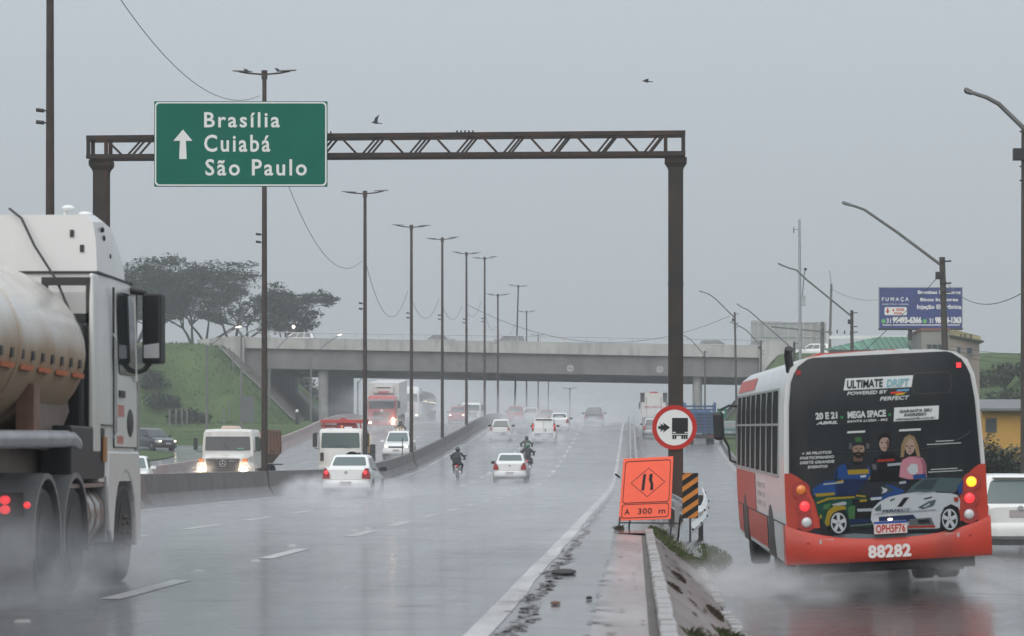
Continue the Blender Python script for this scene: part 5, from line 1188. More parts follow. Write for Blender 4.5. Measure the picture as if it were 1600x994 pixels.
# white crane lorry
t = thing('crane_truck','oncoming white cab-over lorry carrying a folded red crane above its roof','truck',(0,0,0),0,TO)
cabover(t,2.35,2.72,1.9,DIRTW,.62,None,False,GLASSG,grille=False,glz=(.50,.88))
m = MB()
for z in (.98,1.13): m.box(-.36,.36,.012,.03,z,z+.07)
m.build('grille_slot', BLACK, t)
for s in (-1,1): MB().box(s*.98-.09,s*.98+.09,.0,.03,.98,1.42).build('corner_vent', BLACK, t)
m = MB(); m.ring((0,0,0),.30,.46,24); m.poly([(.46*math.cos(a)*1.0,-.004,.46*math.sin(a)) for a in [math.pi*i/12 for i in range(13)]]); m.v = [(-.62-a*1.0,.024,1.02+c) for a,b,c in m.v]; m.build('round_badge', mat('badge_red',(.40,.05,.05),.5), t, fix=False)
m = MB(); m.box(-.95,-.45,.026,.03,1.06,1.24); m.build('label_patch', flat('label_green',(.35,.48,.38)), t)
CR = mat('crane_red',(.42,.035,.03),.45,coat=.3,var=.15,vscale=2)
MB().box(-1.28,1.28,-2.3,-2.05,3.0,3.2).build('crane_boom', CR, t, bevel=.02); MB().box(-.25,1.28,-2.6,-2.36,2.78,2.92).build('crane_boom', CR, t)
MB().prism([(-.75,2.55),(.55,2.55),(.40,3.2),(.1,3.30),(-.1,3.24),(-.6,3.0)], -2.58,-2.34).build('crane_base', CR, t)
for x_ in (-.95,.15,1.0): MB().beam((x_,-2.2,2.4),(x_+.12,-2.2,3.0),.07,.07).build('crane_strut', CR, t)
MB().box(-1.2,1.2,-7.2,-2.7,.95,1.35).build('flatbed', DARKM, t); MB().box(-1.2,1.2,-7.2,-7.1,1.36,1.9).build('tailboard', DARKM, t)
MB().box(-1.25,-1.02,-3.3,-2.75,1.4,2.45).build('side_box', mat('box_yellow',(.55,.32,.06),.5), t)
for s in (-1,1): MB().box(s*1.17-.05,s*1.17+.05,-2.6,-1.95,1.0,2.6).build('headboard', STEEL, t)
MB().box(-.5,-.1,-1.3,-1.1,2.72,2.80).build('beacon_bar', WHITEP, t); MB().ell((.05,-1.2,2.80),(.07,.07,.09),8,6).build('beacon', AMBER, t)
chassis(t,2.3,-7,0); axle(t,2.3,-1.1,.48); axle(t,2.3,-5.4,.48,True)
t.location = (-15.62,152.5,prof(153)); t.rotation_euler = (0,0,math.pi)
# red lorry with white box
t = thing('red_truck','oncoming red cab-over truck pulling a pale refrigerated box under the overpass','truck',(0,0,0),0,TO)
cabover(t,2.45,2.95,2.1,REDP,.7,HEADS,mat('visor_grey',(.12,.12,.13),.4),GLASS,glz=(.50,.80))
m = MB()
for k in range(2): m.ell((-.95,.13,.62+.30*k),(.11,.05,.09),10,6)
m.build('lit_bulb', HEADL, t)
BOXW = mat('box_pale',(.60,.60,.575),.6,var=.1,vscale=.8,dirt=((.4,.36,.33),.8,.4))
MB().box(-1.3,1.3,-14,-2.5,1.15,3.95).build('box_body', BOXW, t, bevel=.02); 
MB().box(-.85,.85,-2.5,-2.15,3.1,3.72).build('cooling_unit', BOXW, t, bevel=.05); MB().box(-.6,.6,-2.152,-2.13,3.5,3.6).build('unit_grille', BLACK, t); MB().box(-.45,.45,-2.152,-2.12,3.1,3.26).build('unit_badge', REDP, t)
MB().ell((0,.05,1.62),(.14,.02,.14),12,6).build('emblem', CHROME, t)
chassis(t,2.4,-13.8,0); axle(t,2.4,-1.3); axle(t,2.4,-4.6,.5,True); axle(t,2.4,-11,.5,True); axle(t,2.4,-12.3,.5,True)
t.location = (-21.4,243,prof(243)+.05); t.rotation_euler = (-.05,0,math.pi+.02)
# white oncoming tanker
t = thing('oncoming_tanker','oncoming white tanker truck with a shiny metal tank behind the red truck','truck',(0,0,0),0,TO)
cabover(t,2.4,3.55,2.1,WHITEP,.75,HEADS,False,GLASSG,glz=(.44,.74))
MB().prism([(-.8,.95),(.8,.95),(.75,1.75),(-.75,1.75)],.035,.06).build('grille_panel', mat('panel_red',(.40,.10,.08),.5), t)
TANKM = mat('tank_steel',(.52,.51,.49),.25,.85,var=.2,vscale=1.2,dirt=((.3,.27,.25),.8,.5))
MB().loft([[(1.22*q*math.cos(a), y_, 2.35+1.0*q*math.sin(a)) for a in [i*.2618 for i in range(24)]] for y_,q in ((-13.8,.6),(-13.6,.95),(-13.3,1),(-2.9,1),(-2.6,.95),(-2.45,.6))]).build('tank', TANKM, t, smooth=True)
m = MB()
for k in range(8): m.ell((-1.23,-3.2-k*1.3,2.15),(.022,.03,.03),8,5)
m.build('marker_lamp', HEADS, t)
MB().box(-1.1,1.1,-13.5,-3,1.0,1.4).build('tank_frame', DARKM, t); chassis(t,2.4,-13.5,0); axle(t,2.4,-1.3); axle(t,2.4,-4.4,.5,True); axle(t,2.4,-11,.5,True); axle(t,2.4,-12.3,.5,True)
t.location = (-22.6,285,prof(285)+.02); t.rotation_euler = (0,0,math.pi-.06)
# oncoming white light truck behind the red car
t = thing('oncoming_light_truck','oncoming white light truck with one headlamp visible just behind the red car','truck',(0,0,0),0,TO)
cabover(t,2.0,2.3,1.7,WHITEP,.6,HEADS,False,GLASSG,glz=(.48,.84)); MB().box(-1,1,-5.5,-1.9,.8,1.5).build('load_bed', WHITEP, t); chassis(t,2,-5.4,0); axle(t,2.0,-1.0,.4); axle(t,2.0,-4.2,.4)
t.location = (-16.9,296,prof(297)-.1); t.rotation_euler = (0,0,math.pi)
# blue stake truck (seen from behind)
t = thing('blue_stake_truck','blue slatted stake truck climbing the side road behind the round sign','truck',(0,0,0),0,None)
B2 = mat('blue_wood',(.035,.10,.22),.6,var=.45,vscale=3)
MB().box(-1.25,1.25,0,7,1.05,1.22).build('bed', B2, t)
for k in range(8): z = 1.30+k*.27; MB().box(-1.24,1.24,0,.05,z,z+.16).build('rear_slat', B2, t)
for k in range(8):
    z = 1.30+k*.27
    for s in (-1,1): MB().box(s*1.22-.03,s*1.22+.03,.06,7,z,z+.16).build('side_slat', B2, t)
for x_ in (-1.2,-.45,.35,1.2): MB().box(x_-.05,x_+.05,-.045,-.002,1.2,3.55).build('stake', BLUEP, t)
for k in range(5):
    for s in (-1,1): MB().box(s*1.29-.03,s*1.29+.03,.4+k*1.5,.5+k*1.5,1.2,3.55).build('stake', BLUEP, t)
MB().box(-1.15,1.15,.4,6.6,1.23,2.7).build('load', mat('dark_load',(.06,.06,.055),.9,var=.5,vscale=2), t)
cabm = MB(); cabm.box(-1.1,1.1,7.3,9.1,.9,2.8); cabm.build('cab', BLUEP, t, bevel=.08)
MB().box(-1.2,1.2,-.02,.08,.62,.95).build('rear_bumper', DARKM, t)
for s in (-1,1): MB().box(s*.95-.12,s*.95+.12,-.05,-.022,.72,.84).build('tail_lamp', TAILR, t)
chassis(t,2.3,.1,9); axle(t,2.4,1.9,.5,True); axle(t,2.3,8.1,.5)
t.location = (5.35,238,side(239,5.5)); t.rotation_euler = (.035,0,0)
# white truck from behind on the ramp
t = thing('white_box_tanker','white boxy truck with red writing seen from behind at the top of the side road','truck',(0,0,0),0,None)
MB().loft([[(a*q,y_,z) for a,z in ((-1.2,1.2),(1.2,1.2),(1.28,1.7),(1.28,3.2),(1.0,3.6),(-1.0,3.6),(-1.28,3.2),(-1.28,1.7))] for y_,q in ((0,.96),(.2,1),(7,1))]).build('box_body', DIRTW, t)
m = MB(); text_fit(m,'INFLAMÁVEL',-.95,.95,2.1,2.36,-.012,.04); m.build('lettering', flat('text_red',(.45,.06,.07)), t, fix=False)
for s in (-1,1): MB().box(s*1.15-.22,s*1.15+.22,-.06,.3,2.7,3.65).build('corner_post', DARKM, t)
for x_ in (-.75,.75): MB().box(x_-.02,x_+.02,-.03,-.001,1.3,3.2).build('seam', DARKM, t)
MB().box(-.4,.4,.4,.6,3.6,3.75).build('roof_vent', REDP, t)
MB().box(-1.2,1.2,-.05,.1,.55,1.15).build('rear_bumper', DARKM, t)
for s in (-1,1): MB().box(s*1.42-.1,s*1.42+.1,7.6,7.75,2.0,2.7).build('mirror', BLACK, t); 
for s in (-1,1): MB().box(s*.9-.14,s*.9+.14,-.075,-.052,.75,.95).build('tail_lamp', TAILR, t)
MB().box(-1.15,1.15,7.1,9,1.0,2.9).build('cab', DIRTW, t, bevel=.1); chassis(t,2.3,0,9); axle(t,2.4,1.7,.5,True); axle(t,2.4,3.0,.5,True); axle(t,2.3,8,.5)
t.location = (1.85,292,side(293,1.85)); t.rotation_euler = (.02,0,0)
# ------------------------------------------------------------------ city bus
BS = 123.0
bus = thing('city_bus','red and white city bus with a black racing advert on its rear and number 88282','bus',((1393-CX)/BS,36.6,EYE+(CY-918)/BS))
bus.rotation_euler = (.012,-.05,.017)
def B(px, y): x0, z0 = (px-1393)/BS, (918-y)/BS; return x0+.05*z0, z0-.05*x0
BP = [(1.27,.34),(1.285,.6),(1.29,1.0),(1.285,1.5),(1.245,2.35),(1.205,2.66),(1.13,2.85),(.98,2.955),(.7,3.0),(0,3.02)]
def bwid(z):
    for (a,b),(c,d_) in zip(BP,BP[1:]):
        if z <= d_: return lerp(a,c,max(0,(z-b)/(d_-b)))
    return .6
def brear(x, z): return .11*(abs(x)/1.29)**4+.10*max(0,(z-2.1)/.9)**2
BRED = mat('bus_red',(.52,.050,.028),.42,spec=.3,coat=.1,var=.15,vscale=1.5,dirt=((.20,.05,.035),2.2,.5)); BWHT = mat('bus_white',(.66,.68,.68),.35,coat=.4,var=.08,vscale=1.2,dirt=((.38,.34,.31),1.8,.45))
BBLK = mat('bus_advert_black',(.012,.016,.019),.30,spec=.25,var=.3,vscale=2.0,dirt=((.045,.044,.043),2.5,.35))
half = BP; ringxz = half+[(-a,b) for a,b in reversed(half[:-1])]
rings = [[(a,brear(a,b)+.012,b) for a,b in ringxz]]+[[(a*f,y,b if b < 2.5 else b+dz) for a,b in ringxz] for y,f,dz in ((.35,1,0),(6,1,.0),(11.4,1,0),(11.9,.97,-.05),(12.0,.9,-.2))]
MB().loft(rings).build('body', BWHT, bus, smooth=True)
def rear_patch(name, mt, rows, off, parent=bus, nx=20, smooth=True):
    """rows: (z, xleft, xright); surface following the curved rear"""
    m = MB(); vs = []
    for z, a, b in rows:
        for i in range(nx+1): x = lerp(a,b,i/nx); vs.append((x, brear(x,z)-off, z))
    fs = [(j*(nx+1)+i, j*(nx+1)+i+1, (j+1)*(nx+1)+i+1, (j+1)*(nx+1)+i) for j in range(len(rows)-1) for i in range(nx)]
    return m.add(vs, fs).build(name, mt, parent, smooth=smooth, fix=False)
zs = [.56+i*.10 for i in range(25)]
rear_patch('rear_panel', BBLK, [(z, -(bwid(z)-.06), bwid(z)-.06) for z in zs if z < 2.84]+[(z,-(bwid(z)-.07),bwid(z)-.07) for z in (2.86,2.89,2.92,2.945,2.965)], .006, nx=32)
# emergency window outline and moulded lines
m = MB(); x0, z1 = B(1425,583); x1, z0 = B(1488,614)
o_, i_ = rrect(x0,x1,z0,z1,.06), rrect(x0+.012,x1-.012,z0+.012,z1-.012,.055)
for k in range(len(o_)):
    j = (k+1)%len(o_); m.poly([(p[0],brear(*p)-.011,p[1]) for p in (o_[k],o_[j],i_[j],i_[k])])
m.build('rear_hatch_trim', DARKM, bus, fix=False)
pts = [(-1.12+2.24*i/24, 1.93-.20*(1-abs(-1+i/12)**4)) for i in range(25)]
MB().tube([(x,brear(x,z)-.006,z) for x,z in pts],.008,5).build('moulding', BBLK, bus)
# bumper
rg = []
for i in range(25):
    x = -1.31+2.62*i/24; zt_ = .635+.215*(abs(x)/1.31)**2.4; y = brear(min(1.29,abs(x)),.5)
    rg.append([(x,y-.05,.345),(x,y-.085,.40),(x,y-.085,zt_-.06),(x,y-.05,zt_-.004),(x,y+.06,zt_),(x,.45,zt_),(x,.45,.345)])
MB().loft(rg).build('bumper', BRED, bus, smooth=True)
for s in (-1,1):
    MB().box(s*.80-.09,s*.80+.09,-.083+.02,-.063+.02,.60,.655).build('reflector', flat('reflector_grey',(.42,.37,.36)), bus)
    MB().box(s*.99-.06,s*.99+.06,-.043,-.02,.60,.625).build('bumper_vent', TAILR, bus)
# tail lamp clusters
for s in (-1,1):
    rows = []
    for z, inner in ((.80,.84),(.95,.87),(1.09,.91),(1.22,.96),(1.32,1.0),(1.40,1.05),(1.46,1.12),(1.51,1.20)):
        rows.append((z, s*inner, s*(bwid(z)-.0)))
    rr_ = [(z,min(a,b),max(a,b)) for z,a,b in rows]
    cl = rear_patch('tail_lamp_cluster', BRED, rr_, .022, nx=6)
    for x, z, lm in ((1.085,1.292,AMBERL if s > 0 else AMBER),(1.05,1.084,TAILL),(1.035,.878,LENS)):
        y = brear(x,z)
        MB().prism([(s*x+.115*math.cos(i*.2618), z+.115*math.sin(i*.2618)) for i in range(24)], y-.035, y+.03).build('lamp_bezel', mat('bus_red_dark',(.30,.025,.02),.4), cl)
        m = MB(); m.ell((s*x,y-.036,z),(.066,.030,.066),18,8); m.build('lamp', lm, cl, smooth=True)
for px, y in ((1499,571),(1248,583)):
    x, z = B(px,y); MB().box(x-.03,x+.03,brear(x,z)-.03,brear(x,z)+.02,z-.03,z+.035).build('top_marker_lamp', TAILL if px > 1400 else TAILR, bus)
# printed advert
def BT(m, s, pl, pr, yc, h, bold=.02, shear=0.0, off=.014, spacing=1.0):
    xa, za = B(pl,yc); xb, _ = B(pr,yc); za = B((pl+pr)/2,yc)[1]; hh = h/BS/2
    text_fit(m, s, xa, xb, za-hh, za+hh, -off-.009, bold, spacing, shear, fn=brear)
class Each:
    """one mesh object per word or shape of the print"""
    def __init__(s): s.k = [MB()]
    def add(s, v, f, mi=0): s.k.append(MB()); s.k[-1].add(v, f, mi); return s
    def poly(s, p, mi=0): return s.add(p, [tuple(range(len(p)))], mi)
    disc = MB.disc
    def build(s, name, mt, parent, fix=False): return [q.build(name, mt, parent, fix=False) for q in s.k if q.v]
def pshape(m, pts, off=.011):
    """flat print following the curved rear: triangulated and subdivided"""
    from mathutils.geometry import tessellate_polygon
    P = [B(*p) for p in pts]; T = [[Vector((*P[k],0)) for k in t] for t in tessellate_polygon([[Vector((*p,0)) for p in P]])]
    vs, fs = [], []
    while T:
        t = T.pop(); L = [(t[k]-t[(k+1)%3]).length for k in range(3)]; k = L.index(max(L))
        if L[k] > .22:
            q = (t[k]+t[(k+1)%3])/2; T += [[t[k],q,t[(k+2)%3]],[q,t[(k+1)%3],t[(k+2)%3]]]
        else: n = len(vs); vs += [(p.x, brear(p.x,p.y)-off-.004, p.y) for p in t]; fs.append((n,n+1,n+2))
    m.add(vs, fs)
def pbox(m, a, b, c, d_, off=.011, sk=0): pshape(m, [(a,d_),(b,d_-(b-a)*.05),(b+sk,c-(b-a)*.05),(a+sk,c)], off)
m = Each(); pbox(m,1318,1424,592,610.5,.010,3); pbox(m,1396,1466,637.5,659,.010,1); m.build('print_box', flat('print_white',(.56,.58,.58)), bus, fix=False)
m = Each(); BT(m,'ULTIMATE',1323,1380,600,13,.03,.15); BT(m,'GARANTA SEU',1405,1456,642,4.6,.03,.2); BT(m,'INGRESSO',1412,1447,648,4.6,.03,.2); BT(m,'ultimatedrift.com.br',1399,1461,654,3.6,.02,.2); m.build('print_lettering_dark', SIGNBK, bus, fix=False)
m = Each(); BT(m,'DRIFT',1385,1421,598.5,12,.03,.15); m.build('print_lettering_teal', flat('print_teal',(.17,.36,.40)), bus, fix=False)
m = Each()
for s, a, b, y, h, bo, sh in (('POWERED BY',1323,1387,614,5.6,.03,.25),('PERFECT',1374,1421,622.5,6.2,.03,.3),('20 E 21',1274,1308,650,11,.045,0),('ABRIL',1275,1309,661,4.6,.04,.3),('MEGA SPACE',1324,1384,647.5,11,.045,0),('SANTA LUZIA - MG',1323,1387,657.5,3.8,.03,.25),
    ('+ 30 PILOTOS',1253,1299,708,4.4,.03,.2),('PARTICIPANDO',1250,1303,715.2,4.4,.03,.2),('DESTE GRANDE',1250,1304,722.4,4.4,.03,.2),('EVENTO!',1262,1293,729.6,4.4,.03,.2)): BT(m,s,a,b,y,h,bo,sh)
for a, b, y in ((1323,1351,676),(1404,1438,673)): pbox(m,a,b,y-1.6,y+1.6,.012,1)
for a, b, y in ((1462,1490,690),(1448,1502,695),(1454,1496,734),(1450,1504,738)): pbox(m,a,b,y-.55,y+.55,.012)
m.build('print_lettering', flat('print_pale',(.50,.52,.52)), bus, fix=False)
m = Each()
for px, y in ((1315,652.5),(1389.5,648.5)): x, z = B(px,y); m.disc((x,brear(x,z)-.020,z),.018,10)
pshape(m,[(1336,690),(1345,687),(1350,695),(1347,699),(1335,699)],.0150)
m.build('print_green', flat('print_green',(.03,.22,.08)), bus, fix=False)
m = Each(); pshape(m,[(1392,613),(1410,612),(1409,615),(1391,616)]); m.build('print_red', flat('print_red',(.55,.05,.03)), bus)
m = Each(); pshape(m,[(1402,609),(1421,608),(1419,611.5),(1400,612)]); m.build('print_blue', flat('print_sky',(.10,.28,.42)), bus)
m = Each(); pshape(m,[(1400,616),(1416,613),(1411,617),(1398,618.5)]); m.build('print_yellow', flat('print_yellow',(.46,.33,.03)), bus)
AC = dict(blue=(.018,.085,.30), navy=(.012,.03,.10), yellow=(.46,.33,.03), green=(.012,.085,.055), lime=(.07,.20,.07), black=(.010,.012,.015), dark=(.028,.034,.042), white=(.56,.60,.63), pale=(.40,.44,.47), teal=(.10,.155,.17), glass=(.055,.085,.095), red=(.50,.05,.03), skin=(.36,.24,.175), skin2=(.43,.31,.25), shade=(.20,.12,.085), hair=(.020,.015,.013), fair=(.30,.21,.115), fair2=(.40,.31,.19), pink=(.58,.25,.31), pink2=(.40,.15,.21), grey=(.16,.17,.18), floor=(.22,.28,.30))
def Z(l): return [(1220+a/4.518, 700+b/4.518) for a,b in l]
ART = [  # (part, colour, outline in the advert's own drawing units)
 ('print_suit','blue',[(370,220),(385,165),(412,128),(455,108),(500,118),(590,112),(622,135),(640,170),(642,226)]), ('print_suit','dark',[(452,112),(480,98),(590,98),(606,118),(612,152),(468,154)]), ('print_band','yellow',[(470,156),(620,150),(622,182),(475,190)]), ('print_collar','black',[(500,92),(582,92),(570,118),(540,126),(512,118)]), ('print_sleeve','navy',[(372,220),(388,170),(402,150),(400,222)]), ('print_patch','white',[(560,196),(600,192),(602,206),(562,210)]),('print_patch','yellow',[(622,205),(636,203),(638,224),(620,225)]),
 ('print_jacket','black',[(625,235),(640,130),(668,70),(720,40),(790,36),(840,70),(850,150),(850,240)]), ('print_jacket','dark',[(652,140),(672,80),(700,62),(690,150),(662,190)]), ('print_band','red',[(680,84),(800,76),(802,92),(680,101)]), ('print_band','pale',[(752,112),(850,104),(850,122),(752,130)]), ('print_patch','grey',[(640,118),(668,112),(676,150),(650,156)]),
 ('print_top','pink',[(835,205),(842,130),(858,84),(905,62),(960,62),(1004,74),(1024,118),(1030,214),(990,220),(900,222)]), ('print_top','pink2',[(985,80),(1004,78),(1022,120),(1026,210),(1002,212),(1000,130)]), ('print_top','white',[(888,150),(920,112),(962,118),(968,170),(940,190),(905,182)]), ('print_top','navy',[(838,236),(900,230),(900,256),(842,262)]), ('print_top','blue',[(930,190),(1020,182),(1028,215),(935,220)]), ('print_glove','pale',[(832,240),(880,234),(884,250),(836,256)]),
 ('print_neck','shade',[(514,58),(572,58),(576,96),(510,96)]), ('print_face','skin',[(504,8),(512,-30),(545,-46),(580,-28),(590,8),(582,48),(556,72),(528,66),(510,42)]), ('print_beard','hair',[(508,26),(520,34),(546,28),(574,34),(588,22),(582,52),(558,76),(530,70),(512,50)]), ('print_mouth','shade',[(532,44),(562,44),(556,51),(538,51)]), ('print_cap','dark',[(492,2),(494,-42),(520,-70),(560,-76),(598,-52),(604,-4),(588,-14),(546,-20),(508,-10)]), ('print_cap','lime',[(520,-72),(560,-78),(572,-44),(526,-40)]), ('print_headset','grey',[(480,6),(482,-30),(500,-36),(500,10)]), ('print_headset','grey',[(600,4),(602,-34),(622,-28),(622,6)]),
 ('print_eye','hair',[(522,2),(538,0),(538,7),(522,9)]), ('print_eye','hair',[(556,0),(572,2),(572,9),(556,7)]), ('print_nose','shade',[(543,8),(551,8),(556,26),(540,26)]),
 ('print_face','skin2',[(692,-20),(696,-62),(722,-84),(754,-76),(764,-40),(758,0),(736,28),(708,18)]), ('print_hair','hair',[(684,-30),(690,-82),(726,-106),(764,-92),(774,-44),(762,-52),(748,-74),(712,-70),(698,-52)]), ('print_eye','hair',[(704,-38),(718,-41),(718,-34),(704,-31)]), ('print_eye','hair',[(734,-40),(748,-38),(748,-31),(734,-33)]), ('print_mouth','shade',[(716,-2),(740,-4),(736,3),(720,4)]), ('print_face','shade',[(744,-60),(764,-42),(758,0),(738,26),(746,-8)]),
 ('print_hair','fair',[(842,70),(848,-20),(868,-70),(902,-94),(940,-78),(966,-20),(984,66),(958,62),(944,10),(900,-30),(872,14),(866,64)]), ('print_face','skin2',[(868,-20),(880,-56),(908,-68),(936,-46),(944,-8),(934,30),(908,52),(884,34)]), ('print_hair','fair2',[(866,-10),(872,-54),(904,-82),(912,-66),(888,-42),(876,0)]), ('print_eye','hair',[(882,-14),(898,-16),(898,-9),(882,-7)]), ('print_eye','hair',[(916,-16),(932,-14),(932,-7),(916,-9)]), ('print_mouth','pink2',[(896,22),(920,22),(914,30),(902,30)]), ('print_nose','shade',[(905,-6),(911,-6),(914,10),(902,10)]),
 ('print_floor','floor',[(300,640),(420,610),(560,600),(1050,600),(1120,605),(1000,632),(600,648),(420,650)]), ('print_floor','dark',[(470,600),(660,560),(1130,560),(1120,600),(700,612)]),
 ('print_car_body','green',[(232,352),(300,335),(500,345),(640,360),(640,500),(640,560),(480,560),(330,560),(262,480)]), ('print_car_roof','navy',[(225,290),(300,238),(420,222),(520,218),(600,234),(560,300),(520,336),(232,340)]), ('print_car_roof','blue',[(225,290),(300,238),(376,228),(392,332),(232,340)]), ('print_stripe','yellow',[(384,240),(440,224),(440,244),(392,252)]), ('print_stripe','yellow',[(240,324),(375,314),(380,332),(250,346)]), ('print_stripe','yellow',[(250,385),(330,352),(520,340),(520,352),(340,366),(260,396)]), ('print_decal','pale',[(300,252),(440,240),(440,248),(300,262)]),
 ('print_car_rear','blue',[(690,250),(780,262),(870,300),(840,340),(720,372),(640,380),(640,330)]), ('print_window','dark',[(548,300),(590,250),(660,240),(740,254),(720,340),(560,346)]), ('print_window','glass',[(700,272),(760,270),(800,300),(712,330)]), ('print_decal','white',[(706,276),(752,292),(742,310),(706,324),(722,300)]), ('print_door','black',[(500,362),(700,370),(640,440),(640,500),(510,500)]), ('print_decal','pale',[(535,430),(640,426),(640,446),(540,450)]), ('print_decal','yellow',[(552,366),(604,362),(604,378),(556,382)]), ('print_decal','white',[(630,352),(712,346),(706,362),(634,370)]), ('print_decal','yellow',[(528,330),(600,338),(596,348),(530,342)]),
 ('print_panel','lime',[(470,420),(522,404),(520,500),(478,500)]), ('print_decal','pale',[(358,398),(440,378),(462,384),(458,402),(372,410)]), ('print_decal','lime',[(300,402),(352,390),(340,430),(296,440)]), ('print_wheel_arch','black',[(330,570),(338,480),(380,438),(440,438),(474,480),(480,590)]), ('print_fender','yellow',[(308,524),(330,444),(380,404),(450,410),(462,432),(400,442),(362,470),(344,545),(320,552)]), ('print_skirt','navy',[(480,502),(650,500),(650,520),(480,540)]), ('print_sill','grey',[(490,545),(650,530),(650,540),(490,556)]), ('print_bumper','dark',[(270,500),(320,548),(330,600),(300,600),(276,560)]), ('print_decal','yellow',[(272,472),(286,470),(288,496),(274,496)]),
 ('print_car_body','white',[(632,505),(640,432),(690,382),(760,346),(870,322),(960,312),(1100,316),(1200,320),(1246,334),(1264,372),(1262,440),(1250,420),(1200,396),(1150,420),(1126,470),(1120,564),(1080,570),(900,572),(660,562)]), ('print_windscreen','teal',[(866,324),(940,256),(998,216),(1120,210),(1284,214),(1258,270),(1226,316),(1100,308),(950,312)]), ('print_windscreen','glass',[(930,290),(1000,228),(1110,220),(1060,296)]), ('print_roof','blue',[(1244,272),(1286,226),(1280,320),(1254,330)]), ('print_wiper','pale',[(950,318),(1090,308),(1092,314),(952,326)]), ('print_stripe','black',[(864,352),(902,348),(852,414),(816,416)]), ('print_vent','black',[(1004,356),(1066,342),(1058,354),(1010,364)]), ('print_vent','black',[(766,368),(802,352),(798,364),(770,376)]),
 ('print_headlamp','teal',[(964,420),(1040,376),(1092,364),(1076,406),(1000,432)]), ('print_headlamp','pale',[(1000,414),(1050,386),(1046,404),(1010,422)]), ('print_headlamp','teal',[(658,432),(702,394),(706,440),(672,446)]), ('print_grille','navy',[(688,486),(930,470),(952,496),(930,520),(690,516)]), ('print_intake','grey',[(902,502),(1056,490),(1080,542),(902,546)]), ('print_intake','dark',[(960,508),(1040,500),(1054,532),(970,536)]), ('print_splitter','red',[(890,550),(1086,545),(1086,561),(890,564)]), ('print_crease','pale',[(640,470),(700,455),(930,440),(1090,430),(1096,438),(930,450),(702,466)]), ('print_wheel_arch','black',[(1126,575),(1128,470),(1150,424),(1200,400),(1246,424),(1262,470),(1262,560)]), ('print_decal','red',[(1216,350),(1246,346),(1252,376),(1224,380)]), ('print_sill','dark',[(640,560),(900,574),(1120,568),(1120,580),(900,586),(660,580)]),
]
for k, (nm, c, pl) in enumerate(ART):
    m = Each(); pshape(m, Z(pl), .010+.0007*k); m.build(nm, flat('advert_'+c, tuple(q*(.70 if c in ('white','pale','skin','skin2','pink','fair') else .55) for q in AC[c])), bus)
m = Each(); BT(m,'PERFECT',1377,1422,797.5,4.4,.03,.2,.080); m.build('print_lettering', flat('advert_navy',()), bus)
TOPART = .010+.0007*len(ART)
for cx, cy, rx, ry in ((1309.5,817,14,18.5),(1483,811.5,14,19)):
    x, z = B(cx,cy); k = brear(x,z); m = MB(); m.disc((x,k-.012-TOPART,z),rx/BS,24,0,ry/BS); w_ = m.build('print_tyre', SIGNBK, bus, fix=False); m = MB()
    for i in range(5): a = i*1.2566+.3; m.poly([(x+(rx*.8)/BS*math.cos(a-.22),k-.0135-TOPART,z+(ry*.8)/BS*math.sin(a-.22)),(x+(rx*.8)/BS*math.cos(a+.22),k-.0135-TOPART,z+(ry*.8)/BS*math.sin(a+.22)),(x+(rx*.15)/BS*math.cos(a+1.2),k-.0135-TOPART,z+(ry*.15)/BS*math.sin(a+1.2)),(x+(rx*.15)/BS*math.cos(a-1.2),k-.0135-TOPART,z+(ry*.15)/BS*math.sin(a-1.2))])
    for i in range(24):
        a, b = i*.2618, (i+1)*.2618; m.poly([(x+rx*q/BS*math.cos(t_),k-.0135-TOPART,z+ry*q/BS*math.sin(t_)) for q,t_ in ((.74,a),(.86,a),(.86,b),(.74,b))])
    m.build('print_rim', flat('print_rim',(.42,.45,.47)), w_, fix=False)
x0, z1 = B(1364,815); x1, z0 = B(1416,832); pl = MB().prism([(x0,z0),(x1,z0),(x1,z1),(x0,z1)], -.125, -.02).build('licence_plate', flat('plate_pale',(.62,.55,.53)), bus)
m = MB(); m.poly([(x0,-.127,z1-.032),(x1,-.127,z1-.032),(x1,-.127,z1),(x0,-.127,z1)]); m.build('plate_band', flat('plate_blue',(.04,.08,.28)), pl, fix=False)
m = MB(); text_fit(m,'OPH5F76',x0+.02,x1-.02,z0+.012,z1-.04,-.128,.03,1.05); m.build('plate_lettering', SIGNR, pl, fix=False)
m = MB(); m.ell(((x0+x1)/2,-.115,z1+.02),(.03,.012,.012),8,5); m.build('plate_lamp', HEADS, bus)
m = MB(); x0, z1 = B(1355,852); x1, z0 = B(1423,869); text_fit(m,'88282',x0,x1,z0,z1,-.0865,.045,1.06); m.build('fleet_number', flat('number_white',(.70,.66,.64)), bus, fix=False)
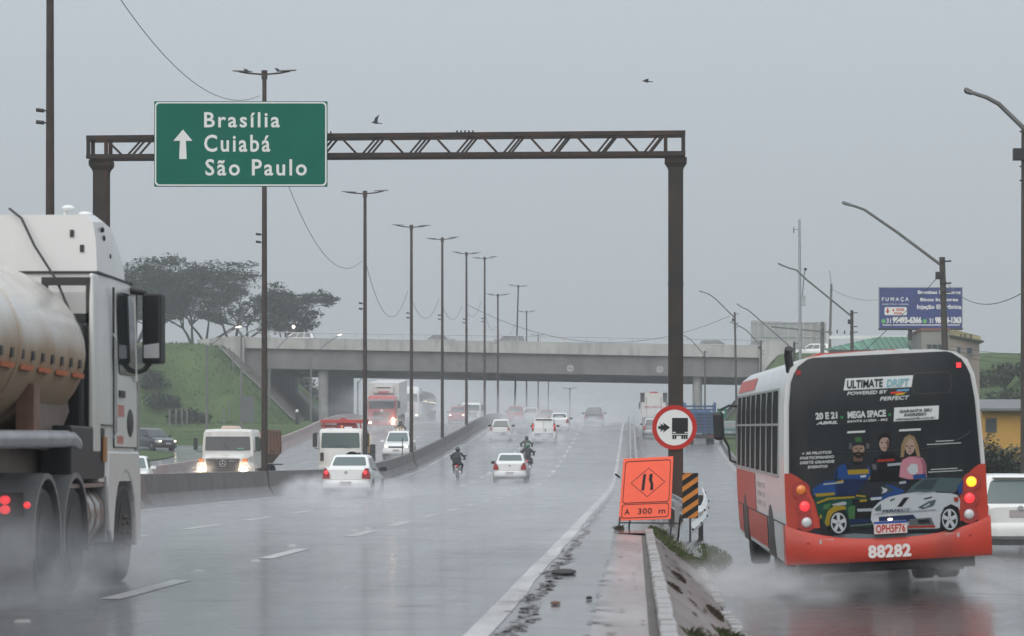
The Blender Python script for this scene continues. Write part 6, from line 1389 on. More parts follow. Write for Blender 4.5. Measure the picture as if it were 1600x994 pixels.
# sides
ALU = mat('window_alu',(.36,.37,.37),.4,.3)
SW = mat('side_glass',(.016,.018,.019),.5,spec=.015)
for s in (-1,1):
    for k in range(8):
        a = 1.15+k*1.27; b = a+1.17
        m = MB(); zz_ = [1.48,1.7,1.95,2.2,2.35,2.5,2.58]; m.loft([[(s*(bwid(z)+.006),y_,z) for z in zz_] for y_ in (a,b)],False,0,False); wn = m.build('side_window', SW, bus, fix=False)
        m = MB()
        for yy in (a-.05,b): m.hexa([(s*bwid(1.46),yy,1.46),(s*(bwid(1.46)+.022),yy,1.46),(s*(bwid(1.46)+.022),yy+.05,1.46),(s*bwid(1.46),yy+.05,1.46),(s*bwid(2.6),yy,2.6),(s*(bwid(2.6)+.022),yy,2.6),(s*(bwid(2.6)+.022),yy+.05,2.6),(s*bwid(2.6),yy+.05,2.6)])
        for zz in (1.45,2.12,2.58): m.box(min(s*(bwid(zz)-.0),s*(bwid(zz)+.018)),max(s*(bwid(zz)-.0),s*(bwid(zz)+.018)),a,b,zz,zz+.03)
        m.build('window_frame', ALU, wn)
    def sp(y0, y1, z0, z1, name, mt, off=.006):
        q = []
        zz = [lerp(z0,z1,i/4) for i in range(5)]
        MB().loft([[(s*(bwid(z)+off),y,z) for z in zz] for y in (y0,y1)],False,0,False).build(name, mt, bus, fix=False)
    sp(6.4,11.6,.86,1.42,'side_panel',BRED); sp(3.9,8.6,.40,.84,'skirt_panel',BRED); sp(10.0,11.6,.40,.84,'skirt_panel',BRED); sp(.30,2.35,.40,.84,'skirt_panel',BWHT,.012)
    sp(6.9,11.4,2.66,2.84,'roof_band',BRED)
    m = MB()
    for y in (.28,2.38,3.86,8.64,9.98): m.box(min(s*1.27,s*1.30),max(s*1.27,s*1.30),y-.012,y+.012,.40,.85)
    m.box(min(s*1.28,s*1.298),max(s*1.28,s*1.298),.3,11.6,.845,.858); m.build('panel_seam', DARKM, bus)
    m = MB()
    for y in (4.2,4.9,5.6,5.2): 
        for k in range(3): m.box(min(s*1.2,s*(bwid(1.0)+.0075)),max(s*1.2,s*(bwid(1.0)+.0075)),y,y+.35,.98+.13*k,1.05+.13*k)
    m.build('side_notice', flat('notice_grey',(.48,.40,.39)), bus)
    for yc in (3.1,9.3):
        MB().prism([(yc+.60*math.cos(math.pi*i/12), .52+.52*math.sin(math.pi*i/12)) for i in range(13)]+[(yc-.6,.33),(yc+.6,.33)], s*(1.15), s*(1.297), 'x').build('wheel_arch', BLACK, bus)
        wheel(bus, s*1.10, yc, .49, .29, RIMM, 'wheel', s).location.z = -.085
    wheel(bus, s*.78, 3.1, .49, .29, RIMM, 'wheel', s).location.z = -.085
    MB().box(s*1.05-.18,s*1.05+.18,2.28,2.32,.06,.55).build('mud_flap', RUBBER, bus)
MB().box(-1.12,1.12,.30,11.5,.20,.44).build('underframe', BLACK, bus); MB().cyl((-.5,.25,.30),(.4,.25,.30),.10,n=10).build('silencer', DARKM, bus); MB().box(-1.1,1.1,2.9,3.3,.30,.68).build('axle_housing', BLACK, bus)
MB().prism([(-1.27,.60),(-1.18,.60),(-1.18,.30),(-1.27,.32)], .35,.9,'y').build('corner_bracket', DARKM, bus)
# roof: exhaust stack, hatches, side mirror
xs_, zs_ = B(1234,556)
MB().tube([(xs_+.02,.35,2.8),(xs_,.30,3.02),(xs_+.01,.24,3.10)],.055,10).build('exhaust_stack', BLACK, bus)
MB().loft([[(-.75+q,y,z) for q,z in ((0,2.97),(1.3,3.0),(1.18,3.07),(.14,3.06))] for y in (2.2,4.4)]).build('roof_hatch', BRED, bus); MB().loft([[(-.45+q,y,z) for q,z in ((0,2.99),(1.5,3.0),(1.38,3.13),(.14,3.12))] for y in (5.0,7.6)]).build('roof_unit', BWHT, bus)
m = MB(); m.box(-1.64,-1.46,11.62,11.72,1.90,2.37); m.build('mirror', BLACK, bus, bevel=.05)
MB().tube([(-1.22,11.75,2.45),(-1.36,11.72,2.47),(-1.52,11.67,2.40)],.022,6).build('mirror_arm', BLACK, bus); MB().tube([(-1.48,11.68,1.95),(-1.40,11.72,1.78),(-1.38,11.73,1.55),(-1.26,11.75,1.50)],.020,6).build('mirror_arm', BLACK, bus)

# ------------------------------------------------------------------ near tanker truck (right rear quarter in view)
tk = thing('tanker_truck','large white tanker truck cut off by the left edge, throwing spray from its wheels','truck',(-6.6,28.8,prof(28.8)))
h = 1.25
TW = mat('tanker_white',(.72,.71,.69),.34,coat=.4,var=.07,vscale=1.0,dirt=((.42,.35,.30),1.2,.35)); 
rg = []
for y, hf, top, z0 in ((0,.985,3.14,1.05),(.8,1,3.14,1.05),(1.75,1,3.14,1.05),(2.05,.98,3.12,1.05),(2.22,.90,3.05,1.1)):
    a = h*hf; rg.append([(-a,y,z0),(a,y,z0),(a*1.0,y,1.5),(a,y,2.1),(a*.985,y,2.7),(a*.975,y,top),(-a*.975,y,top),(-a*.985,y,2.7),(-a,y,2.1),(-a,y,1.5)])
MB().loft(rg).build('cab', TW, tk, smooth=True)
rg = []
for y, z1, hf in ((-.02,3.72,1),(.5,3.76,1),(1.0,3.73,1),(1.5,3.60,.98),(1.9,3.40,.95),(2.20,3.17,.90)):
    a = h*.975*hf; rg.append([(-a,y,3.155),(a,y,3.155),(a*.99,y,lerp(3.155,z1,.55)),(a*.965,y,z1-.07),(a*.90,y,z1),(-a*.90,y,z1),(-a*.965,y,z1-.07),(-a*.99,y,lerp(3.155,z1,.55))])
MB().loft(rg).build('high_roof', TW, tk, smooth=True)
MB().box(-h*.97,h*.985,-.03,2.0,3.138,3.158).build('roof_seam', DARKM, tk)
for s in (-1,1):
    MB().hexa([(s*1.19,-.34,1.35),(s*1.255,-.34,1.35),(s*1.255,-.004,1.35),(s*1.19,-.004,1.35),(s*1.19,-.30,3.12),(s*1.235,-.30,3.12),(s*1.235,-.004,3.12),(s*1.19,-.004,3.12)]).build('side_fairing', TW, tk, bevel=.02)
    m = MB(); qd = [(s*1.252,1.0,2.16),(s*1.252,1.98,2.16),(s*1.236,1.90,3.02),(s*1.236,1.0,3.02)]; qd = qd if s > 0 else [qd[1],qd[0],qd[3],qd[2]]; pane(m,qd,.008,.1); m.build('door_window', GLASS, tk, fix=False)
    dr = MB().loft([[(s*(1.25+o),y,z) for y,z in ((.72,1.40),(2.02,1.40),(2.06,1.9),(2.02,2.10),(.95,2.12),(.72,2.2))] for o in (-.02,.012)]).build('door', TW, tk)
    MB().box(min(s*1.25,s*1.28),max(s*1.25,s*1.28),.95,1.25,1.92,1.99).build('handle', BLACK, dr)
    MB().ell((s*1.262,1.62,1.66),(.014,.20,.15),14,8).build('door_recess', BLACK, dr)
    m = MB(); m.box(min(s*1.255,s*1.266),max(s*1.255,s*1.266),.9,1.25,1.72,1.84); m.box(min(s*1.255,s*1.266),max(s*1.255,s*1.266),.85,1.2,1.44,1.52); m.build('reflective_sticker', flat('sticker_red',(.50,.22,.19)), dr)
    m = MB()
    for y in (.70,2.035): m.box(min(s*1.24,s*1.2635),max(s*1.24,s*1.2635),y,y+.008,1.40,3.04)
    m.box(min(s*1.24,s*1.2645),max(s*1.24,s*1.2645),.70,2.05,1.398,1.408); m.box(min(s*1.24,s*1.262),max(s*1.24,s*1.262),.05,.68,1.62,1.628); m.build('door_gap', DARKM, tk)
    MB().tube([(s*1.268,.60,1.5),(s*1.30,.60,1.56),(s*1.30,.60,2.5),(s*1.268,.60,2.56)],.011,6).build('grab_rail', STEEL, tk)
    m = MB(); m.box(min(s*1.25,s*1.262),max(s*1.25,s*1.262),.12,.30,1.25,1.50); m.build('hazard_plate', mat('hazard_orange',(.42,.18,.05),.5,var=.3,vscale=8), tk)
    MB().hexa([(s*1.225,2.02,2.1),(s*1.275,2.02,2.1),(s*1.20,2.20,2.1),(s*1.15,2.20,2.1),(s*1.215,1.98,3.05),(s*1.262,1.98,3.05),(s*1.17,2.14,3.05),(s*1.12,2.14,3.05)]).build('corner_deflector', TW, tk, bevel=.015)
    # mirror
    MB().loft([[(s*(a),y,z) for a,y,z in ((1.32,1.98,zz),(1.53,1.94,zz),(1.56,2.12,zz),(1.34,2.16,zz))] for zz in (2.30,2.34,3.02,3.06)]).build('mirror', BLACK, tk, bevel=.03)
    MB().poly([(s*1.345,1.972,2.36),(s*1.515,1.938,2.36),(s*1.515,1.938,2.52),(s*1.345,1.972,2.50)]).build('mirror_glass', LENS, tk, fix=False)
    MB().tube([(s*1.20,1.95,3.08),(s*1.34,2.02,3.06),(s*1.42,2.05,3.0)],.035,7).build('mirror_arm', BLACK, tk); MB().tube([(s*1.42,2.05,2.34),(s*1.34,2.05,2.24),(s*1.24,2.05,2.20),(s*1.24,2.05,2.0)],.030,7).build('mirror_arm', BLACK, tk)
    # front wing and steps
    pr = [(.42,1.36),(2.18,1.36),(2.28,1.1),(2.30,.40),(2.05,.36)]+[(1.36+.66*math.cos(math.pi*i/12),.50+.66*math.sin(math.pi*i/12)) for i in range(1,12)]+[(.66,.42),(.50,.55),(.36,1.0)]
    m = MB(); m.prism(pr, s*.95, s*1.262, 'x'); m.build('front_wing', TW, tk, bevel=.02)
    MB().prism([(1.36+.655*math.cos(i*.2618),.50+.655*math.sin(i*.2618)) for i in range(24)], s*.60, s*1.02, 'x').build('wheel_well', BLACK, tk)
    wheel(tk, s*1.09, 1.36, .51, .30, RIMM, 'wheel', s)
    m = MB()
    for i in range(10): m.ell((s*1.26,1.36+.17*math.cos(i*.628),.51+.17*math.sin(i*.628)),(.03,.022,.022),8,5)
    m.build('wheel_nut', mat('nut_brown',(.10,.075,.06),.5,.4), tk)
    MB().box(min(s*.95,s*1.24),max(s*.95,s*1.24),-1.45,.30,1.08,1.60).build('equipment_box', BLACK, tk, bevel=.02)
    MB().loft([[(s*.98+.26*math.cos(a), y, .72+.30*math.sin(a)) for a in [i*.3927 for i in range(16)]] for y in (-.62,.22)]).build('fuel_tank', mat('brushed_alu',(.5,.5,.5),.3,.9,var=.2,vscale=6), tk, smooth=True)
    for y in (-.52,-.2,.12): MB().loft([[(s*.98+.27*math.cos(a), y+dy, .72+.31*math.sin(a)) for a in [i*.3927 for i in range(16)]] for dy in (0,.07)]).build('tank_strap', mat('strap_copper',(.30,.22,.19),.4,.5), tk, smooth=True)
    MB().box(min(s*.9,s*1.25),max(s*.9,s*1.25),.27,.33,.45,1.10).build('step_bracket', STEEL, tk)
    MB().box(min(s*1.1,s*1.235),max(s*1.1,s*1.235),-1.45,.36,1.0,1.04).build('side_rail', mat('strap_copper',()), tk)
    for yc in (-1.30,-2.65):
        wheel(tk, s*1.09, yc, .51, .29, RIMM, 'wheel', s); wheel(tk, s*.75, yc, .51, .29, RIMM, 'wheel', s)
        m = MB(); n_ = 14
        m.loft([[(s*.58,yc+r_*math.cos(a),.51+r_*math.sin(a)),(s*1.265,yc+r_*math.cos(a),.51+r_*math.sin(a)),(s*1.265,yc+(r_-.05)*math.cos(a),.51+(r_-.05)*math.sin(a)),(s*.58,yc+(r_-.05)*math.cos(a),.51+(r_-.05)*math.sin(a))] for r_,a in [(.64,math.pi*(-.06+1.12*i/n_)) for i in range(n_+1)]])
        m.build('mudguard', mat('mudguard_grey',(.16,.16,.165),.35,var=.2,vscale=4), tk, smooth=True)
        MB().box(s*.92-.30,s*.92+.34,yc-.66,yc-.63,.12,.50).build('mud_flap', mat('flap_pale',(.20,.19,.185),.5,var=.3,vscale=3), tk)
    m = MB()
    for dz in (0,.085): m.ell((s*1.04,-3.41,.83+dz),(.048,.03,.040),12,7)
    m.build('tail_lamp', TAILL, tk); MB().ell((s*1.235,-3.41,.87),(.032,.03,.030),10,7).build('side_marker', TAILL, tk)
MB().box(-1.15,1.15,-.03,.002,1.1,2.95).build('rear_wall', TW, tk)
MB().box(-.9,1.16,-.46,-.04,1.05,2.62).build('air_stack', BLACK, tk, bevel=.04)
m = MB(); m.box(.72,1.22,-.30,-.24,3.0,3.08); m.box(.72,1.22,-.30,-.24,2.62,2.72); m.box(.72,.78,-.30,-.24,2.72,3.0); m.box(1.16,1.22,-.30,-.24,1.2,3.0); m.build('ladder_frame', BLACK, tk)
MB().tube([(.35,-.06,3.78),(.48,-.10,3.68),(.62,-.14,3.40),(.86,-.24,3.05),(1.0,-.32,2.75),(1.10,-.36,2.35)],.013,7).build('air_hose', BLACK, tk, smooth=True)
m = MB(); m.tube([(.80,.5,3.74),(.80,.5,3.81)],.02,6); m.ell((.83,.5,3.83),(.07,.09,.035),10,6); m.ell((.98,.62,3.775),(.08,.1,.035),10,6); m.build('roof_horn', WHITEP, tk, smooth=True)
m = MB()
for y, z in ((-.026,3.5),(-.026,3.35)): m.box(.95+.1*(z<3.4),.99+.1*(z<3.4),y-.01,y,z,z+.07)
m.build('grommet', BLACK, tk)
m = MB()
for y, z in ((.35,3.60),(.42,3.52),(.75,3.36)): m.ell((1.205,y,z),(.02,.035,.03),8,5)
m.build('roof_plug', BLACK, tk)
for s in (-1,1): MB().box(s*.42-.07,s*.42+.07,-3.5,2.0,.66,.98).build('chassis_rail', DARKM, tk)
MB().box(-1.2,1.2,-3.38,-3.30,.76,.98).build('tail_bar', DARKM, tk); MB().box(-.7,.7,-2.8,-1.2,.98,1.14).build('fifth_wheel', DARKM, tk)
MB().box(-.55,.55,-2.75,-1.2,.35,.7).build('axle_housing', BLACK, tk)
# the tank semi-trailer
def lower_brown(m, col, ztop, zlow):
    """blends the colour to brown down the lower flank, ragged upper edge"""
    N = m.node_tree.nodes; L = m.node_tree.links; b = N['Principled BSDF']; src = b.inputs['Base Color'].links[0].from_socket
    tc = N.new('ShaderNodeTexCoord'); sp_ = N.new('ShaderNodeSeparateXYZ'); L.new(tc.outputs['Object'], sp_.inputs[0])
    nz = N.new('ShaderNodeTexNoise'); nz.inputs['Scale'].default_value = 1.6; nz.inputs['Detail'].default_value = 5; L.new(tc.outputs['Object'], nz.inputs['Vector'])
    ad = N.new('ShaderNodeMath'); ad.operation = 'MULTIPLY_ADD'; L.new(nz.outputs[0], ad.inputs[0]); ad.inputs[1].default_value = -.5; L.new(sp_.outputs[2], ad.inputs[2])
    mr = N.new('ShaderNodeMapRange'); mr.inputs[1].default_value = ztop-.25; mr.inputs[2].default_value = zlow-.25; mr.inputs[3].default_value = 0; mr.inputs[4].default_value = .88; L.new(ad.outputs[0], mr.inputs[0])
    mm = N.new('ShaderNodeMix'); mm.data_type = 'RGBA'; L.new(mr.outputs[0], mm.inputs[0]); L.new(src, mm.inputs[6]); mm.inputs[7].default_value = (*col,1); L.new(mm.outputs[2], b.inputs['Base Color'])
    for nm, a_, b_ in (('Coat Weight',.5,0.0),('Roughness',.26,.85),('Specular IOR Level',.5,.1)):      # the brown part is matt
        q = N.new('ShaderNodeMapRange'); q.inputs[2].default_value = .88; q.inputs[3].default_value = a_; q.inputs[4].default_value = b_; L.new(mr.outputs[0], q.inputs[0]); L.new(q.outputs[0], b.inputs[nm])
def tring(y, q, zo=0): return [(1.27*q*math.cos(a), y, 2.30+.92*q*math.sin(a)+zo) for a in [2*math.pi*i/44 for i in range(44)]]
tl = MB(); tl.loft([tring(y,q) for y,q in ((-13.6,.55),(-13.5,.9),(-13.35,1),(-9.2,1),(-5,1),(-1.0,1),(-.78,.985),(-.66,.93),(-.58,.80),(-.55,.5))]); TANKW = mat('tank_cream_white',(.66,.62,.57),.26,coat=.5,var=.10,vscale=.8,dirt=((.36,.25,.17),1.1,.4)); lower_brown(TANKW,(.34,.23,.145),2.56,2.20); tank = tl.build('tank', TANKW, tk, smooth=True)
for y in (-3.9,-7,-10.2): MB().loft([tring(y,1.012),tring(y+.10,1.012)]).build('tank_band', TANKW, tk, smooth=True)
for s in (-1,1):
    mk = MB(); st_ = MB(); y = -1.15; k = 0
    while y > -11: 
        mk.box(min(s*1.262,s*1.274),max(s*1.262,s*1.274),y-.05,y+.05,2.15,2.23); y -= .43
    tag(mk.build('marker_plate', DARKM, tank), kind='stuff')
    y = -.95
    while y > -11: st_.hexa([(s*1.245,y-.46,2.06),(s*1.262,y-.46,2.06),(s*1.262,y,2.055),(s*1.245,y,2.055),(s*1.25,y-.46,2.10),(s*1.275,y-.46,2.10),(s*1.275,y,2.10),(s*1.25,y,2.10)]); y -= .78
    tag(st_.build('reflective_strip', flat('strip_orange',(.62,.20,.10)), tank), kind='stuff')
    MB().tube([(s*1.17,-.95,1.42),(s*1.19,-1.3,1.47),(s*1.20,-4.5,1.44),(s*1.20,-8,1.42)],.085,10).build('hose_carrier', STEEL, tk, smooth=True)
    MB().box(s*1.12-.06,s*1.12+.10,-3.05,-2.80,1.45,1.95).build('tank_bracket', mat('bracket_brown',(.24,.12,.085),.6,var=.4,vscale=4), tk)
    MB().prism([(-.62,1.75),(-.72,1.85),(-2.6,1.9),(-2.6,1.38),(-1.7,1.36),(-1.25,1.42)], s*1.02, s*1.06, 'x').build('tank_skirt', mat('skirt_brown',(.20,.15,.125),.45,var=.4,vscale=3), tk)
    for yc in (-9.6,-10.9,-12.2): wheel(tk, s*1.09, yc, .51, .3, RIMM, 'wheel', s)
    MB().box(s*.5-.08,s*.5+.08,-13.3,-1.3,1.16,1.45).build('trailer_rail', DARKM, tk)
MB().box(-.9,.9,-3.2,-.9,1.15,1.42).build('king_pin_plate', mat('skirt_brown',()), tk)

# ------------------------------------------------------------------ motorcyclists
def skin_mesh(name, nodes, edges, sub=2):
    me = bpy.data.meshes.new(name); me.from_pydata([n[0] for n in nodes], edges, []); o = bpy.data.objects.new(name, me); COL.objects.link(o)
    md = o.modifiers.new('skin','SKIN'); md.use_smooth_shade = True
    for i, n in enumerate(nodes):
        sv = me.skin_vertices[0].data[i]; r_ = n[1]; sv.radius = r_ if isinstance(r_, tuple) else (r_, r_); sv.use_root = (i == 0)
    sb = o.modifiers.new('sub','SUBSURF'); sb.levels = sub; sb.render_levels = sub
    dg = bpy.context.evaluated_depsgraph_get(); dg.update(); out = bpy.data.meshes.new_from_object(o.evaluated_get(dg)); bpy.data.objects.remove(o); bpy.data.meshes.remove(me)
    return out
def rider_nodes():
    N = [((0,-.12,.86),(.17,.13))]; E = []
    def add(p, r_, par): N.append((p,r_)); E.append((par,len(N)-1)); return len(N)-1
    w1 = add((0,-.08,1.02),(.16,.115),0); w2 = add((0,.00,1.20),(.185,.125),w1); w3 = add((0,.05,1.36),(.17,.11),w2); nk = add((0,.08,1.46),.06,w3); hd = add((0,.11,1.56),(.085,.10),nk); add((0,.12,1.66),(.07,.08),hd)
    for s in (-1,1):
        sh = add((s*.19,.05,1.37),.075,w3); el = add((s*.35,.16,1.17),.058,sh); wr = add((s*.36,.42,1.06),.040,el); pm = add((s*.345,.49,1.05),(.042,.025),wr)
        for k in range(4): f1 = add((s*(.31+.022*k),.535,1.055-.004*abs(k-1.5)),.0115,pm); add((s*(.31+.022*k),.545,1.02-.003*k),.010,f1)
        th = add((s*.30,.47,1.03),.012,pm); add((s*.285,.50,1.015),.010,th)
        hp = add((s*.13,-.06,.86),.105,0); kn = add((s*.24,.30,.78),.075,hp); an = add((s*.20,.02,.40),.048,kn); he = add((s*.20,-.03,.33),.045,an); add((s*.22,.17,.31),.038,he)
    return N, E
RN, RE = rider_nodes(); RIDER = skin_mesh('person', RN, RE)
def motorcycle(name, lab, x, y, fwd=True, lean=0.0, lit='rear', box=None):
    t = thing(name, lab, 'motorcycle', (x,y,prof(y)), 0, 'motorcycles in the traffic'); 
    for yy, w_ in ((-.62,.11),(.68,.09)):
        n = 22; m = MB(); m.loft([[(o, yy+.30*q*math.cos(a), .30+.30*q*math.sin(a)) for a in [2*math.pi*i/n for i in range(n)]] for o,q in ((-w_/2,.85),(-w_*.35,1),(w_*.35,1),(w_/2,.85))]); wo = m.build('wheel', RUBBER, t, smooth=True)
        MB().cyl((-w_/2-.01,yy,.30),(w_/2+.01,yy,.30),.11,n=12).build('hub', RIMM, wo)
    MB().ell((0,.18,.80),(.14,.26,.13),12,8).build('fuel_tank', REDP if lit != 'rear' else BLACK, t, smooth=True)
    MB().loft([[(a*w_,yy,z+dz) for a,dz in ((-1,0),(1,0),(.8,.07),(-.8,.07))] for yy,w_,z in ((-.75,.09,.82),(-.4,.14,.78),(.02,.10,.76))]).build('seat', BLACK, t, smooth=True)
    m = MB(); m.tube([(0,.55,.92),(0,.30,.72),(0,-.1,.45),(0,-.6,.34)],.035,6); m.tube([(0,.55,.92),(0,.35,.40),(0,-.05,.36)],.03,6); m.tube([(0,-.1,.72),(0,-.72,.76)],.03,6); m.build('frame', DARKM, t)
    MB().box(-.13,.13,-.08,.28,.32,.60).build('engine', DARKM, t, bevel=.04); MB().tube([(.14,.2,.32),(.16,-.2,.30),(.17,-.75,.42)],.04,8).build('exhaust', CHROME, t)
    for s in (-1,1): MB().tube([(s*.09,.68,.30),(s*.09,.52,.98)],.025,6).build('fork', CHROME, t)
    MB().tube([(-.38,.44,1.05),(-.2,.5,1.06),(0,.53,1.02),(.2,.5,1.06),(.38,.44,1.05)],.018,6).build('handlebar', DARKM, t)
    for s in (-1,1):
        MB().tube([(s*.27,.5,1.06),(s*.36,.48,1.22)],.010,5).build('mirror_stalk', BLACK, t); MB().ell((s*.39,.48,1.25),(.065,.02,.045),10,6).build('mirror', BLACK, t)
        MB().ell((s*.16,-.80,.70),(.03,.03,.025),8,5).build('indicator', AMBER, t)
    MB().ell((0,-.80,.74),(.06,.03,.04),10,6).build('tail_lamp', TAILL if lit == 'rear' else TAILR, t); MB().ell((0,.66,.90),(.10,.07,.10),12,8).build('headlamp', HEADL if lit == 'front' else LENS, t)
    MB().box(-.09,.09,-.86,-.845,.48,.62).build('licence_plate', PLATEG, t); MB().loft([[(-.07,yy,z),(.07,yy,z),(.07,yy,z+.03),(-.07,yy,z+.03)] for yy,z in ((-.45,.66),(-.75,.60),(-.90,.42))]).build('rear_mudguard', BLACK, t)
    if box: MB().loft([[(a*w_,yy,z) for a,yy in ((-1,-.98),(1,-.98),(1,-.60),(-1,-.60))] for z,w_ in ((.90,.20),(.96,.23),(1.18,.23),(1.22,.20))]).build('top_box', box, t)
    s_ = math.atan2(prof(y+1)-prof(y-1),2); t.rotation_euler = (s_ if fwd else -s_, lean, 0 if fwd else math.pi)
    return t
def person(lab, moto, jacket, trousers, helmet, pack=None):
    me = RIDER.copy(); me.materials.clear(); me.materials.append(jacket); me.materials.append(trousers); me.materials.append(BLACK)
    for p in me.polygons:
        c = p.center; p.material_index = 1 if (c.z < .93 and abs(c.x) < .33 and not (c.y > .4 and c.z > .95)) else 0
        if c.z < .36 or (c.y > .44 and c.z > .98 and abs(c.x) > .2): p.material_index = 2
    o = bpy.data.objects.new('person', me); COL.objects.link(o); tag(o, lab, 'person', 'motorcyclists in the traffic')
    o.matrix_world = moto.matrix_world if False else Matrix.Identity(4); o.location = moto.location; o.rotation_euler = moto.rotation_euler; o.location.z += .0
    m = MB(); m.ell((0,.12,1.59),(.135,.16,.155),16,12); m.build('helmet', helmet, o, smooth=True)
    m = MB(); m.loft([[(.137*math.cos(a)*1.0,.12+.163*math.sin(a),z) for a in [math.pi*(.15+.7*i/8) for i in range(9)]] for z in (1.56,1.64)], False, 0, False); m.build('visor', GLASS, o, fix=False)
    if pack: MB().loft([[(a*w_,yy,z) for a,yy in ((-1,-.30),(1,-.30),(1,-.09),(-1,-.09))] for z,w_ in ((1.02,.15),(1.08,.18),(1.34,.17),(1.40,.12))]).build('backpack', pack, o)
    return o
JK = mat('jacket_black',(.022,.023,.026),.7,var=.3,vscale=8); JG = mat('jacket_grey_green',(.07,.075,.065),.7,var=.3,vscale=8); TR1 = mat('trousers_dark',(.03,.033,.04),.8); HB = mat('helmet_black',(.012,.012,.014),.15,coat=.8); HG = mat('helmet_green',(.05,.16,.09),.2,coat=.8)
mo = motorcycle('motorcycle','motorcycle with red tail lamp and top box riding near the barrier',-9.45,153,True,0,'rear',JK)
person('motorcyclist in black with a black helmet riding alone near the barrier',mo,JK,TR1,HB,mat('pack_grey',(.05,.055,.065),.7))
mo = motorcycle('motorcycle','motorcycle with a small red tail lamp beside the unlit white sedan',-6.18,164,True,.03,'rear')
person('motorcyclist with a green helmet and dark clothes beside the white sedan',mo,JK,TR1,HG)
mo = motorcycle('motorcycle','motorcycle ahead of the green-helmeted rider behind the white van',-6.85,181,True,0,'rear')
person('motorcyclist in grey green jacket and black helmet just ahead of the green helmet',mo,JG,TR1,HB)
mo = motorcycle('oncoming_motorcycle','oncoming motorcycle with one bright headlamp between red truck and white pickup',-17.6,216,False,0,'front')
person('oncoming motorcyclist in dark clothes behind a bright headlamp',mo,JK,TR1,HB)

# ------------------------------------------------------------------ spray and haze
def mist_mat(dens, sc, seed):
    m = bpy.data.materials.new('spray_%d' % seed); m.use_nodes = True; N = m.node_tree.nodes; L = m.node_tree.links; N.remove(N['Principled BSDF'])
    v = N.new('ShaderNodeVolumePrincipled'); v.inputs['Color'].default_value = (.93,.93,.94,1); v.inputs['Anisotropy'].default_value = .1
    tc = N.new('ShaderNodeTexCoord'); ln = N.new('ShaderNodeVectorMath'); ln.operation = 'LENGTH'; L.new(tc.outputs['Object'], ln.inputs[0])
    mr = N.new('ShaderNodeMapRange'); mr.interpolation_type = 'SMOOTHSTEP'; mr.inputs[1].default_value = 1.0; mr.inputs[2].default_value = .15; mr.inputs[3].default_value = 0; mr.inputs[4].default_value = 1; L.new(ln.outputs['Value'], mr.inputs[0])
    mp = N.new('ShaderNodeMapping'); mp.inputs['Location'].default_value = (seed*3.7,seed*1.3,seed); L.new(tc.outputs['Object'], mp.inputs[0])
    nz = N.new('ShaderNodeTexNoise'); nz.inputs['Scale'].default_value = sc; nz.inputs['Detail'].default_value = 5; L.new(mp.outputs[0], nz.inputs['Vector'])
    m2 = N.new('ShaderNodeMapRange'); m2.inputs[1].default_value = .40; m2.inputs[2].default_value = .62; m2.inputs[3].default_value = .10; m2.inputs[4].default_value = 1.35; L.new(nz.outputs[0], m2.inputs[0])
    mu = N.new('ShaderNodeMath'); mu.operation = 'MULTIPLY'; L.new(mr.outputs[0], mu.inputs[0]); L.new(m2.outputs[0], mu.inputs[1]); mq = N.new('ShaderNodeMath'); mq.operation = 'MULTIPLY'; mq.inputs[1].default_value = dens; L.new(mu.outputs[0], mq.inputs[0]); L.new(mq.outputs[0], v.inputs['Density'])
    L.new(v.outputs[0], N['Material Output'].inputs['Volume']); return m
sph = MB(); sph.ell((0,0,0),(1,1,1),20,12); _sp = sph.build('spray', BLACK); SPH = _sp.data; bpy.data.objects.remove(_sp)
NM = [0]
def mist(x, y, r, dens, dz=.3, sc=2.2):
    NM[0] += 1; me = SPH.copy(); me.materials.clear(); me.materials.append(mist_mat(dens, sc, NM[0]))
    o = bpy.data.objects.new('spray', me); COL.objects.link(o); o.location = (x,y,surf(x,y)+dz); o.scale = r; tag(o, kind='stuff')
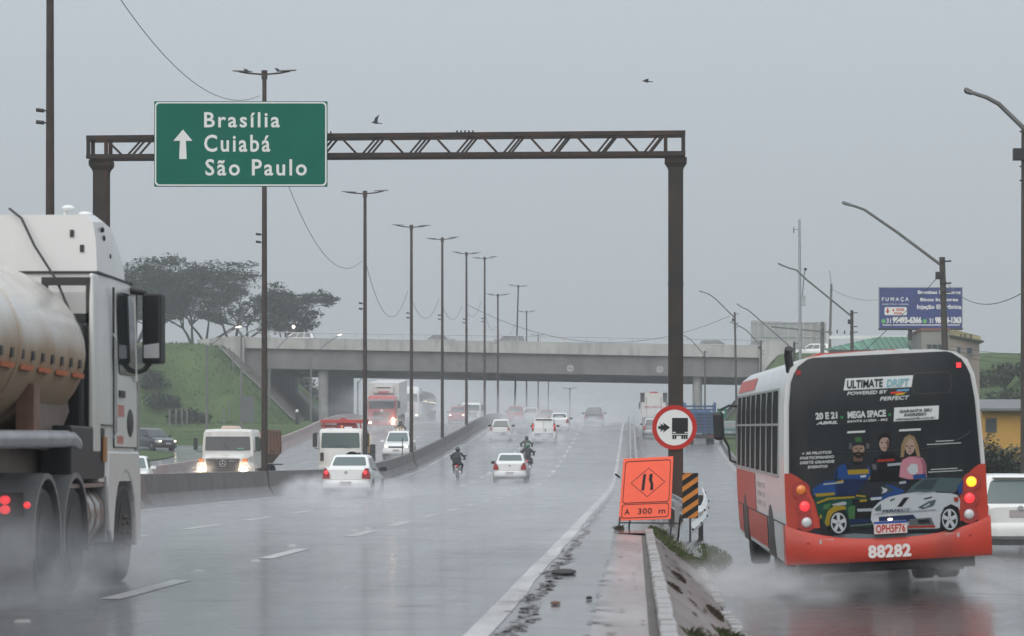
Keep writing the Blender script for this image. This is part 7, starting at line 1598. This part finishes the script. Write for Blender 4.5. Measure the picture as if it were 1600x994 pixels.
for a in ((-5.7,24.6,(1.3,3.2,1.0),.60,.2),(-6.4,21.5,(1.6,3.0,.9),.42,.2),(-5.45,28.7,(1.0,2.2,.62),.75,.15),(-5.3,26.4,(.55,1.8,.55),.55,.2),
          (2.2,36.6,(1.4,3.0,.48),.34,.12),(4.3,36.4,(1.3,3.0,.45),.28,.10),(1.2,39.0,(1.0,4.8,.5),.42,.12),(1.9,37.6,(1.0,2.8,.5),.55,.12),
          (-9.9,98.6,(1.7,3.0,.72),.62,.12),(-11.3,100.5,(1.3,4.8,.75),.60,.25),(-8.7,100.5,(1.2,4.5,.6),.45,.2),
          (-6.4,145.5,(1.7,4.5,.6),.35,.15),(-9.45,152,(.6,2.5,.6),.35,.25),(-6.2,163,(.8,3,.7),.35,.25),
          (-6.95,216,(1.9,6,.85),.45,.35),(-10.55,222,(1.9,6,.8),.5,.35),(-6.45,241,(1.8,6,.8),.40,.35),(-3.72,255,(1.9,6,.8),.40,.35),(-11.2,268,(2.0,6,1.0),.35,.5),(-10.6,296,(2.4,7,1.0),.3,.5),
          (-15.5,188,(1.8,5,.7),.35,.2),(-21.4,242,(2.6,9,1.4),.22,.6),(-22.4,284,(3,10,1.8),.2,.9),(-16.8,270,(2,6,.8),.25,.3),(-18.75,134,(2.4,5,.8),.25,.2),
          (1.85,290,(2.6,7,1.3),.25,.5),(5.5,246,(2.0,5,.6),.25,.25),(1.5,262,(1.7,4,.7),.3,.3),
          (-19.75,131.6,(.75,.8,.55),.8,.86),(-17.75,131.4,(.7,.8,.5),.8,.86),(-17.6,214.9,(.7,1.0,.6),.9,.9),(-20.5,242.2,(.8,.9,.8),.5,.9)): mist(*a)  # small clouds at the oncoming headlamps, added to spread their glow
mist(-7,262,(11,52,3.0),.028,.6,3.0); mist(-19,262,(11,52,4.0),.024,.8,3.0); mist(2.5,280,(4,40,3.0),.024,.8,3.0)
def vol(name, dens, col=(.95,.955,.965), g=.3):
    m = bpy.data.materials.new(name); m.use_nodes = True; N = m.node_tree.nodes; N.remove(N['Principled BSDF'])
    v = N.new('ShaderNodeVolumePrincipled'); v.inputs['Color'].default_value = (*col,1); v.inputs['Density'].default_value = dens; v.inputs['Anisotropy'].default_value = g
    m.node_tree.links.new(v.outputs[0], N['Material Output'].inputs['Volume']); return m
# rain bouncing off the paving: thin even layers of splash just above the wet surface
YL = ramp(40,150,5)[:-1]+ramp(150,330,3)
for z0, z1, dn, k in ((.012,.14,.040,1),(.142,.42,.010,1)):
    V = vol('rain_splash', dn)
    for xa, xb, fz in ((lambda y: -13.0, lambda y: -.36, lambda x,y: prof(y)), (lambda y: wall_x(y)+.5, lambda y: -14.2, lambda x,y: prof(y)), (lambda y: side_left(y)+.12, lambda y: side_right(y)-.1, lambda x,y: side(y,x))):
        rows = []
        for y in YL:
            xs_l = [lerp(xa(y),xb(y),t) for t in (0,.5,1)]
            rows.append([(x,y,fz(x,y)+z0) for x in xs_l]+[(x,y,fz(x,y)+z1) for x in reversed(xs_l)])
        tag(MB().loft(rows).build('rain_splash', V), kind='stuff')
HZ = bpy.data.materials.new('haze_air'); HZ.use_nodes = True; N = HZ.node_tree.nodes; N.remove(N['Principled BSDF'])
v = N.new('ShaderNodeVolumePrincipled'); v.inputs['Color'].default_value = (.955,.965,.98,1); v.inputs['Density'].default_value = .0008; v.inputs['Anisotropy'].default_value = 0.6
HZ.node_tree.links.new(v.outputs[0], N['Material Output'].inputs['Volume'])
hb = MB().box(-420,420,-80,740,-10.5,29.5).build('haze', HZ); tag(hb, kind='stuff')
# things that turned out not to need a label of their own
for o in list(bpy.data.objects):
    if o.parent and 'category' in o: del o['category']
